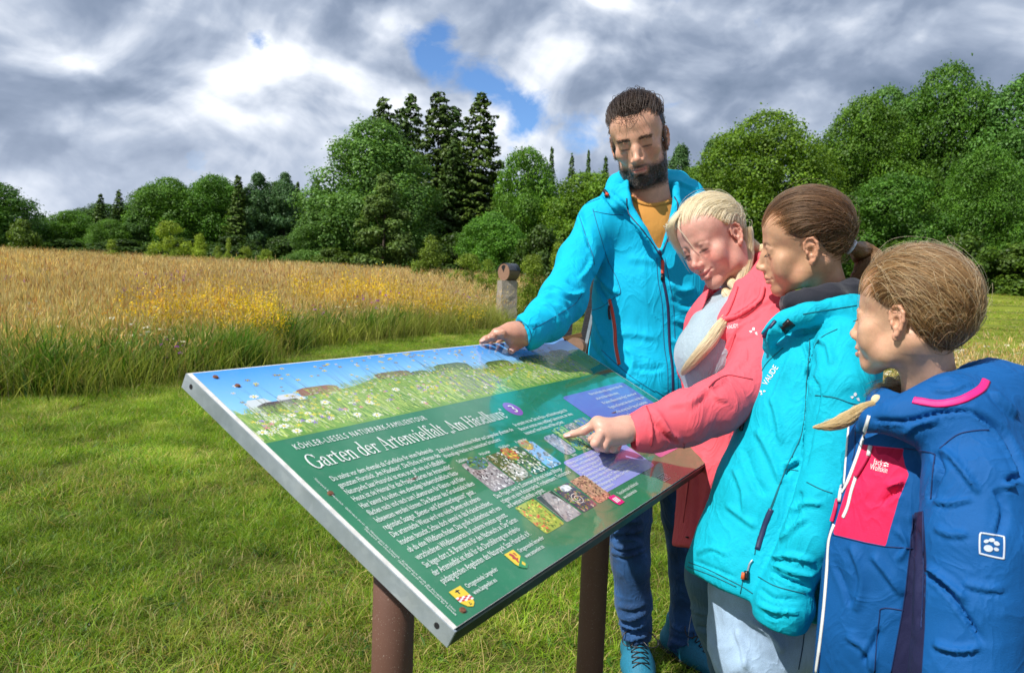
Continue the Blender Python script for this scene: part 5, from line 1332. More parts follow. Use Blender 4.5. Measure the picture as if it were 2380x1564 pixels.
def skin_mat(name, sss=.06):
    def b(t):
        c = t.attr('col', 'Color'); tc = t.n('ShaderNodeTexCoord').outputs['Object']
        k = t.math('MULTIPLY', t.mapr(t.noise(tc, 48., 6, .7), .3, .7, .86, 1.12), t.mapr(t.noise(tc, 420., 2), .3, .7, .96, 1.04))
        v = t.n('ShaderNodeVectorMath', {'operation': 'SCALE'}, _0=c); t.set(v, 'Scale', k)
        bp = t.n('ShaderNodeBump', Strength=.16, Distance=.0012, Height=t.noise(tc, 600., 5, .75))
        return t.n('ShaderNodeBsdfPrincipled', Base__Color=v.outputs[0], Roughness=t.mapr(t.noise(tc, 30., 3), .3, .7, .34, .55), Specular__IOR__Level=.5, Normal=bp,
                   Subsurface__Weight=sss, Subsurface__Radius=(1., .3, .15), Subsurface__Scale=.006)
    return mat(name, b)
M_SKIN = skin_mat('skin')
def hair_mat(name, c1, c2, rough=.32):
    def b(t):
        r = t.n('ShaderNodeHairInfo'); c = t.mix(t.attr('tone'), c1, c2)
        h = t.n('ShaderNodeBsdfHairPrincipled', {'model': 'CHIANG', 'parametrization': 'COLOR'}, Color=c, Roughness=rough, Radial__Roughness=.5, IOR=1.55)
        d = t.n('ShaderNodeBsdfDiffuse', Color=c)
        return t.n('ShaderNodeMixShader', _0=.50, _1=h, _2=d)
    return mat(name, b)
def cap_mat(name, c):
    def b(t):
        tc = t.n('ShaderNodeTexCoord').outputs['Object']
        k = t.mapr(t.noise(t.n('ShaderNodeMapping', Vector=tc, Scale=(1, .25, 1)).outputs[0], 300., 3), .3, .7, .6, 1.2)
        v = t.n('ShaderNodeVectorMath', {'operation': 'SCALE'}, _0=c); t.set(v, 'Scale', k)
        return t.n('ShaderNodeBsdfPrincipled', Base__Color=v.outputs[0], Roughness=.5)
    return mat(name, b)
def strands(name, S, mt, parent, r0=.0005, r1=.00015, label=None, clump=70.):
    """S: (n, m, 3) world points -> one hair object"""
    S = np.asarray(S, np.float32); n, m_, _ = S.shape
    hc = bpy.data.hair_curves.new(name); hc.add_curves([m_]*n)
    hc.attributes['position'].data.foreach_set('vector', S.ravel())
    t_ = np.linspace(0, 1, m_); rad = np.tile((r0+(r1-r0)*t_**2)*np.clip(.3+t_*6, 0, 1), n).astype(np.float32)
    mid = S[:, m_//3].astype(float); tone = np.clip(.5+.45*vnoise(mid, clump, 3)+.30*vnoise(mid, clump*3.1, 5)+np.random.default_rng(n).normal(0, .16, n), 0, 1)
    ta = hc.attributes.new('tone', 'FLOAT', 'POINT'); ta.data.foreach_set('value', np.repeat(tone, m_).astype(np.float32))
    a = hc.attributes.get('radius') or hc.attributes.new('radius', 'FLOAT', 'POINT'); a.data.foreach_set('value', rad)
    hc.materials.append(mt)
    return part(name, hc, parent, label)
# ================================================================== HEADS
def rotm(yaw, pitch, roll):
    y, p, r = map(math.radians, (yaw, pitch, roll)); cy, sy, cp, sp, cr, sr = math.cos(y), math.sin(y), math.cos(p), math.sin(p), math.cos(r), math.sin(r)
    Rz = np.array([[cy, -sy, 0], [sy, cy, 0], [0, 0, 1]]); Rx = np.array([[1, 0, 0], [0, cp, -sp], [0, sp, cp]]); Ry = np.array([[cr, 0, sr], [0, 1, 0], [-sr, 0, cr]])
    return Rz @ Rx @ Ry
class Head:
    """local frame: x = the person's right, y = forward, z = up, origin between the eyes' level and the ears"""
    def __init__(s, pos, yaw, pitch, roll, sc, child=0., fem=0., vs=.0023):
        s.c = np.asarray(pos, float); s.R = rotm(yaw, pitch, roll); s.s = sc; s.child, s.fem, s.vs = child, fem, vs; s.jaw = 1.
    def w(s, p): return s.c+s.s*(s.R @ np.asarray(p, float))
    def ws(s, P): return s.c+s.s*(np.asarray(P) @ s.R.T)
    def l(s, P): return ((P-s.c) @ s.R)/s.s
    def build(s, neck_to, rn=.055, mouth_open=0., nose=1., smile=0., beard=False, eye_open=.15, neck_r2=None):
        ch, fe = s.child, s.fem; lo, hi = s.c-.185*s.s*1.0, s.c+.185*s.s*1.0
        nt = np.asarray(neck_to, float); lo = np.minimum(lo, nt-.10); hi = np.maximum(hi, nt+.08)
        F = SDF(lo, hi, s.vs); S = s.s; R = s.R; w = s.w
        def cap(a, b, ra, rb=None, k=.01, op='u'): F.cap(w(a), w(b), ra*S, (rb if rb is not None else ra)*S, k*S, op)
        def ell(c, r, k=.01, op='u', R2=None): F.ell(w(c), np.array(r)*S, R if R2 is None else R @ R2, k*S, op)
        def sym(f): f(1); f(-1)
        jw = (1-.10*ch-.07*fe)*(.5+.5*s.jaw)
        ell((0, -.016, .036), (.077, .099, .086+.004*ch), 0)
        ell((0, .030, .045+.003*ch), (.067, .056, .058), .03)
        ell((0, .022, -.032), (.061*jw+.002, .062, .072-.008*ch), .03)
        jw = jw*s.jaw
        sym(lambda q: cap((q*.056*jw, -.012, -.050), (q*.048*jw, .018, -.082+.010*ch), .019, .017, .03))
        sym(lambda q: cap((q*.048*jw, .018, -.082+.010*ch), (q*.012, .066, -.106+.010*ch), .017, .016, .028))
        ell((0, .070, -.106+.010*ch), (.020*jw, .0165, .0165), .016)
        ell((0, .072, -.115+.012*ch), (.014, .012, .009), .012)
        sym(lambda q: ell((q*.044, .055, -.026), (.022, .019, .019), .022))
        if ch or fe: sym(lambda q: ell((q*.036, .056, -.050), (.024, .022, .024), .024))
        if smile: sym(lambda q: ell((q*.040, .066, -.042), (.016, .014, .014), .014))
        cap((-.034, .0735-.003*ch, .017), (.034, .0735-.003*ch, .017), .012-.003*fe-.003*ch, None, .020)
        ell((0, .082, .018), (.018, .008, .012), .014)
        # eye sockets and lids
        sym(lambda q: ell((q*.0315, .099, -.003), (.0165, .0135, .0115), .014, 's'))
        sym(lambda q: ell((q*.0315, .0735, -.0035), (.0165, .0140, .0130), .008))
        # upper lid fold and lower lid
        sym(lambda q: cap((q*.046, .0770, .0045), (q*.032, .0850, .0085), .0016, None, .009)); sym(lambda q: cap((q*.032, .0850, .0085), (q*.019, .0815, .0045), .0016, None, .009))
        sym(lambda q: cap((q*.042, .0770, -.0155), (q*.022, .0800, -.0165), .0014, None, .010))
        # slit between the lids
        ey = -.0085
        sym(lambda q: cap((q*.044, .0835, ey+.001), (q*.032, .0905, ey-.0022), .0011, .0014, .001, 's')); sym(lambda q: cap((q*.032, .0905, ey-.0022), (q*.019, .0865, ey), .0014, .0009, .001, 's'))
        # nose
        ell((0, .080, -.030), (.016, .019, .030), .012); sym(lambda q: cap((q*.010, .078, -.012), (q*.014, .083, -.040), .0085, .0095, .012))
        n = nose*(1-.12*ch)
        cap((0, .081, .010), (0, .090+.004*n, -.012), .0085, .0080, .012); cap((0, .090+.004*n, -.012), (0, .098+.014*n, -.037), .0080, .0095*n, .010)
        ell((0, .0985+.0145*n, -.0405), (.0100*n, .0098*n, .0092*n), .007)
        sym(lambda q: ell((q*.0125*n, .097+.004*n, -.0445), (.0078*n, .0105, .0072), .006))
        sym(lambda q: ell((q*.0065, .102+.006*n, -.0530), (.0030, .0042, .0022), .003, 's'))
        cap((0, .096, -.050), (0, .097, -.058), .0045, .0045, .008)
        # muzzle, lips
        ell((0, .075, -.068), (.028, .0205, .022), .018)
        my = -.0715; o = mouth_open; zs = .003*smile+.002*smile
        U = [(-.024, .0850, my+zs), (-.010, .0955, my+.0045), (0, .0972, my+.0030), (.010, .0955, my+.0045), (.024, .0850, my+zs)]
        D = [(-.0225, .0845, my-.001+zs-o*.4), (-.009, .0935, my-.0065-o), (.009, .0935, my-.0065-o), (.0225, .0845, my-.001+zs-o*.4)]
        rr = [.0022, .0046, .0046, .0046, .0022]
        for i in range(4): cap(U[i], U[i+1], rr[i], rr[i+1], .004)
        rr = [.0022, .0058, .0058, .0022]
        for i in range(3): cap(D[i], D[i+1], rr[i], rr[i+1], .004)
        M_ = [(-.0245, .0880, my-.0005+zs-o*.2), (-.009, .0985, my-.0012-o*.5), (.009, .0985, my-.0012-o*.5), (.0245, .0880, my-.0005+zs-o*.2)]
        for i in range(3): cap(M_[i], M_[i+1], .0011+(o*.5 if i == 1 else o*.25), .0011+(o*.5 if i < 1 or i == 1 else 0), .0015, 's')
        sym(lambda q: ell((q*.0275, .0845, my+zs), (.002, .002, .002), .006, 's'))
        cap((-.009, .0875, -.0885), (.009, .0875, -.0885), .0022, None, .008, 's')
        ell((0, .0985, -.0615), (.0020, .003, .005), .003, 's')
        # ears
        es = 1-.02*ch
        def ear(q):
            ang = .38
            def e(y, z, out=0.): return (q*(.0735+out+(-y)*math.sin(ang)*.9*es), -.006+y*es*math.cos(ang)*1.0, -.012+z*es)
            ell(e(-.007, .004, .001), (.0050*es, .0150*es, .0280*es), .004, 'u')
            pts = [(.012, .004), (.011, .020), (.002, .0305), (-.010, .0300), (-.0185, .0190), (-.0190, .0030), (-.0135, -.0130), (-.006, -.0245)]
            for i in range(len(pts)-1): cap(e(*pts[i], .006), e(*pts[i+1], .0075), .0034*es, .0034*es, .0025)
            ell(e(-.001, -.0270, .004), (.0042*es, .0070*es, .0085*es), .004)
            ip = [(-.002, .019), (-.0110, .012), (-.0120, -.001), (-.0075, -.010)]
            for i in range(3): cap(e(*ip[i], .0045), e(*ip[i+1], .0045), .0024*es, .0024*es, .0025)
            ell(e(-.0010, .0005, .0075), (.0065*es, .0072*es, .0100*es), .003, 's')
            ell(e(-.0045, .0235, .0075), (.0030*es, .0060*es, .0035*es), .003, 's')
            ell(e(.0070, -.003, .0065), (.0040, .0035, .0055), .003)
        sym(ear)
        # neck
        nb = w((0, -.030, -.060)); F.cap(nb, nt, rn*S*.98, (neck_r2 or rn*1.08)*S, .03*S)
        sym(lambda q: F.cap(w((q*.052, -.030, -.045)), nt+s.R@np.array([q*.012, .035, 0])*S, .012*S, .014*S, .03*S))
        s.F = F; m_ = F.mesh().biggest(); s.m = m_; return m_
    def colors(s, V, base, lip=(.48, .15, .13), brow=(.06, .04, .03), browamt=.7, flush=(.62, .22, .16), flushamt=.35, shadow=0., browz=.0):
        L = s.l(V); x, y, z = np.abs(L[:, 0]), L[:, 1], L[:, 2]; ch = s.child
        col = np.tile(np.array(base), (len(V), 1)).astype(float)
        def bl(mask, c): col[:] = col*(1-mask[:, None])+np.array(c)*mask[:, None]
        g = lambda d: np.exp(-np.maximum(d, 0)**2)
        cheek = np.exp(-((x-.040)/.020)**2-((z+.034)/.022)**2)*(y > .02); bl(flushamt*cheek, flush)
        nosem = np.exp(-(x/.014)**2-((z+.042)/.014)**2)*(y > .095); bl(flushamt*.8*nosem, flush)
        earm = np.clip((x-.074)/.006, 0, 1)*(y < .03); bl(.35*earm, (.66, .24, .15))
        lipm = np.clip(1-np.abs(z+.0725)/.0095, 0, 1)**.5*(x < .0245)*(y > .0845)*np.clip((.0255-x)/.004, 0, 1); bl(.8*lipm, lip)
        slit = np.exp(-((z+.0728)/.0012)**2)*(x < .024)*(y > .08); bl(.55*slit, (.16, .04, .04))
        bz = .0155+browz-.0009*np.maximum(0, (x-.036)/.004)**2*1.0+.002*np.clip((x-.014)/.02, 0, 1); bt = .0034*(1-.5*np.clip((x-.025)/.022, 0, 1))
        bm = np.exp(-((z-bz)/bt)**2)*np.clip((x-.011)/.004, 0, 1)*np.clip((.050-x)/.006, 0, 1)*(y > .05); bl(browamt*np.clip(bm*1.3, 0, 1), brow)
        lid = np.exp(-((z+.0100)/.0023)**2)*np.exp(-((x-.0315)/.0130)**4)*(y > .07); bl(.95*lid, (.022, .013, .011))
        crease = np.exp(-((z-.0075)/.0022)**2)*np.exp(-((x-.0315)/.0135)**4)*(y > .07); bl(.30*crease, (.20, .09, .07))  # shade of the upper eyelid crease, painted into the skin colour
        und = np.exp(-((z+.0185)/.0035)**2)*np.exp(-((x-.030)/.0125)**4)*(y > .07); bl(.22*und, (.34, .15, .13))
        soc = np.exp(-((z-.004)/.008)**2-((x-.031)/.017)**2)*(y > .06); bl(.15*soc, (.36, .16, .12))  # eye socket shading blended into the skin colour
        blot = vnoise(L, 55., 2); bl(.16*np.clip(blot, 0, 1), flush); bl(.10*np.clip(-blot, 0, 1), (.80, .56, .42))
        return col
    def eyes(s, parent, iris=(.10, .06, .03)):
        b = MB()
        for q in (1, -1):
            b2 = MB(); c = s.w((q*.0315, .0745, -.0040)); r = .0122*s.s
            n, m_ = 10, 14; vs, fs = [], []
            for i in range(n+1):
                th = math.pi*i/n
                for k in range(m_): ph = 2*math.pi*k/m_; vs.append(c+r*np.array([math.sin(th)*math.cos(ph), math.sin(th)*math.sin(ph), math.cos(th)]))
            for i in range(n):
                for k in range(m_): fs.append((i*m_+k, (i+1)*m_+k, (i+1)*m_+(k+1) % m_, i*m_+(k+1) % m_))
            part('eye', mesh_from('eye', vs, fs, [M_EYE], smooth=True), parent)
    def lashes(s, parent, mt, length=.007, n=26, down=.3):
        S = []; g = np.random.default_rng(3)
        for q in (1, -1):
            for t in np.linspace(0, 1, n):
                x = q*(.0185+.027*t); yy = .0868+.0045*math.sin(math.pi*min(1, t*1.15+.05))-.006*t*t; z = -.0092-.0020*math.sin(math.pi*t)
                p = np.array([x, yy, z]); d = np.array([q*(t-.45)*.7, 1.0, -.45-down]); d /= np.linalg.norm(d); L = length*(.7+.6*t)*g.uniform(.8, 1.2)
                S.append([s.w(p), s.w(p+d*L*.5), s.w(p+d*L+np.array([0, 0, .25*L]))])
        return strands('eyelashes', S, mt, parent, .00024, .00008)
    # ---- hair
    def hairline(s, y, front=.062, temple=.030, ear=.016, back=-.035, nape=-.075):
        return np.interp(y, [-.12, -.085, -.045, -.022, .008, .040, .075, .10], [nape, nape, back, ear, ear, temple, front-.01, front])
    def cap(s, thick=.010, E=None, name='hair_cap', **hl):
        c, r = E or ((0, -.020, .034), (.0865, .1085, .0965)); s.E = (np.array(c), np.array(r))
        lo, hi = s.c-.16*s.s, s.c+.16*s.s; F = SDF(lo, hi, s.vs*1.25); F.ell(s.w(c), np.array(r)*s.s, s.R, 0)
        X, Y, Z = np.meshgrid(*F.ax, indexing='ij'); P = np.stack([X, Y, Z], -1).reshape(-1, 3); L = s.l(P)
        zl = s.hairline(L[:, 1], **hl)+.004*vnoise(L, 60., 4)
        d = ((zl-L[:, 2])*.8*s.s).reshape(F.d.shape).astype(np.float32); k = .008
        h = np.maximum(k-np.abs(F.d-d), 0)/k; F.d = np.maximum(F.d, d)+h*h*k*.25
        return F.mesh().biggest(100)
    def onE(s, u, off=0.):
        """unit directions -> world points on the hair shell"""
        c, r = s.E; return s.ws(c+u*(r+off))
    def dirE(s, p):
        c, r = s.E; q = (np.asarray(p, float)-c)/r; return q/np.linalg.norm(q, axis=-1, keepdims=True)
    def combed(s, n, target, m_=12, seed=1, tspread=.05, lift=.003, jit=.02, stop=1., start_mask=None, rise=0., **hl):
        """strands that start on the scalp and run along it to the target direction (local point)"""
        g = np.random.default_rng(seed); out = []; tu = s.dirE(np.asarray(target)); u = g.normal(0, 1, (n*6, 3)); u /= np.linalg.norm(u, axis=1)[:, None]
        c, r = s.E; L = c+u*r; ok = L[:, 2] > s.hairline(L[:, 1], **hl)
        if start_mask is not None: ok &= start_mask(L)
        u = u[ok][:n]; n = len(u)
        tt = tu[None]+g.normal(0, tspread, (n, 3)); tt /= np.linalg.norm(tt, axis=1)[:, None]
        wp = np.stack([u[:, 0]*1.2, u[:, 1]*.4+tt[:, 1]*.5, u[:, 2]*.65+rise], -1); wp = wp/np.linalg.norm(wp, axis=1)[:, None]*1.15; f = np.linspace(0, 1, m_)*stop; S = []
        off = g.normal(0, 1, (n, 1))*lift; wig = g.normal(0, jit, (n, 3)); wig2 = g.normal(0, jit*.5, (n, 3))
        for i, t in enumerate(f):
            q = (1-t)**2*u+2*t*(1-t)*wp+t*t*tt; q = q+wig*math.sin(math.pi*t)+wig2*math.sin(2.7*math.pi*t); Lp = c+r*q; zz = s.hairline(Lp[:, 1], **hl)+.001; fixm = (Lp[:, 1] > -.035) & (Lp[:, 2] < zz); Lp[fixm, 2] = zz[fixm]; q = (Lp-c)/r; q /= np.linalg.norm(q, axis=1)[:, None]
            S.append(s.onE(q, np.abs(off)*math.sin(math.pi*min(1, t+.12))+.0008))
        return np.stack(S, 1)
M_EYE = simple_mat('eye', (.06, .035, .02), .15, noise_amt=.05)
M_LASH = cap_mat('dark_lashes', (.015, .01, .008))
def tuft(pts, n, r0, r1, seed=1, m_=14, curl=0., spread_end=1.):
    """strands that follow a guide line inside a tapering sleeve"""
    g = np.random.default_rng(seed); P = smoothline(np.array(pts), 8); k = np.linspace(0, len(P)-1, m_); P = np.stack([np.interp(k, np.arange(len(P)), P[:, i]) for i in range(3)], -1)
    a = g.uniform(0, 6.283, n); rr = np.sqrt(g.uniform(0, 1, n)); S = np.zeros((n, m_, 3)); T = np.gradient(P, axis=0); T /= np.linalg.norm(T, axis=1)[:, None]
    ref = unit(np.cross(T[0], [.3, .2, 1.]));
    for i in range(m_):
        ref = unit(ref-T[i]*(ref@T[i])); w = np.cross(T[i], ref); t = i/(m_-1); rad = r0+(r1-r0)*t if np.isscalar(r0) else np.interp(t, np.linspace(0, 1, len(r0)), r0)
        aa = a+curl*t*(1+.3*np.sin(a*3)); S[:, i] = P[i]+(rr*rad)[:, None]*(np.cos(aa)[:, None]*ref+np.sin(aa)[:, None]*w)+g.normal(0, .0006, (n, 3))
    # uneven ends
    e = g.uniform(0, .12, n)
    for i in range(n):
        if e[i] > 0: S[i, -1] = S[i, -1]*(1-e[i])+S[i, -2]*e[i]
    return S
# ================================================================== PEOPLE
def _cv(ox, oy, w):
    k = w/1564
    return lambda *pts: [((ox+x*k)/1.0504, (oy+y*k)/1.0504) for x, y in pts]
cm = _cv(1200, 420, 600); cw = _cv(1500, 700, 600); cg = _cv(1600, 1000, 643); cs = _cv(1900, 1000, 643); chh = _cv(2000, 560, 500); cf = _cv(1580, 440, 420); ck = _cv(1800, 430, 400); ca = _cv(1150, 600, 300)
ch4 = lambda *pts: [((1340+x*300/2346)/1.0504, (900+y*300/2346)/1.0504) for x, y in pts]
cz3 = lambda *pts: [((1150+x*600/1903)/1.0504, (1150+y*600/1903)/1.0504) for x, y in pts]
def person(x, y, label): return empty('person', (x, y, 0), label, 'person')
def Bp(px, py, h=0.):
    r = ray(px, py); s = (np.dot(BO-CAM, BN)+h)/np.dot(r, BN); return CAM+r*s
def soft(d, w): return np.clip(d/w*.5+.5, 0, 1)
M_ZIP = simple_mat('navy_zip', (.015, .025, .08), .45); M_SEAM_B = simple_mat('blue_seam', (.0, .10, .22), .6); M_RED = simple_mat('red_orange_tape', (.62, .07, .03), .5)
M_BLACK = simple_mat('black_plastic', (.01, .01, .012), .35); M_WHITE = simple_mat('white_print', (.78, .80, .80), .5); M_SILVER = simple_mat('silver_metal', (.6, .6, .62), .3, .8)

# ------------------------------------------------------------------ hands
def finger(F, pts, rs, k=.006): F.chain([(p, r) for p, r in zip(pts, rs)], k)
def nail(name, pts_c, nrm, tdir, w, l, parent, col_mat):
    t = unit(tdir); n = unit(nrm-t*np.dot(nrm, t)); s = np.cross(t, n); vs, fs = [], []
    for i in range(6):
        for j in range(5):
            a = (i/5-.5)*2; b_ = (j/4-.5)*2; ww = w*(1-.25*max(0, a)**3)
            vs.append(pts_c+t*(l*a)+s*(ww*b_)+n*(-.0016*b_*b_+.0004))
    for i in range(5):
        for j in range(4): k = i*5+j; fs.append((k, k+1, k+6, k+5))
    return part(name, mesh_from(name, vs, fs, [col_mat], smooth=True), parent)
M_NAIL = simple_mat('finger_nail', (.68, .42, .36), .25, noise_amt=.05, coat=.4)

# =================================================================== MAN
man = person(.40, 2.22, 'bearded man in a bright blue hooded jacket resting his hand on the board')
HM = Head(at(1484, 324, 2.15), 164.8, -21, 11, .985, 0, 0, .0023); HM.jaw = .87
hm = HM.build(at(1520, 530, 2.22), rn=.060, neck_r2=.068)
def beard_mask(L):
    x, y, z = np.abs(L[:, 0]), L[:, 1], L[:, 2]
    zc = np.interp(y, [-.02, .0, .02, .045, .07, .09, .11], [.02, -.02, -.062, -.070, -.068, -.058, -.052])
    m_ = soft(zc-z, .008)*soft(y+.012-.25*np.maximum(0, -.10-z), .010)*soft(z+.140, .01)
    side = soft(x-.062, .004)*soft(.018-y, .006)*soft(.03-z, .02)*soft(y+.006, .006); m_ = np.maximum(m_*soft(y-.016+(.6*np.clip(-.035-z, 0, .06)), .01), side*.8*(z > -.06))
    lips = soft(.0085-np.abs(z+.0735), .003)*soft(.024-x, .004)*(y > .08); nose = soft(z+.0555, .003)*(x < .03)*(y > .085)
    soul = soft(.006-np.abs(z+.086), .003)*soft(x-.008, .003)*soft(.020-x, .003)*(y > .07)
    return np.clip(m_*(1-lips)*(1-nose)*(1-.5*soul), 0, 1)
bm = beard_mask(HM.l(hm.V)); Nm = hm.normals(); hm.V = hm.V+Nm*(bm*(.0022+.0012*vnoise(hm.V, 220.)))[:, None]
cm_ = HM.colors(hm.V, (.66, .36, .24), browamt=.8, brow=(.06, .04, .028), lip=(.60, .17, .15), flushamt=.3); cm_ = cm_*(1-bm[:, None])+np.array([.028, .020, .016])*bm[:, None]
# resting hand: palm on the upper edge, index along the edge, thumb towards the viewer
hF = SDF(np.minimum(Bp(1100, 760, .0), Bp(1260, 830, .0))-.12, np.maximum(Bp(1100, 760, .0), Bp(1260, 830, .0))+.12, .0021)
wr = Bp(1236, 770, .060); 
hF.cap(wr, Bp(1196, 771, .052), .028, .026, .02, flat=(BN, .72)); hF.cap(Bp(1200, 768, .052), Bp(1164, 774, .044), .025, .017, .02, flat=(BN, .75))
hF.cap(Bp(1212, 782, .045), Bp(1188, 790, .032), .024, .016, .015)
finger(hF, [Bp(1170, 776, .040), Bp(1146, 783, .028), Bp(1129, 789, .017), Bp(1120, 793.5, .010)], [.0125, .0100, .0088, .0072])
ue = lambda px: b_uv(px, 868-.0993*(px-447))[0]
finger(hF, [Bp(1176, 766, .046), Bp(1152, 773, .040), b_pt(ue(1138), -.006, .016), b_pt(ue(1136), -.017, -.014)], [.0125, .0100, .0086, .0072], .004)
finger(hF, [Bp(1188, 764, .046), Bp(1166, 770, .040), b_pt(ue(1156), -.008, .018), b_pt(ue(1154), -.019, -.016)], [.012, .0095, .0085, .007], .004)
finger(hF, [Bp(1200, 763, .044), Bp(1182, 768, .038), b_pt(ue(1176), -.008, .018), b_pt(ue(1174), -.018, -.012)], [.011, .0085, .0078, .0065], .004)
finger(hF, [Bp(1222, 788, .044), Bp(1212, 796, .030), Bp(1199, 804, .018), Bp(1188, 815, .0115)], [.017, .0120, .0110, .0092])
for a in (Bp(1146, 782, .034), Bp(1170, 773, .053)): hF.ell(a, .0075, None, .008)
hmh = hF.mesh().biggest()
hcol = np.tile([.54, .27, .185], (len(hmh.V), 1)); 
body = joinm([hm, hmh]); mesh_part('body', body, [M_SKIN], man, colors=np.concatenate([cm_, hcol]))
nail('thumbnail', Bp(1190, 811.5, .0215), BN*.8+np.array([0, -.5, .2]), Bp(1188, 815, .0115)-Bp(1199, 804, .018), .0056, .0065, man, M_NAIL)
nail('fingernail', Bp(1121, 789.8, .0165), BN, Bp(1120, 793.5, .010)-Bp(1129, 789, .017), .0045, .0060, man, M_NAIL)
HM.eyes(man); HM.lashes(man, M_LASH, .006)
# hair of the man
M_MHAIR = hair_mat('dark_brown_hair', (.014, .009, .007), (.050, .030, .020)); M_MCAP = cap_mat('dark_hair_base', (.030, .020, .015))
hlM = dict(front=.086, temple=.050, ear=.024, back=-.030, nape=-.055)
capM = HM.cap(E=((0, -.010, .037), (.0815, .1045, .0915)), **hlM); mesh_part('hair', capM, [M_MCAP], man)
def scatter_hair(HD, M_, mask, n, length, dirf, seed=1, m_=5, curl=.3, r0=.0004):
    g = np.random.default_rng(seed); N = M_.normals(); w = mask.copy(); w /= w.sum(); idx = g.choice(len(M_.V), n, p=w); P = M_.V[idx]+g.normal(0, HD.vs*.5, (n, 3)); Nn = N[idx]; L = HD.l(P); D = dirf(L, Nn @ HD.R, g); D = D @ HD.R.T; D /= np.linalg.norm(D, axis=1)[:, None]
    ln = (length(L, g) if callable(length) else length*g.uniform(.6, 1.2, n))[:, None]; c = g.normal(0, 1, (n, 3)); c -= D*(c*D).sum(1)[:, None]; c2 = np.cross(D, c); S = []
    for i in range(m_):
        t = i/(m_-1); S.append(P-Nn*.0015+D*ln*t+(c*math.sin(3.2*t)+c2*(math.cos(3.2*t)-1))*ln*curl*.35)
    return np.stack(S, 1)
def dM(L, N, g):
    top = np.clip((L[:, 2]-.085)/.035, 0, 1)[:, None]
    d = N*.12+np.array([0, -.8, .10])*top+np.array([0, -.45, -.85])*(1-top)*1.0+g.normal(0, .16, N.shape); return d
S1 = scatter_hair(HM, capM, np.clip((HM.l(capM.V)[:, 2] > 0)*1.+.3, 0, 1), 6500, lambda L, g: (.007+.009*np.clip((L[:, 2]-.06)/.05, 0, 1))*g.uniform(.6, 1.25, len(L)), dM, 2, 6, .5)
strands('combed_top_hair', HM.combed(2600, (.0, -.085, .075), 14, 61, .25, .007, .035, stop=.75, rise=.75, start_mask=lambda L: L[:, 2] > .055, **hlM), M_MHAIR, man, .0007, .0004)
strands('hair_strands', S1, M_MHAIR, man, .00055, .0002)
# thin forelock over the receding hairline
Lh = HM.l(hm.V); fore = ((np.abs(Lh[:, 0]) < .030) & (Lh[:, 2] > .072) & (Lh[:, 2] < .108) & (Lh[:, 1] > .03)).astype(float)*np.clip((Lh[:, 2]-.070)/.03, .05, 1)
S2 = scatter_hair(HM, hm, fore+1e-9, 230, .024, lambda L, N, g: N*.45+np.array([.15, .5, -.45])+g.normal(0, .3, N.shape), 5, 6, .8)
strands('forelock', S2, M_MHAIR, man, .0005, .0002)
S3 = scatter_hair(HM, hm, bm+1e-9, 6000, .0050, lambda L, N, g: N*.35+np.array([0, .0, -.9])+g.normal(0, .22, N.shape), 7, 4, .5)
M_BEARD = hair_mat('beard_hair', (.018, .012, .009), (.14, .11, .09)); strands('beard', S3, M_BEARD, man, .00042, .0002)
# eyebrows
xz = np.exp(-((Lh[:, 2]-.0160)/.0035)**2)*(np.abs(Lh[:, 0]) > .011)*(np.abs(Lh[:, 0]) < .048)*(Lh[:, 1] > .05)
S4 = scatter_hair(HM, hm, xz+1e-12, 420, .008, lambda L, N, g: N*.35+np.stack([np.sign(L[:, 0])*1., 0*L[:, 0], .15+0*L[:, 0]], -1)+g.normal(0, .15, N.shape), 9, 4, .2)
strands('eyebrows', S4, M_MHAIR, man, .00035, .0001)

BLUE = (.002, .45, .70)
M_JM = fabric('bright_blue_softshell', BLUE, .78, bump=.3, var=.03, sheen=0., spec=.2)
lo, hi = at(1180, 900, 1.75), at(1780, 380, 2.6)
J = SDF((-.12, 1.68, .80), (.84, 2.50, 1.64), .0058)
yax = (0, 1, 0)
TR_M = [(at(1513, 570, 2.23), .160), (at(1512, 690, 2.21), .172), (at(1500, 830, 2.19), .168), (at(1496, 960, 2.19), .176)]
J.chain(TR_M, .03, flat=(yax, .70))
J.cap(at(1402, 525, 2.2), at(1640, 515, 2.25), .060, .060, .09)
J.cap(at(1400, 512, 2.2), at(1468, 462, 2.24), .045, .045, .07); J.cap(at(1635, 500, 2.26), at(1568, 455, 2.26), .045, .045, .07)
J.ell(at(1500, 900, 2.10), (.12, .075, .10), None, .06)
AR = [(at(1388, 522, 2.19), .060), (at(1344, 606, 2.12), .057), (at(1309, 696, 2.00), .062), (at(1272, 742, 1.90), .054), (at(1228, 771, 1.82), .040), (at(1214, 776, 1.80), .038)]
J.chain(AR, .035)
J.chain([(at(1655, 520, 2.26), .060), (at(1700, 650, 2.28), .058), (at(1690, 790, 2.12), .055)], .03)
# hood lying on the shoulders
J.chain([(at(1440, 470, 2.12), .018), (at(1428, 452, 2.16), .026), (at(1440, 432, 2.22), .034), (at(1470, 420, 2.30), .045), (at(1520, 432, 2.35), .050), (at(1572, 432, 2.31), .040), (at(1602, 446, 2.24), .030), (at(1618, 474, 2.17), .020)], .03)
J.ell(at(1525, 480, 2.36), (.11, .05, .09), None, .06)
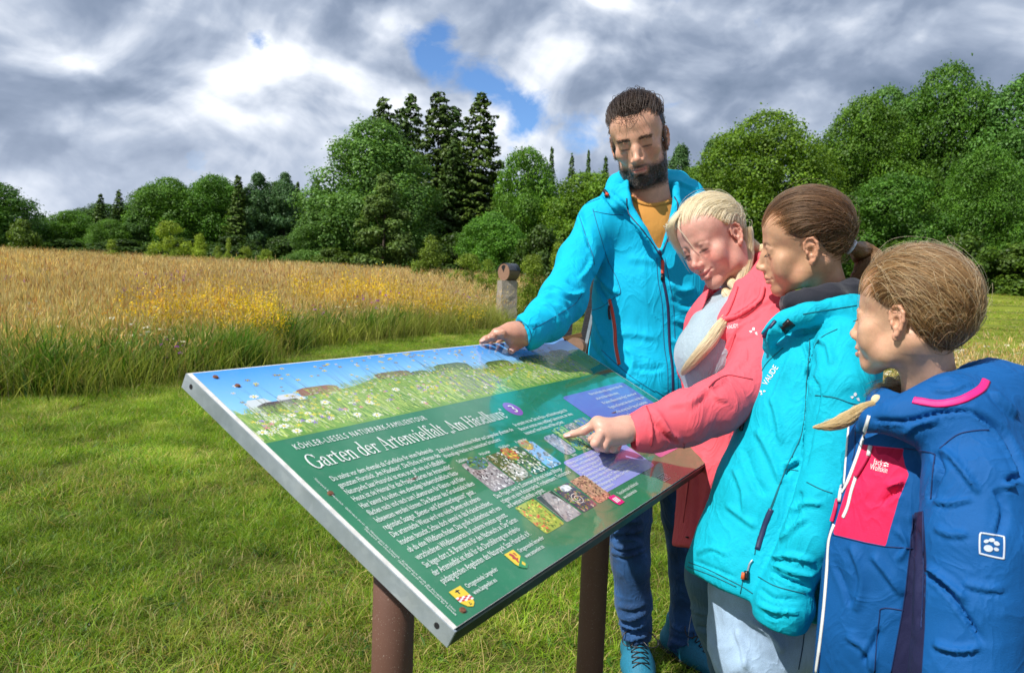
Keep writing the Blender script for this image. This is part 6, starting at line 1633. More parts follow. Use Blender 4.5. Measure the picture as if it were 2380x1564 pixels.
# collar standing round the neck opening
J.chain([(at(1458, 428, 2.13), .013), (at(1462, 470, 2.10), .015), (at(1490, 530, 2.075), .013), (at(1530, 585, 2.06), .011)], .02); J.chain([(at(1570, 432, 2.13), .013), (at(1572, 480, 2.10), .014), (at(1552, 540, 2.075), .012), (at(1535, 583, 2.06), .011)], .02)
J.prism([(1464, 340), (1562, 340), (1563, 470), (1552, 520), (1535, 578), (1531, 580), (1503, 530), (1472, 480), (1462, 440)], 1.9, 2.22, .004)
# cavity around the neck so that the jacket has an inside
J.cap(at(1512, 370, 2.20), at(1517, 480, 2.22), .082, .070, .01, 's')
J.plane(at(1216, 774, 1.80), unit(np.array([-1, -.25, -.35])), .003, (at(1150, 830, 1.72), at(1250, 690, 1.93)))
J.cap(at(1205, 780, 1.80), at(1222, 772, 1.80), .031, .028, .002, 's')
hemz = at(1500, 931, 2.05)[2]; J.plane((0, 2.05, hemz), (-.03, .0, -1.), .006)
jm = J.mesh().biggest(); jm.relax(2)
FM = [(cm((540, 230), (580, 330), (625, 470), (650, 600)), 9, -.0045), (cm((620, 480), (640, 560), (600, 640), (550, 690)), 9, .006),
      (cm((330, 740), (400, 760), (480, 790), (560, 780), (600, 740)), 8, .0075), (cm((310, 800), (380, 790), (430, 815), (490, 860)), 7, .0065), (cm((300, 800), (340, 770), (400, 745), (450, 760)), 6, .005),
      (cm((480, 690), (560, 740), (600, 760)), 9, -.006), (cm((320, 830), (380, 870), (420, 930), (440, 980)), 8, .0045), (cm((400, 840), (470, 890), (500, 960)), 8, .0045), (cm((560, 830), (560, 900), (530, 960)), 9, .004),
      (cm((200, 960), (250, 975), (300, 960)), 6, .003), (cm((640, 620), (690, 680), (760, 750), (820, 770)), 9, .006), (cm((650, 640), (690, 750), (740, 830)), 9, -.006), (cm((640, 860), (680, 980), (720, 1080)), 11, .0055), (cm((600, 1000), (640, 1120), (700, 1200)), 11, -.004),
      (cm((850, 1120), (900, 1180), (880, 1300)), 14, .005), (cm((800, 1040), (900, 1030), (1060, 1060)), 15, .0035), (cm((900, 1240), (1000, 1260), (1100, 1240)), 12, -.004), (cm((700, 1150), (820, 1280), (950, 1350)), 12, .004),
      (cm((1130, 700), (1200, 760), (1300, 740)), 12, .006), (cm((1150, 800), (1240, 850), (1340, 800)), 13, -.005), (cm((1160, 930), (1250, 980), (1300, 960)), 12, .006), (cm((1150, 1060), (1200, 1120), (1210, 1200)), 10, .005),
      (cm((700, 130), (780, 220), (880, 290), (960, 380), (1040, 490)), 7, .006), (cm((760, 120), (830, 200), (870, 250)), 6, -.005), (cm((1180, 60), (1240, 90), (1300, 110)), 8, .004), (cm((860, 560), (980, 560), (1060, 580)), 16, .0025)]
folds(jm, FM, 1.55); cloth_noise(jm, .0015, 9., (1, 1, .6), 3); cloth_noise(jm, .0005, 26., (1, 1, .7), 7)
mesh_part('jacket', jm, [M_JM], man); bj = jm.bvh()
# shirt
Sh = SDF((.14, 1.95, 1.15), (.66, 2.45, 1.62), .005); Sh.chain([(p+np.array([0, .0, 0]), r-.008) for p, r in TR_M[:2]], .03, flat=(yax, .70)); Sh.cap(at(1440, 525, 2.2), at(1600, 515, 2.25), .050, .050, .08); Sh.cap(at(1515, 540, 2.21), at(1518, 455, 2.22), .085, .074, .05)
Sh.prism([(1420, 330), (1600, 330), (1592, 440), (1566, 461), (1540, 470), (1512, 473), (1484, 467), (1462, 452), (1440, 430)], 1.9, 2.4, .006)
sm = Sh.mesh().biggest(); sm.relax(1); cloth_noise(sm, .0012, 16., (1, 1, .5), 5); M_SH = fabric('mustard_tshirt', (.58, .26, .045), .8, bump=.12, sheen=.2); mesh_part('t_shirt', sm, [M_SH], man); bs = sm.bvh()
trim_tube('shirt_collar', bs, [(1464, 456), (1485, 470), (1512, 476.5), (1540, 473), (1564, 464)], .0055, M_SH, man, off=.0005, wide=1.2)
ZM = cm((865, 400-180), (900, 270), (960, 350), (1020, 440), (1062, 500), (1085, 560), (1090, 690), (1118, 850), (1130, 1100), (1150, 1250), (1152, 1425))
trim_tube('front_zip', bj, [(1531, 582)]+cm((1085, 560), (1095, 690), (1122, 850), (1134, 1100), (1152, 1250), (1154, 1425)), .0022, M_ZIP, man, wide=2.0)
for dx in (-16, 16): trim_tube('zip_stitching', bj, [(1536+dx*.6, 600)]+cm((1095+dx*2.2, 690), (1122+dx*2.2, 850), (1134+dx*2.2, 1100), (1152+dx*2.0, 1250), (1154+dx*2, 1420)), .0011, M_SEAM_B, man)
trim_tube('collar_piping', bj, cm((860, 170), (870, 250), (900, 300), (960, 370), (1020, 450), (1065, 520)), .0020, M_ZIP, man, off=.001)
trim_tube('collar_piping', bj, cm((1165, 160), (1185, 210), (1170, 300), (1130, 400), (1090, 500)), .0020, M_ZIP, man, off=.001)
trim_tube('pocket_zip', bj, cm((752, 812), (770, 900), (785, 1000), (790, 1100), (812, 1226)), .0028, M_RED, man, wide=1.9, off=.0008)
trim_tube('pocket_zip_edge', bj, cm((742, 812), (760, 900), (775, 1000), (780, 1100), (803, 1228)), .0010, M_SILVER, man, off=.001)
trim_tube('pocket_zip_pull', bj, cm((752, 850), (750, 890), (756, 940)), .0034, M_BLACK, man, off=.004)
trim_tube('front_zip_pull', bj, cm((1087, 565), (1087, 610), (1085, 650)), .0036, M_RED, man, off=.004, wide=1.3); trim_tube('front_zip_pull', bj, cm((1084, 655), (1082, 690)), .0042, M_BLACK, man, off=.004)
trim_tube('zip_end', bj, cm((1150, 1405), (1151, 1440)), .003, M_RED, man, off=.002)
trim_tube('hood_toggle', bj, cm((722, 122), (738, 145), (730, 160)), .0055, M_BLACK, man, off=.004); trim_tube('hood_toggle', bj, cm((735, 145), (752, 150)), .0048, M_RED, man, off=.007)
for i, l in enumerate([cm((545, 245), (600, 205), (690, 170)), cm((645, 250), (740, 268), (840, 275)), cm((645, 235), (690, 400), (740, 560), (790, 660), (818, 740), (820, 770)), cm((820, 770), (770, 810), (700, 860), (640, 880)), cm((555, 270), (590, 380), (640, 520), (655, 590)), cm((575, 770), (540, 830), (470, 880), (370, 940), (260, 1000)), cm((1040, 1390), (1100, 1425), (1150, 1440), (1225, 1415)), cm((165, 945), (200, 955), (235, 990), (250, 1040), (240, 1100)), cm((700, 1130), (760, 1190), (900, 1310), (1040, 1400))]):
    trim_tube('seam', bj, l, .0009, M_SEAM_B, man, off=.0006)
# jeans and shoes of the man
M_DENIM = fabric('dark_blue_denim', (.016, .070, .20), .75, bump=.35, mel=.45, weave=1500, sheen=.1, var=.38)
P = SDF((.10, 1.95, .03), (.80, 2.55, .98), .0062)
P.chain([(at(1500, 930, 2.2), .150), (at(1500, 1000, 2.2), .155)], .03, flat=(yax, .72))
LA = [(at(1462, 1050, 2.2), .090), (at(1460, 1200, 2.18), .070), (at(1466, 1300, 2.17), .058), (at(1472, 1395, 2.19), .056), (at(1478, 1450, 2.2), .047), (at(1480, 1482, 2.2), .047)]
LB = [(at(1575, 1050, 2.25), .090), (at(1592, 1200, 2.25), .070), (at(1598, 1330, 2.26), .058), (at(1597, 1430, 2.28), .055), (at(1592, 1500, 2.28), .052), (at(1590, 1523, 2.28), .053)]
P.chain(LA, .02); P.chain(LB, .02); P.plane(LA[-1][0], (0, 0, -1), .004, (LA[-1][0]-np.array([.09, .09, .12]), LA[-1][0]+np.array([.07, .09, .02]))); P.plane(LB[-1][0], (0, 0, -1), .004, (LB[-1][0]-np.array([.07, .09, .12]), LB[-1][0]+np.array([.09, .09, .02])))
pm_ = P.mesh().biggest(); pm_.relax(1)
FL = [(cz3((1085, 460), (1180, 480), (1330, 450)), 8, .006), (cz3((1075, 530), (1200, 500), (1340, 520)), 8, -.006), (cz3((1080, 620), (1220, 650), (1350, 600)), 9, .006), (cz3((1090, 560), (1200, 600), (1340, 560)), 8, .005), (cz3((1100, 420), (1200, 400), (1330, 380)), 8, .004),
      (cz3((1125, 1100), (1220, 1140), (1360, 1090)), 8, .006), (cz3((1130, 1160), (1250, 1210), (1350, 1170)), 8, .007), (cz3((1140, 1190), (1250, 1250), (1370, 1240)), 7, -.006), (cz3((1160, 1280), (1250, 1300), (1380, 1260)), 7, .006), (cz3((1160, 1320), (1280, 1330), (1380, 1300)), 6, .005), (cz3((1130, 1040), (1250, 1060), (1360, 1020)), 10, .003),
      (cz3((1560, 1180), (1640, 1230), (1800, 1200)), 9, .006), (cz3((1550, 1300), (1640, 1340), (1810, 1290)), 8, .007), (cz3((1540, 1360), (1650, 1420), (1800, 1380)), 8, -.006), (cz3((1530, 1420), (1640, 1470), (1790, 1430)), 7, .005)]
folds(pm_, FL, 2.0); cloth_noise(pm_, .0030, 13., (1, 1, 1.4), 4); mesh_part('jeans', pm_, [M_DENIM], man); bp_ = pm_.bvh()
M_STITCH = simple_mat('pale_stitching', (.35, .38, .42), .7)
trim_tube('side_seam', bp_, cz3((1715, 1070), (1690, 1200), (1680, 1330), (1690, 1440), (1695, 1500)), .0011, M_STITCH, man)
M_SHOE = simple_mat('teal_shoe', (.012, .17, .28), .6, noise_amt=.3, noise_scale=250., bump=.4, bump_scale=600.); M_SHOEG = simple_mat('grey_shoe_mesh', (.09, .09, .10), .7, bump=.5, bump_scale=500.); M_SOLE = simple_mat('dark_sole', (.03, .03, .035), .8); M_YEL = simple_mat('yellow_tab', (.7, .6, .12), .6)
def shoe(anchor, yaw, ac):
    g = np.array([anchor[0], anchor[1], float(gz(anchor[0], anchor[1]))]); c, s_ = math.cos(yaw), math.sin(yaw)
    def w(x, y, z): return g+np.array([x*c-y*s_, x*s_+y*c, z])
    F = SDF(g-np.array([.24, .32, .0]), g+np.array([.24, .2, .18]), .0042); fl = ((0, 0, 1), .72)
    F.cap(w(0, .06, .040), w(0, -.05, .040), .038, .045, .02); F.cap(w(0, -.05, .035), w(.004, -.17, .028), .047, .040, .03, flat=fl); F.cap(w(0, .045, .05), w(0, .035, .115), .036, .040, .03); F.cap(w(0, -.01, .085), w(0, -.10, .050), .028, .030, .04)
    F.cap(w(0, .035, .10), w(0, .035, .16), .029, .036, .004, 's')
    m_ = F.mesh().biggest(); mesh_part('shoe', m_, [M_SHOE], man, label=None); bb = m_.bvh()
    So = SDF(g-np.array([.24, .32, .02]), g+np.array([.24, .2, .08]), .005); So.cap(w(0, .07, .012), w(0, -.05, .012), .042, .048, .01, flat=((0, 0, 1), .34)); So.cap(w(0, -.05, .012), w(.004, -.185, .016), .048, .042, .01, flat=((0, 0, 1), .36)); mesh_part('shoe_sole', So.mesh().biggest(), [M_SOLE], man)
    # laces
    for i in range(6):
        y0 = -.025-.018*i; z0 = .125-.010*i
        for q in (1, -1):
            b = MB(); pts = []
            for t in np.linspace(-1, 1, 9):
                x = .026*t; yy = y0+.007*q*t; h = bb.ray_cast(Vector(w(x, yy, .3).tolist()), Vector((0, 0, -1)))
                if h[0] is not None: pts.append(np.array(h[0])+np.array([0, 0, .002]))
            if len(pts) > 2: b.tube(pts, .0019, 5); part('lace', b.mesh('lace', [M_BLACK], True), man)
    for q, L in ((1, .06), (-1, .05)):
        b = MB(); p0 = w(0, -.03, .125); pts = [p0, w(q*.02, -.035, .142), w(q*.045, -.04, .135), w(q*L, -.055, .112), w(q*.03, -.065, .108), p0+np.array([0, 0, .002])]; b.tube(smoothline(pts, 5), .0019, 5); part('lace', b.mesh('lace', [M_BLACK], True), man)
    b = MB(); b.box((-.010, -.004, -.002), (.010, .004, .002)); me = b.mesh('pull_tab', [M_YEL]); o = part('pull_tab', me, man); v = [(w(0, -.005, .130)+np.array(p.co)) for p in me.vertices]; me.vertices.foreach_set('co', np.array(v, np.float32).ravel())
shoe(at(1480, 1480, 2.2)+np.array([0, .0, 0]), -.05, 1); shoe(at(1590, 1520, 2.28)+np.array([.0, .0, 0]), .55, -1)

# =================================================================== WOMAN
woman = person(.62, 1.76, 'blonde woman in a coral coat bending over and pointing at the board')
HW = Head(at(1656, 557, 1.85), 127, -24, 17, .885, 0, 1, .0022)
hw = HW.build(at(1742, 690, 1.84), rn=.046, mouth_open=.0045, smile=1, nose=.84, neck_r2=.055)
cW = HW.colors(hw.V, (.64, .33, .255), browamt=.35, brow=(.30, .16, .10), lip=(.62, .16, .16), flush=(.70, .20, .16), flushamt=.55)
# pointing hand
wf = SDF(np.minimum(Bp(1300, 1060, 0), Bp(1500, 930, .0))-.10, np.maximum(Bp(1300, 1060, 0), Bp(1500, 930, 0))+.10, .0018)
WR = Bp(1462, 992, .075)
wf.cap(WR+np.array([.045, .010, -.003]), WR, .025, .0235, .01, flat=(BN, .8)); wf.cap(WR, Bp(1402, 990, .062), .0235, .022, .02, flat=(BN, .72)); wf.cap(Bp(1446, 1010, .060), Bp(1412, 1016, .048), .021, .018, .02)
P_ = lambda *a: [Bp(*q) for q in a]
mcp = P_((1388, 982, .060), (1404, 994, .060), (1419, 1007, .055), (1434, 1018, .046))
for q in mcp: wf.ell(q, .0118, None, .012)
finger(wf, [mcp[0]]+P_((1356, 1001, .033), (1332, 1008.5, .014), (1315, 1012.5, .0060)), [.0105, .0088, .0072, .0056], .005)
finger(wf, [mcp[1]]+P_((1384, 1030, .040), (1392, 1040, .018), (1404, 1030, .010)), [.0108, .0098, .0085, .0075], .004)
finger(wf, [mcp[2]]+P_((1402, 1038, .036), (1412, 1044, .014), (1422, 1034, .008)), [.0105, .0096, .0083, .0072], .004)
finger(wf, [mcp[3]]+P_((1424, 1042, .030), (1432, 1045, .012), (1438, 1036, .008)), [.0098, .0086, .0075, .0066], .004)
finger(wf, P_((1440, 1000, .045), (1408, 1012, .026), (1386, 1016, .018), (1374, 1021, .012)), [.013, .0105, .0095, .0078], .006)
hwm = wf.mesh().biggest()
body = joinm([hw, hwm]); mesh_part('body', body, [M_SKIN], woman, colors=np.concatenate([cW, np.tile([.66, .36, .27], (len(hwm.V), 1))]))
nail('fingernail', Bp(1318, 1010.5, .0125), BN, Bp(1315, 1012.5, .006)-Bp(1332, 1008.5, .014), .0042, .0062, woman, simple_mat('pink_nail_varnish', (.80, .50, .48), .2, coat=.6))
HW.eyes(woman); HW.lashes(woman, M_LASH, .0085, 30, .1)
M_BLOND = hair_mat('blonde_hair', (.70, .54, .30), (.94, .84, .60), .28); M_BCAP = cap_mat('blonde_hair_base', (.62, .47, .25))
hlW = dict(front=.078, temple=.056, ear=.020, back=-.030, nape=-.080)
capW = HW.cap(E=((0, -.013, .036), (.0838, .1055, .0945)), **hlW); mesh_part('hair', capW, [M_BCAP], woman)
strands('hair_strands', HW.combed(5200, (-.045, -.098, -.045), 14, 2, .12, .003, .018, stop=.97, rise=.55, **hlW), M_BLOND, woman, .0007, .0003)
strands('flyaway_hair', HW.combed(110, (-.05, -.10, -.02), 12, 6, .3, .010, .045, stop=.9, rise=.35, **hlW), M_BLOND, woman, .00035, .0001)
# fringe at the forehead, far side
fr = []
g = np.random.default_rng(8)
for i in range(330):
    a = g.normal(0, 1); p0 = HW.w((.022+.006*a, .050, .116)); p1 = HW.w((.044+.007*a, .082, .092)); p2 = HW.w((.067+.007*a, .070, .056+.014*g.normal())); p3 = HW.w((.074+.009*a, .048, .004+.024*g.normal()))
    L_ = smoothline([p0, p1, p2, p3], 4); fr.append(L_+g.normal(0, .0015, 3))
strands('fringe', fr, M_BLOND, woman, .0006, .0002)
fr = []
for i in range(12):
    p = [HW.w(q) for q in ((.006, .070, .104), (.006, .096, .078), (-.006, .101, .045), (-.014, .102, .014), (-.020, .098, -.004))]; fr.append(smoothline(p, 5)+g.normal(0, .0006, 3))
strands('loose_lock', fr, M_BLOND, woman, .00035, .00012)
# braid: three-strand lumps along a guide
def braid(pts, r0, r1, mt, capm, parent, HDs=.9, nl=15, vs=.003, seed=1, tail=None, name='braid'):
    P = smoothline(np.array(pts), 10); seg = np.r_[0, np.cumsum(np.linalg.norm(np.diff(P, axis=0), axis=1))]; tot = seg[-1]
    F = SDF(P.min(0)-.05, P.max(0)+.05, vs); S = []; gg = np.random.default_rng(seed)
    def pos(t): return np.array([np.interp(t*tot, seg, P[:, i]) for i in range(3)])
    for k in range(nl):
        t = (k+.5)/nl; p = pos(t); tg = unit(pos(min(1, t+.02))-pos(max(0, t-.02))); side = unit(np.cross(tg, p-CAM)); r = r0+(r1-r0)*t; q = 1 if k % 2 else -1
        d = unit(tg*.85-side*q*.75); a = p+side*q*r*.80-d*r*.65; b_ = p-side*q*r*.10+d*r*.95; F.cap(a, b_, r*.58, r*.46, .004)
        v = unit(CAM-p)
        for j in range(110):
            o = gg.normal(0, 1, 3); o -= d*np.dot(o, d); o = unit(o+v*.8)
            S.append([a-d*r*.50+o*r*.25, a+o*r*.60, a+(b_-a)*.35+o*r*.66, a+(b_-a)*.7+o*r*.60, b_+o*r*.46, b_+d*r*.42+o*r*.15])
    m_ = F.mesh(); mesh_part(name, m_, [capm], parent); strands(name+'_strands', S, mt, parent, .0006, .0003)
W_ = HW.w((-.055, -.095, -.055))
braid([W_, at(1742, 612, 1.88), at(1728, 650, 1.82), at(1706, 690, 1.765), at(1686, 728, 1.74), at(1666, 768, 1.71), at(1652, 800, 1.69)], .023, .016, M_BLOND, M_BCAP, woman, nl=17)
strands('nape_hair', tuft([HW.w((-.055, -.075, -.01)), at(1735, 590, 1.84), at(1728, 640, 1.80), at(1716, 672, 1.78)], 500, .022, .012, 4, 10, .5), M_BLOND, woman, .0005, .0002)
# sweater
wax = (math.cos(math.radians(25)), math.sin(math.radians(25)), 0)     # the way she faces, roughly across the picture
M_SWE = fabric('grey_blue_knit', (.34, .43, .49), .9, weave=1400, bump=.35, mel=.22, sheen=.3)
SW = SDF((.30, 1.45, .70), (.85, 2.05, 1.36), .005)
SW.chain([(at(1708, 690, 1.80), .044), (at(1694, 725, 1.79), .056), (at(1668, 770, 1.76), .068), (at(1652, 830, 1.74), .076), (at(1662, 925, 1.73), .072)], .03, flat=(wax, .9))
SW.cap(at(1704, 655, 1.82), at(1708, 700, 1.81), .052, .060, .02)
SW.ell(at(1638, 822, 1.72), (.060, .065, .058), None, .05); SW.plane(at(1704, 668, 1.82), (-.45, -.1, .9), .006)
swm = SW.mesh().biggest(); swm.relax(1); cloth_noise(swm, .0008, 14., (1, 1, .6), 9); mesh_part('sweater', swm, [M_SWE], woman); bsw = swm.bvh()
tp = [surf(bsw, x, y, o)[0] for x, y, o in ((1690, 735, .004), (1672, 765, .010), (1652, 795, .012), (1630, 822, .012), (1606, 848, .010), (1590, 866, .006))]
strands('braid_end', tuft(tp, 1100, [.008, .013, .015, .014, .011, .004], 0, 3, 14, .5), M_BLOND, woman, .0005, .0002)
# coat
CORAL = (.84, .115, .15)
M_CO = fabric('coral_shell', CORAL, .75, bump=.3, var=.03, sheen=0., spec=.22); M_COS = simple_mat('coral_seam', (.38, .03, .05), .7)
K = SDF((.20, 1.28, .52), (1.05, 2.10, 1.38), .0052)
K.chain([(at(1735, 700, 1.82), .075), (at(1708, 770, 1.79), .128), (at(1700, 850, 1.77), .134), (at(1702, 960, 1.76), .130), (at(1700, 1090, 1.75), .138), (at(1696, 1290, 1.74), .155)], .03, flat=(wax, .86))
K.cap(at(1742, 640, 1.93), at(1790, 700, 1.74), .055, .055, .05)
K.cap(at(1690, 720, 1.95), at(1660, 800, 1.93), .06, .06, .04)
K.prism([(1668, 600), (1706, 620), (1706, 668), (1686, 708), (1664, 742), (1640, 770), (1622, 792), (1612, 820), (1605, 850), (1600, 880), (1597, 914), (1596, 960), (1540, 960), (1540, 860), (1586, 800), (1612, 762), (1640, 705)], 1.2, 1.84, .004)
AW = [(at(1798, 715, 1.73), .060), (at(1775, 800, 1.66), .062), (at(1738, 902, 1.56), .060), (at(1665, 944, 1.51), .058), (at(1590, 972, 1.48), .055), (at(1522, 995, 1.46), .045), (at(1486, 1003, 1.452), .0415)]
K.chain(AW, .02)
# collar flap
K.chain([(at(1760, 600, 1.86), .018), (at(1766, 640, 1.80), .030), (at(1745, 700, 1.745), .030), (at(1712, 752, 1.70), .022), (at(1680, 778, 1.675), .012)], .035); K.chain([(at(1782, 610, 1.92), .030), (at(1800, 650, 1.84), .040), (at(1790, 700, 1.78), .040)], .04)
K.chain([(at(1650, 668, 1.93), .016), (at(1632, 730, 1.90), .018), (at(1602, 790, 1.87), .016), (at(1588, 860, 1.84), .014)], .02)
# open front, cut where the sweater shows
K.cap(at(1700, 600, 1.84), at(1712, 690, 1.82), .066, .062, .01, 's')
cd_ = unit(AW[-1][0]-AW[-2][0]); K.plane(at(1464, 1006, 1.452), unit(np.array([-1, -.1, -.22])), .003, (at(1400, 1080, 1.38)-.02, at(1490, 930, 1.56)+np.array([0, .0, 0.02])))
K.prism([(1560, 1268), (1900, 1300), (1900, 1500), (1560, 1500)], 1.2, 2.1, .004)
K.cap(at(1450, 1005, 1.452), at(1484, 1003, 1.452), .034, .031, .002, 's')
km = K.mesh().biggest(); km.relax(2)
FW = [(cw((250, 780), (300, 850), (350, 930), (430, 980)), 9, .008), (cw((240, 850), (300, 920), (340, 960), (400, 1000)), 8, -.008), (cw((190, 770), (230, 860), (240, 980)), 6, .004), (cw((450, 780), (520, 720), (600, 640), (720, 580)), 14, .006), (cw((600, 620), (640, 700), (720, 720)), 11, .006),
      (cw((330, 760), (450, 740), (560, 700)), 12, .004), (cw((700, 430), (740, 330), (800, 250), (920, 180)), 10, .006), (cw((620, 480), (680, 400), (740, 300)), 10, -.005), (cw((560, 560), (640, 440), (700, 350)), 9, .005), (cw((770, 250), (840, 210), (930, 130), (1050, 90)), 8, -.006), (cw((780, 330), (860, 320), (900, 290)), 9, .005),
      (cw((700, 210), (780, 170), (860, 120), (920, 60)), 7, .007), (cw((860, 390), (840, 480), (760, 540)), 12, -.005), (cg((190, 250), (200, 450), (180, 700)), 10, .004), (cg((280, 250), (320, 420), (280, 600)), 14, .006), (cg((240, 300), (250, 500), (230, 780)), 10, -.005)]
folds(km, FW, 1.0); cloth_noise(km, .0020, 10., (1, 1, .7), 13); cloth_noise(km, .0008, 28., (1, 1, .8), 17)
mesh_part('coat', km, [M_CO], woman); bk = km.bvh()
for l in [cw((205, 760), (235, 850), (245, 950), (235, 1015)), cw((45, 815), (85, 900), (105, 980), (115, 1050)), cw((880, 590), (800, 575), (720, 565), (640, 600), (600, 640)), cw((770, 200), (830, 190), (940, 100)), cw((515, 480), (500, 560), (490, 680)), cw((530, 480), (515, 560), (505, 680)), cw((475, 1040), (478, 1200), (440, 1500)), cw((770, 300), (730, 420), (650, 560)), cg((170, 200), (165, 450), (160, 670))]:
    trim_tube('seam', bk, l, .0013, M_COS, woman, off=.0007)
trim_tube('collar_edge', bk, cw((945, 10), (937, 60), (915, 100), (850, 142), (770, 187), (692, 207)), .0042, M_CO, woman, off=.0035, wide=1.5); trim_tube('collar_painted_shadow', bk, cw((950, 40), (922, 108), (855, 152), (775, 197), (700, 217)), .0016, M_COS, woman)  # dark tube below the collar edge stands in for the flap's shadow
trim_tube('front_edge', bk, cw((780, 5), (738, 120), (690, 212), (600, 300), (545, 400), (512, 500), (494, 600), (486, 680)), .0038, M_CO, woman, off=.0015, wide=1.3); trim_tube('front_edge', bk, cw((640, 10), (580, 110), (520, 200), (470, 290)), .0035, M_CO, woman, off=.0015, wide=1.3)
trim_tube('chest_zip', bk, cw((655, 365), (640, 420), (612, 485)), .0022, M_COS, woman, wide=1.6, off=.0008); trim_tube('chest_zip_pull', bk, cw((655, 360), (648, 395)), .0026, M_SILVER, woman, off=.003)
trim_tube('flap_slot', bk, cw((484, 1075), (482, 1165)), .0028, M_COS, woman, wide=1.6); trim_tube('snap_button', bk, cg((192, 752), (192, 760)), .005, M_BLACK, woman, off=.001)
def leafmark(name, bvh, cx, cy, sc, rot, parent, mt):
    c, s_ = math.cos(rot), math.sin(rot)
    def T_(x, y): return (cx+sc*(x*c-y*s_), cy+sc*(x*s_+y*c))
    el = [T_(.0+.30*math.cos(a), -.48+.38*math.sin(a)) for a in np.linspace(0, 6.283, 14)[:-1]]
    flat_on(name, bvh, [el, [T_(-.95, .05), T_(-.35, -.15), T_(-.22, .12), T_(-.5, .45)][::1], [T_(.25, .25), T_(.75, .05), T_(1.0, .75), T_(.6, .7)]], mt, parent)
q = cw((885, 285))[0]; leafmark('white_mark', bk, q[0], q[1], 10.5, .1, woman, M_WHITE)
q = cw((690, 275))[0]; text_on('lettering', bk, 'VAUDE', q[0]+10, q[1]-1, -.18, 13, M_WHITE, woman, width=27)
# jeans of the woman
M_DEN2 = fabric('grey_teal_denim', (.07, .15, .22), .8, bump=.25, mel=.22, weave=1500, sheen=.1, var=.12)
P = SDF((.30, 1.35, .02), (1.0, 2.05, .85), .006)
P.chain([(at(1690, 1240, 1.79), .085), (at(1670, 1340, 1.74), .080), (at(1680, 1430, 1.76), .073), (at(1708, 1540, 1.80), .064), (at(1716, 1640, 1.84), .058), (at(1720, 1740, 1.86), .052)], .02); P.chain([(at(1725, 1260, 1.82), .09), (at(1740, 1440, 1.84), .075), (at(1750, 1700, 1.95), .055)], .01)
pw = P.mesh().biggest(); pw.relax(1); folds(pw, [(cg((190, 1160), (280, 1200), (400, 1190)), 12, .006), (cg((240, 1280), (330, 1310), (420, 1290)), 10, -.005)], 1.6); cloth_noise(pw, .0022, 11., (1, 1, 1.4), 61); mesh_part('jeans', pw, [M_DEN2], woman); bw_ = pw.bvh()
trim_tube('side_seam', bw_, cg((365, 1065), (370, 1150), (400, 1230), (435, 1320)), .0012, M_STITCH, woman)
for q_ in ((1716, 1740, 1.86), (1745, 1700, 1.95)):
    a = at(*q_); gz_ = float(gz(a[0], a[1])); F = SDF((a[0]-.2, a[1]-.25, gz_-.01), (a[0]+.2, a[1]+.2, gz_+.14), .006); F.cap((a[0], a[1], gz_+.05), (a[0]-.10, a[1]-.08, gz_+.035), .042, .036, .02); mesh_part('shoe', F.mesh().biggest(), [M_SHOEG], woman)

# =================================================================== TALLER GIRL
girl = person(.72, 1.5, 'taller girl with brown ponytail in a turquoise jacket')
HG = Head(at(1870, 566, 1.6), 70, -11, -9, .915, .8, .6, .0021)
hg = HG.build(at(1938, 735, 1.62), rn=.044, nose=.86, neck_r2=.050)
mesh_part('body', hg, [M_SKIN], girl, colors=HG.colors(hg.V, (.56, .31, .18), browamt=.7, brow=(.08, .045, .025), lip=(.52, .19, .14), flushamt=.12))
HG.eyes(girl); HG.lashes(girl, M_LASH, .007)
M_GHAIR = hair_mat('brown_hair', (.050, .022, .010), (.24, .12, .052), .36); M_GCAP = cap_mat('brown_hair_base', (.085, .042, .02))
hlG = dict(front=.060, temple=.034, ear=.019, back=-.030, nape=-.070)
capG = HG.cap(E=((0, -.0105, .0355), (.0825, .1035, .0925)), **hlG); mesh_part('hair', capG, [M_GCAP], girl)
tie = at(1976, 571, 1.60); tl = HG.l(tie)
tgt = (0.0, tl[1], tl[2])
strands('hair_strands', HG.combed(6000, tgt, 14, 12, .05, .003, .016, stop=.985, rise=.42, **hlG), M_GHAIR, girl, .0007, .0004)
strands('flyaway_hair', HG.combed(200, tgt, 12, 16, .2, .009, .04, stop=.92, rise=.2, **hlG), M_GHAIR, girl, .0003, .0001)
tieb = HG.onE(HG.dirE(np.array(tgt))[None], .004)[0]
b = MB(); d_ = unit(tieb-HG.w((0, -.03, .03))); u_ = unit(np.cross(d_, [0, 0, 1])); v_ = np.cross(d_, u_)
b.tube([tieb+d_*.006+(u_*math.cos(a)+v_*math.sin(a))*.0135 for a in np.linspace(0, 2*math.pi, 22)], .0040, 8); part('hair_tie', b.mesh('hair_tie', [simple_mat('white_hair_tie', (.70, .72, .85), .8)], True), girl)
strands('ponytail', tuft([tieb-d_*.01, tieb+d_*.018, at(2002, 586, 1.61), at(2020, 606, 1.61), at(2018, 634, 1.60), at(1998, 658, 1.60), at(1974, 674, 1.60)], 2600, [.006, .012, .024, .031, .031, .026, .012], 0, 21, 16, .8), hair_mat('ponytail_hair', (.085, .038, .016), (.34, .18, .075), .34), girl, .0007, .0003)
strands('nape_hair', HG.combed(260, tgt, 12, 26, .3, .012, .06, stop=.8, start_mask=lambda L: (L[:, 2] < .0) & (L[:, 0] < 0), **dict(hlG, ear=-.01, back=-.055)), M_GHAIR, girl, .00035, .0001)
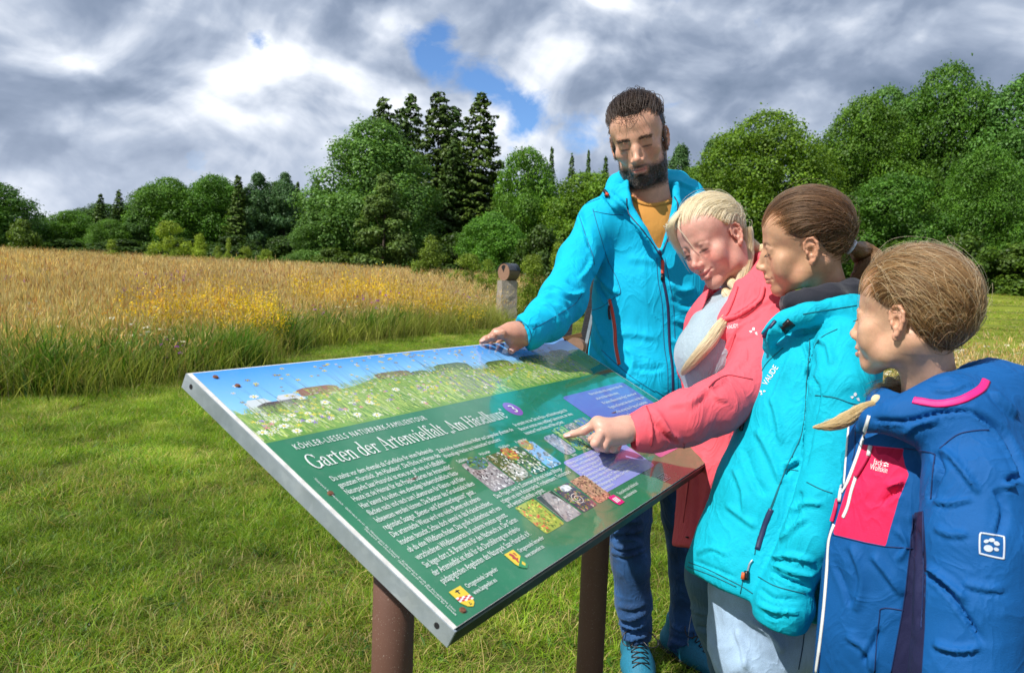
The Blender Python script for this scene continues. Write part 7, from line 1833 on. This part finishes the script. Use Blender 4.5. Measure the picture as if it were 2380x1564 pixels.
# dark hoodie collar
M_HOOD = fabric('dark_navy_hoodie', (.012, .013, .022), .85, bump=.2, mel=.2, weave=1300)
C_ = SDF(at(1820, 800, 1.4)-.12, at(2060, 640, 1.75)+.12, .0045)
C_.chain([(at(1842, 700, 1.52), .016), (at(1880, 700, 1.50), .024), (at(1930, 690, 1.50), .026), (at(1980, 682, 1.54), .028), (at(2010, 680, 1.63), .030), (at(1980, 676, 1.72), .028), (at(1900, 690, 1.74), .028), (at(1846, 705, 1.66), .022), (at(1836, 706, 1.58), .018), (at(1842, 700, 1.52), .016)], .02)
C_.cap(at(1925, 760, 1.6), at(1925, 705, 1.61), .085, .070, .02); C_.cap(at(1918, 640, 1.61), at(1926, 712, 1.61), .056, .056, .01, 's')
cmz = C_.mesh().biggest(); cmz.relax(2); cloth_noise(cmz, .0022, 22., (1, 1, 2), 21); mesh_part('hoodie_collar', cmz, [M_HOOD], girl)
TEAL = (.003, .43, .57)
M_TE = fabric('turquoise_rain_shell', TEAL, .78, bump=.32, var=.04, mel=.07, weave=500, sheen=0., spec=.2); M_TES = simple_mat('teal_seam', (.0, .13, .17), .7)
gax = (math.cos(math.radians(-20)), math.sin(math.radians(-20)), 0)
T3 = SDF((.18, 1.10, .40), (1.10, 1.90, 1.30), .0048)
T3.chain([(at(1932, 750, 1.60), .085), (at(1925, 800, 1.57), .120), (at(1895, 900, 1.54), .138), (at(1862, 1020, 1.52), .145), (at(1820, 1160, 1.50), .158), (at(1770, 1330, 1.48), .170), (at(1750, 1420, 1.48), .172)], .03, flat=(gax, .88))
T3.cap(at(1905, 762, 1.66), at(1975, 775, 1.50), .050, .055, .06)
T3.chain([(at(1782, 806, 1.50), .010), (at(1796, 768, 1.475), .012), (at(1832, 742, 1.465), .014), (at(1880, 728, 1.455), .015), (at(1950, 716, 1.48), .016), (at(2008, 708, 1.56), .018), (at(2010, 702, 1.68), .020), (at(1940, 706, 1.76), .020), (at(1850, 722, 1.72), .018), (at(1800, 762, 1.64), .014)], .035)
T3.cap(at(1920, 640, 1.61), at(1924, 735, 1.61), .075, .070, .008, 's')
T3.prism([(1480, 1318), (1588, 1319), (1668, 1365), (1744, 1398), (1800, 1425), (1900, 1450), (2100, 1470), (2200, 1700), (1480, 1700)], 1.0, 2.0, .004)
AG = [(at(1962, 800, 1.42), .055), (at(1956, 900, 1.36), .058), (at(1946, 1050, 1.33), .056), (at(1925, 1150, 1.31), .055), (at(1885, 1250, 1.30), .051), (at(1846, 1325, 1.30), .045)]
T3.chain(AG, .008)
T3.chain([(at(1832, 1358, 1.30), .046), (at(1822, 1400, 1.30), .053), (at(1816, 1424, 1.30), .052)], .008); T3.plane(at(1812, 1440, 1.32), (-.15, 0, -1), .005, (at(1812, 1440, 1.32)-.12, at(1812, 1440, 1.32)+np.array([.12, .075, .06]))); T3.cap(at(1810, 1500, 1.32), at(1818, 1430, 1.32), .040, .036, .003, 's')
# outer edge of the open front
T3.prism([(1790, 740), (1764, 782), (1755, 842), (1737, 905), (1712, 970), (1679, 1043), (1653, 1124), (1630, 1197), (1605, 1270), (1586, 1319), (1480, 1319), (1480, 700), (1790, 700)], 1.1, 1.9, .004)
tm = T3.mesh().biggest(); tm.relax(2)
FG = [(cw((1230, 340), (1260, 480), (1240, 560), (1270, 640)), 9, -.009), (cw((1200, 360), (1235, 470), (1215, 560)), 9, .007), (cw((1290, 330), (1360, 380), (1380, 500)), 12, .006), (cw((1270, 600), (1290, 700), (1250, 900), (1210, 1150)), 8, -.006), (cw((1240, 660), (1230, 850), (1190, 1080)), 9, .005),
      (cw((1180, 1120), (1110, 1160), (1090, 1200)), 8, -.006), (cw((1170, 1090), (1120, 1120), (1060, 1140)), 8, .006), (cw((900, 900), (960, 1000), (1020, 1140), (1060, 1250)), 16, .006), (cw((1000, 700), (1040, 850), (1060, 1000)), 14, .005), (cw((820, 1020), (880, 1200), (960, 1330)), 16, -.005), (cw((760, 1150), (820, 1300), (830, 1450)), 14, .005),
      (cg((420, 560), (520, 640), (600, 700)), 13, .005), (cg((250, 860), (330, 820), (430, 860)), 9, .005), (cg((230, 900), (330, 940), (480, 1000)), 8, -.004), (cg((690, 880), (800, 870), (950, 900)), 9, .009), (cg((680, 960), (780, 1010), (920, 1060)), 8, -.010), (cg((700, 920), (820, 960), (960, 980)), 8, .007), (cg((740, 780), (820, 700), (900, 640)), 12, .006), (cg((800, 600), (880, 560), (1000, 560)), 12, .005),
      (cg((600, 1150), (700, 1190), (850, 1200)), 8, .006), (cg((620, 1060), (700, 1120), (840, 1130)), 9, -.005), (cg((640, 1200), (700, 1240), (760, 1230)), 6, -.006), (cg((860, 480), (830, 600), (780, 720)), 10, -.006), (cw((1030, 240), (1120, 300), (1240, 290), (1380, 240)), 9, -.006), (cw((1000, 250), (980, 330), (990, 400)), 8, .005), (cw((1130, 420), (1060, 600), (1000, 760)), 14, .004)]
folds(tm, FG, 1.35); cloth_noise(tm, .0014, 11., (1, 1, .6), 31); cloth_noise(tm, .0009, 30., (1, 1, .8), 33)
mesh_part('jacket', tm, [M_TE], girl); bt = tm.bvh()
FR = cw((1000, 215), (925, 320), (905, 470), (850, 650), (785, 830), (695, 1030), (625, 1250), (565, 1450))+cg((170, 930))
trim_tube('front_flap_edge', bt, [(x+9, y) for x, y in FR], .0030, M_ZIP, girl, wide=1.5); trim_tube('front_flap_edge', bt, [(x+3.5, y) for x, y in FR], .0034, M_TE, girl, off=.001)
for l in [cw((1170, 120), (1110, 200), (1040, 300)), ]: pass
trim_tube('hook_tape', bt, cw((1130, 225), (1070, 280)), .0050, M_BLACK, girl, wide=2.2, off=-.001)
for l in [cw((1075, 390), (960, 500), (870, 690)), cw((1245, 330), (1225, 560), (1200, 900), (1090, 1160), (980, 1440)), cw((1275, 690), (1400, 705), (1500, 740), (1564, 752)), cw((1090, 1160), (1170, 1170)), cg((770, 350), (700, 560), (610, 770), (590, 860)), cg((900, 430), (980, 470), (1050, 495)), cg((200, 905), (340, 960), (500, 1040), (580, 1090)), cg((190, 930), (340, 985), (480, 1050)), cg((520, 1010), (505, 1090)), cg((610, 990), (700, 1040), (800, 1070), (890, 1090)), cw((1200, 175), (1350, 150), (1540, 120)), cw((1420, 270), (1300, 340), (1240, 480))]:
    trim_tube('seam', bt, l, .0010, M_TES, girl, off=.0006)
trim_tube('pocket_opening', bt, cg((690, 590), (650, 680), (605, 830)), .0042, M_ZIP, girl, off=-.0015, wide=1.6)
trim_tube('pocket_pull', bt, cg((578, 892), (560, 915), (550, 960)), .0020, M_SILVER, girl, off=.003); trim_tube('pocket_pull', bt, cg((545, 955), (545, 1010)), .0048, M_BLACK, girl, off=.004); trim_tube('pocket_pull', bt, cg((530, 965), (522, 1005)), .0045, simple_mat('orange_toggle', (.65, .12, .03), .5), girl, off=.004)
trim_tube('chest_zip_pull', bt, cw((850, 760), (835, 830), (828, 865)), .0022, M_WHITE, girl, off=.003); trim_tube('chest_zip_pull', bt, cw((826, 865), (815, 918)), .0042, M_BLACK, girl, off=.004)
q0, q1 = cw((960, 632), (1035, 515)); ang = math.atan2(q1[1]-q0[1], q1[0]-q0[0]); text_on('lettering', bt, 'VAUDE', q0[0]+4, q0[1], ang, 19, M_WHITE, girl, width=math.hypot(q1[0]-q0[0], q1[1]-q0[1]))
q = cw((942, 672))[0]; leafmark('white_mark', bt, q[0], q[1], 7.5, -1.0, girl, M_WHITE)
q = cw((1530, 700))[0]; leafmark('white_mark', bt, q[0], q[1], 12, .1, girl, M_WHITE)
# jeans
M_DEN3 = fabric('light_blue_denim', (.36, .50, .68), .85, bump=.25, mel=.22, weave=1500, sheen=.1, var=.22)
P = SDF((.25, 1.15, .02), (1.05, 1.85, .70), .0058)
P.chain([(at(1772, 1380, 1.49), .115), (at(1762, 1500, 1.47), .100), (at(1766, 1620, 1.49), .078), (at(1780, 1780, 1.55), .065), (at(1786, 1900, 1.56), .060)], .02); P.chain([(at(1830, 1400, 1.52), .11), (at(1850, 1560, 1.50), .095), (at(1850, 1780, 1.52), .068), (at(1850, 1900, 1.53), .06)], .01)
pg = P.mesh().biggest(); pg.relax(1); folds(pg, [(cg((560, 1240), (680, 1330), (760, 1440)), 16, .006), (cg((480, 1300), (520, 1420), (540, 1540)), 12, .005)], 1.6); cloth_noise(pg, .003, 14., (1, 1, 1), 41); mesh_part('jeans', pg, [M_DEN3], girl); bg_ = pg.bvh()
trim_tube('side_seam', bg_, cg((890, 1260), (875, 1400), (850, 1540)), .0014, simple_mat('denim_seam', (.05, .09, .16), .8), girl)
for q_ in ((1786, 1900, 1.56), (1850, 1900, 1.53)):
    a = at(*q_); gz_ = float(gz(a[0], a[1])); F = SDF((a[0]-.2, a[1]-.2, gz_-.01), (a[0]+.15, a[1]+.2, gz_+.14), .006); F.cap((a[0], a[1], gz_+.05), (a[0]-.11, a[1]+.03, gz_+.035), .040, .034, .02); mesh_part('shoe', F.mesh().biggest(), [M_SHOEG], girl)

# =================================================================== SMALLEST GIRL
small = person(.82, 1.15, 'smallest girl in a blue and pink jacket seen from behind the shoulder')
HS = Head(at(2118, 734, 1.17), 38, -2, 0, .850, 1, .6, .0018)
hs = HS.build(at(2172, 935, 1.17), rn=.042, nose=.85, neck_r2=.046, mouth_open=.002)
mesh_part('body', hs, [M_SKIN], small, colors=HS.colors(hs.V, (.62, .36, .225), browamt=.5, brow=(.16, .10, .06), lip=(.58, .19, .17), flushamt=.18))
HS.eyes(small); HS.lashes(small, M_LASH, .008)
M_SHAIR = hair_mat('light_brown_hair', (.105, .050, .019), (.42, .24, .095), .36); M_SCAP = cap_mat('light_brown_hair_base', (.16, .082, .034))
hlS = dict(front=.048, temple=.028, ear=.014, back=-.052, nape=-.104)
ES = ((0, -.0105, .027), (.0825, .1055, .1030))
capS = HS.cap(E=ES, **hlS); mesh_part('hair', capS, [M_SCAP], small)
tgs = (.040, -.082, -.078)
strands('hair_strands', HS.combed(7500, tgs, 16, 32, .09, .003, .009, stop=.99, rise=.55, **hlS), M_SHAIR, small, .0006, .0003)
strands('loose_strands', HS.combed(300, tgs, 14, 36, .18, .005, .03, stop=.95, rise=.5, **hlS), hair_mat('golden_hair', (.45, .28, .11), (.75, .55, .27)), small, .0003, .00012)
strands('flyaway_hair', HS.combed(170, tgs, 12, 37, .3, .011, .05, stop=.8, rise=.5, **hlS), hair_mat('golden_flyaway_hair', (.55, .40, .2), (.8, .65, .4)), small, .00022, .0001)
strands('nape_hair', HS.combed(900, tgs, 14, 39, .10, .004, .02, stop=1.0, rise=-.15, start_mask=lambda L: (L[:, 2] < .02) & (L[:, 0] < 0), **hlS), M_SHAIR, small, .0005, .0003)
# braid coming over the far shoulder
braid([HS.w((.050, -.060, -.085)), at(2105, 888, 1.27), at(2078, 905, 1.235), at(2052, 922, 1.20)], .017, .012, M_SHAIR, M_SCAP, small, nl=9)
F = SDF(at(2040, 935, 1.19)-.05, at(2040, 935, 1.19)+.05, .0025)
for a in range(8): F.ell(at(2038+3*math.cos(a*.8), 930+4*math.sin(a*.8), 1.19), .0065, None, .003)
mesh_part('scrunchie', F.mesh().biggest(50), [simple_mat('cream_scrunchie', (.72, .62, .38), .9, noise_amt=.2)], small)
strands('braid_tail', tuft([at(2034, 936, 1.19), at(2004, 950, 1.175), at(1968, 974, 1.165), at(1932, 988, 1.16), at(1890, 993, 1.16)], 420, [.004, .008, .0125, .009, .001], 0, 44, 14, .3), hair_mat('golden_braid_tail', (.50, .33, .13), (.88, .70, .38)), small, .0006, .0002)
strands('braid_wisps', tuft([at(2120, 880, 1.28), at(2090, 893, 1.25), at(2060, 905, 1.22), at(2030, 918, 1.2)], 120, .014, .022, 46, 10, 1.5), M_SHAIR, small, .0003, .0001)
# jacket
S4_ = SDF((.36, .78, .30), (1.30, 1.62, 1.20), .0042)
sax = (math.cos(math.radians(-55)), math.sin(math.radians(-55)), 0)
S4_.chain([(at(2180, 985, 1.18), .080), (at(2160, 1040, 1.18), .125), (at(2130, 1150, 1.18), .142), (at(2112, 1300, 1.18), .153), (at(2100, 1450, 1.18), .162), (at(2095, 1700, 1.19), .172), (at(2095, 1900, 1.20), .176)], .03, flat=((.5, .86, 0), .74))
S4_.cap(at(2085, 1005, 1.30), at(2270, 1015, 1.10), .050, .064, .05)
AS = [(at(2268, 1040, 1.07), .067), (at(2272, 1130, 1.02), .071), (at(2268, 1260, .99), .073), (at(2262, 1400, .97), .073), (at(2248, 1560, .95), .070), (at(2215, 1700, .94), .060), (at(2150, 1790, .95), .05)]
S4_.chain(AS, .006)
S4_.chain([(at(2080, 990, 1.38), .055), (at(2030, 1100, 1.40), .055), (at(2010, 1300, 1.38), .05)], .02)
# hood: raised rim round the neck and the fallen hood behind
S4_.chain([(at(2000, 996, 1.14), .010), (at(2030, 974, 1.11), .013), (at(2085, 960, 1.085), .015), (at(2140, 944, 1.08), .016), (at(2200, 922, 1.09), .017), (at(2262, 896, 1.14), .019), (at(2272, 890, 1.22), .022), (at(2220, 905, 1.31), .022), (at(2140, 930, 1.34), .020), (at(2050, 962, 1.30), .016), (at(2000, 992, 1.22), .011)], .028)
S4_.chain([(at(2130, 990, 1.07), .022), (at(2220, 965, 1.07), .040), (at(2300, 945, 1.14), .062), (at(2345, 975, 1.20), .070), (at(2330, 960, 1.32), .060)], .05); S4_.ell(at(2330, 1000, 1.20), (.09, .10, .09), None, .06)
S4_.cap(at(2160, 840, 1.19), at(2165, 965, 1.19), .074, .062, .008, 's')
S4_.prism([(2012, 940), (1972, 982), (1960, 1128), (1931, 1214), (1911, 1328), (1900, 1450), (1891, 1564), (1880, 1750), (1800, 1750), (1800, 900), (2012, 900)], .7, 1.7, .004)
S4_.plane((0, 0, at(2100, 1800, 1.1)[2]), (0, 0, -1), .004)
sj = S4_.mesh().biggest(); sj.relax(2)
FS = [(cs((920, 250), (960, 350), (920, 460), (900, 540)), 11, -.010), (cs((960, 230), (1040, 300), (1120, 400), (1190, 500)), 12, .008), (cs((930, 540), (1020, 560), (1150, 530)), 11, .006), (cs((860, 960), (960, 1040), (1080, 1180), (1220, 1390)), 10, -.009), (cs((880, 930), (1000, 1020), (1120, 1140)), 12, .008), (cs((930, 700), (1020, 740), (1130, 740)), 14, .005), (cs((1100, 1030), (1220, 1060), (1340, 1060)), 14, .005), (cs((920, 1390), (1060, 1430), (1200, 1410)), 13, .007), (cs((1290, 470), (1340, 600), (1300, 760)), 14, -.006), (cs((1360, 430), (1420, 400), (1459, 420)), 10, -.008), (cs((1330, 460), (1400, 450)), 10, .007),
      (cs((640, 460), (700, 440), (750, 420)), 12, .007), (cs((620, 560), (680, 500), (740, 480)), 12, -.006), (cs((430, 800), (500, 1000), (460, 1200)), 16, .005), (cs((560, 860), (640, 960), (740, 1100)), 16, .006), (cs((400, 1340), (520, 1420), (560, 1560)), 14, .005), (cs((330, 900), (400, 1060), (420, 1160)), 13, -.004), (cs((800, 640), (830, 800), (840, 1000), (830, 1300)), 10, -.007), (cs((600, 1300), (560, 1400), (500, 1500)), 14, -.005), (cs((690, 700), (760, 800), (700, 900)), 12, .004),
      (cs((560, 60), (760, 70), (960, 20), (1150, 10)), 8, -.008), (cs((1150, 10), (1300, 110), (1420, 300), (1459, 400)), 10, -.010), (chh((860, 1230), (1000, 1240), (1160, 1170)), 8, .004), (chh((880, 1150), (1020, 1130), (1130, 1080)), 9, -.005), (chh((1300, 1240), (1400, 1330), (1500, 1440)), 12, .007), (cs((740, 150), (820, 90), (960, 60)), 14, .005)]
folds(sj, FS, 1.3); cloth_noise(sj, .0014, 10., (1, 1, .7), 51); cloth_noise(sj, .0009, 28., (1, 1, .8), 53)
Pj = project(sj.V); Nj = sj.normals(); vw = sj.V-CAM; vw /= np.linalg.norm(vw, axis=1)[:, None]; fc = -(Nj*vw).sum(1)
pk = sdpoly(Pj, cs((487, 205), (560, 213), (745, 232), (738, 262), (752, 330), (775, 385), (745, 460), (715, 530), (690, 620), (660, 720), (638, 808), (520, 785), (325, 738), (345, 660), (400, 480)))
pk = np.where(fc > -.05, pk, -30); nv = sdpoly(Pj, cs((808, 610), (862, 600), (880, 900), (870, 1300), (850, 1600), (660, 1600), (700, 1380), (745, 1160), (778, 900))); nv = np.where(fc > -.05, nv, -30)
dk = sdpoly(Pj, cs((575, 222), (745, 234), (738, 262), (715, 310), (690, 290), (640, 265), (590, 265)))
def small_cols(t, c, tc, k):
    pf = t.mapr(t.attr('pink'), -.5, .5); nf = t.mapr(t.attr('navy'), -.5, .5); df = t.mapr(t.attr('darkpink'), -.5, .5)
    def sc(col):
        v = t.n('ShaderNodeVectorMath', {'operation': 'SCALE'}, _0=col); t.set(v, 'Scale', k); return v.outputs[0]
    c = t.mix(nf, c, sc((.016, .018, .065))); c = t.mix(pf, c, sc((.82, .022, .105))); return t.mix(df, c, sc((.50, .008, .06)))
M_SJ = fabric('royal_blue_shell', (.003, .090, .30), .72, bump=.3, var=.04, sheen=0., spec=.25, extra=small_cols)
mesh_part('jacket', sj, [M_SJ], small, attrs={'pink': pk, 'navy': nv, 'darkpink': dk}); b4 = sj.bvh()
M_PINK = simple_mat('pink_trim', (.85, .012, .20), .6); M_MAG = simple_mat('magenta_puller', (.65, .015, .10), .6); M_NS = simple_mat('dark_blue_seam', (.003, .02, .10), .7)
trim_tube('hood_trim', b4, chh((718, 1303), (800, 1318), (900, 1332), (1000, 1322), (1100, 1296), (1190, 1250), (1250, 1205), (1278, 1150)), .0012, M_PINK, small, wide=5.2, step=5, off=.0004)
trim_tube('front_zip', b4, cs((540, 35), (500, 180), (460, 300), (410, 430), (378, 490)), .0010, M_WHITE, small, wide=3.2, off=.0006); trim_tube('front_zip', b4, cs((332, 680), (300, 780), (288, 960), (270, 1180), (245, 1400), (222, 1560)), .0010, M_WHITE, small, wide=3.4, off=.0006)
trim_tube('front_zip_edge', b4, [(x+3, y) for x, y in cs((416, 70), (400, 250), (385, 450))], .0015, M_WHITE, small, wide=1.6, off=.001)
trim_tube('chest_zip', b4, cs((462, 395), (435, 480), (410, 580), (384, 640)), .0010, M_WHITE, small, wide=3.2, off=.0006)
trim_tube('zip_slider', b4, cs((552, 215), (538, 275)), .0025, M_WHITE, small, off=.0025, wide=1.5); trim_tube('zip_puller', b4, cs((535, 275), (500, 340), (465, 395)), .0028, M_MAG, small, off=.003, wide=1.4)
trim_tube('zip_slider', b4, cs((382, 455), (368, 545)), .0025, M_WHITE, small, off=.0025, wide=1.5); trim_tube('zip_puller', b4, cs((358, 540), (345, 600), (325, 665)), .0028, M_MAG, small, off=.003, wide=1.4)
for l in [cs((640, 812), (800, 822)), cs((325, 742), (520, 790), (638, 812)), cs((745, 230), (840, 240), (930, 262)), cs((745, 1190), (620, 1178), (600, 1240), (570, 1560)), cs((800, 620), (775, 900), (740, 1180), (670, 1560)), cs((960, 230), (1060, 150), (1160, 125), (1250, 120)), cs((930, 262), (915, 400), (905, 530)), cs((460, 90), (455, 240), (440, 300)), cs((860, 600), (862, 960), (850, 1300)), cs((250, 1440), (240, 1560))]:
    trim_tube('seam', b4, l, .0009, M_NS, small, off=.0005)
# lettering on the pocket and the paw badge on the sleeve
q = cs((578, 308), (546, 340), (640, 380)); text_on('lettering', b4, 'Jack', q[0][0]-6, q[0][1]+5, .22, 19, M_WHITE, small, width=23); text_on('lettering', b4, 'Wolfskin', q[1][0]-1, q[1][1]+5, .22, 19, M_WHITE, small, width=41)
def blobp(cx, cy, rx, ry, rot=0., n=14):
    return [(cx+rx*math.cos(a)*math.cos(rot)-ry*math.sin(a)*math.sin(rot), cy+rx*math.cos(a)*math.sin(rot)+ry*math.sin(a)*math.cos(rot)) for a in np.linspace(0, 6.283, n+1)[:-1]]
def paw(cx, cy, s_, rot=0.):
    T_ = lambda x, y: (cx+s_*(x*math.cos(rot)-y*math.sin(rot)), cy+s_*(x*math.sin(rot)+y*math.cos(rot))); out = []
    for x, y, rx, ry, r in ((-.28, .32, .42, .30, .1), (-.55, -.28, .24, .16, -.3), (-.10, -.45, .27, .18, -.1), (.38, -.22, .28, .19, .3), (.42, .30, .24, .16, .2)): c_ = T_(x, y); out.append(blobp(c_[0], c_[1], rx*s_, ry*s_, r+rot))
    return out
q = cs((642, 326))[0]; flat_on('paw_mark', b4, paw(q[0], q[1], 8.5, .2), M_WHITE, small)
q = cs((1268, 806))[0]; flat_on('paw_badge', b4, paw(q[0], q[1]-1, 26, .15), simple_mat('pale_reflective_print', (.55, .60, .68), .4), small)
bx4 = cs((1212, 732), (1328, 752), (1340, 762), (1338, 868), (1325, 882), (1210, 856), (1197, 845), (1198, 745)); trim_tube('badge_frame', b4, [tuple(p) for p in bx4+[bx4[0]]], .0008, simple_mat('pale_reflective_frame', (.55, .60, .68), .4), small, off=.0008, step=4, wide=1.6)
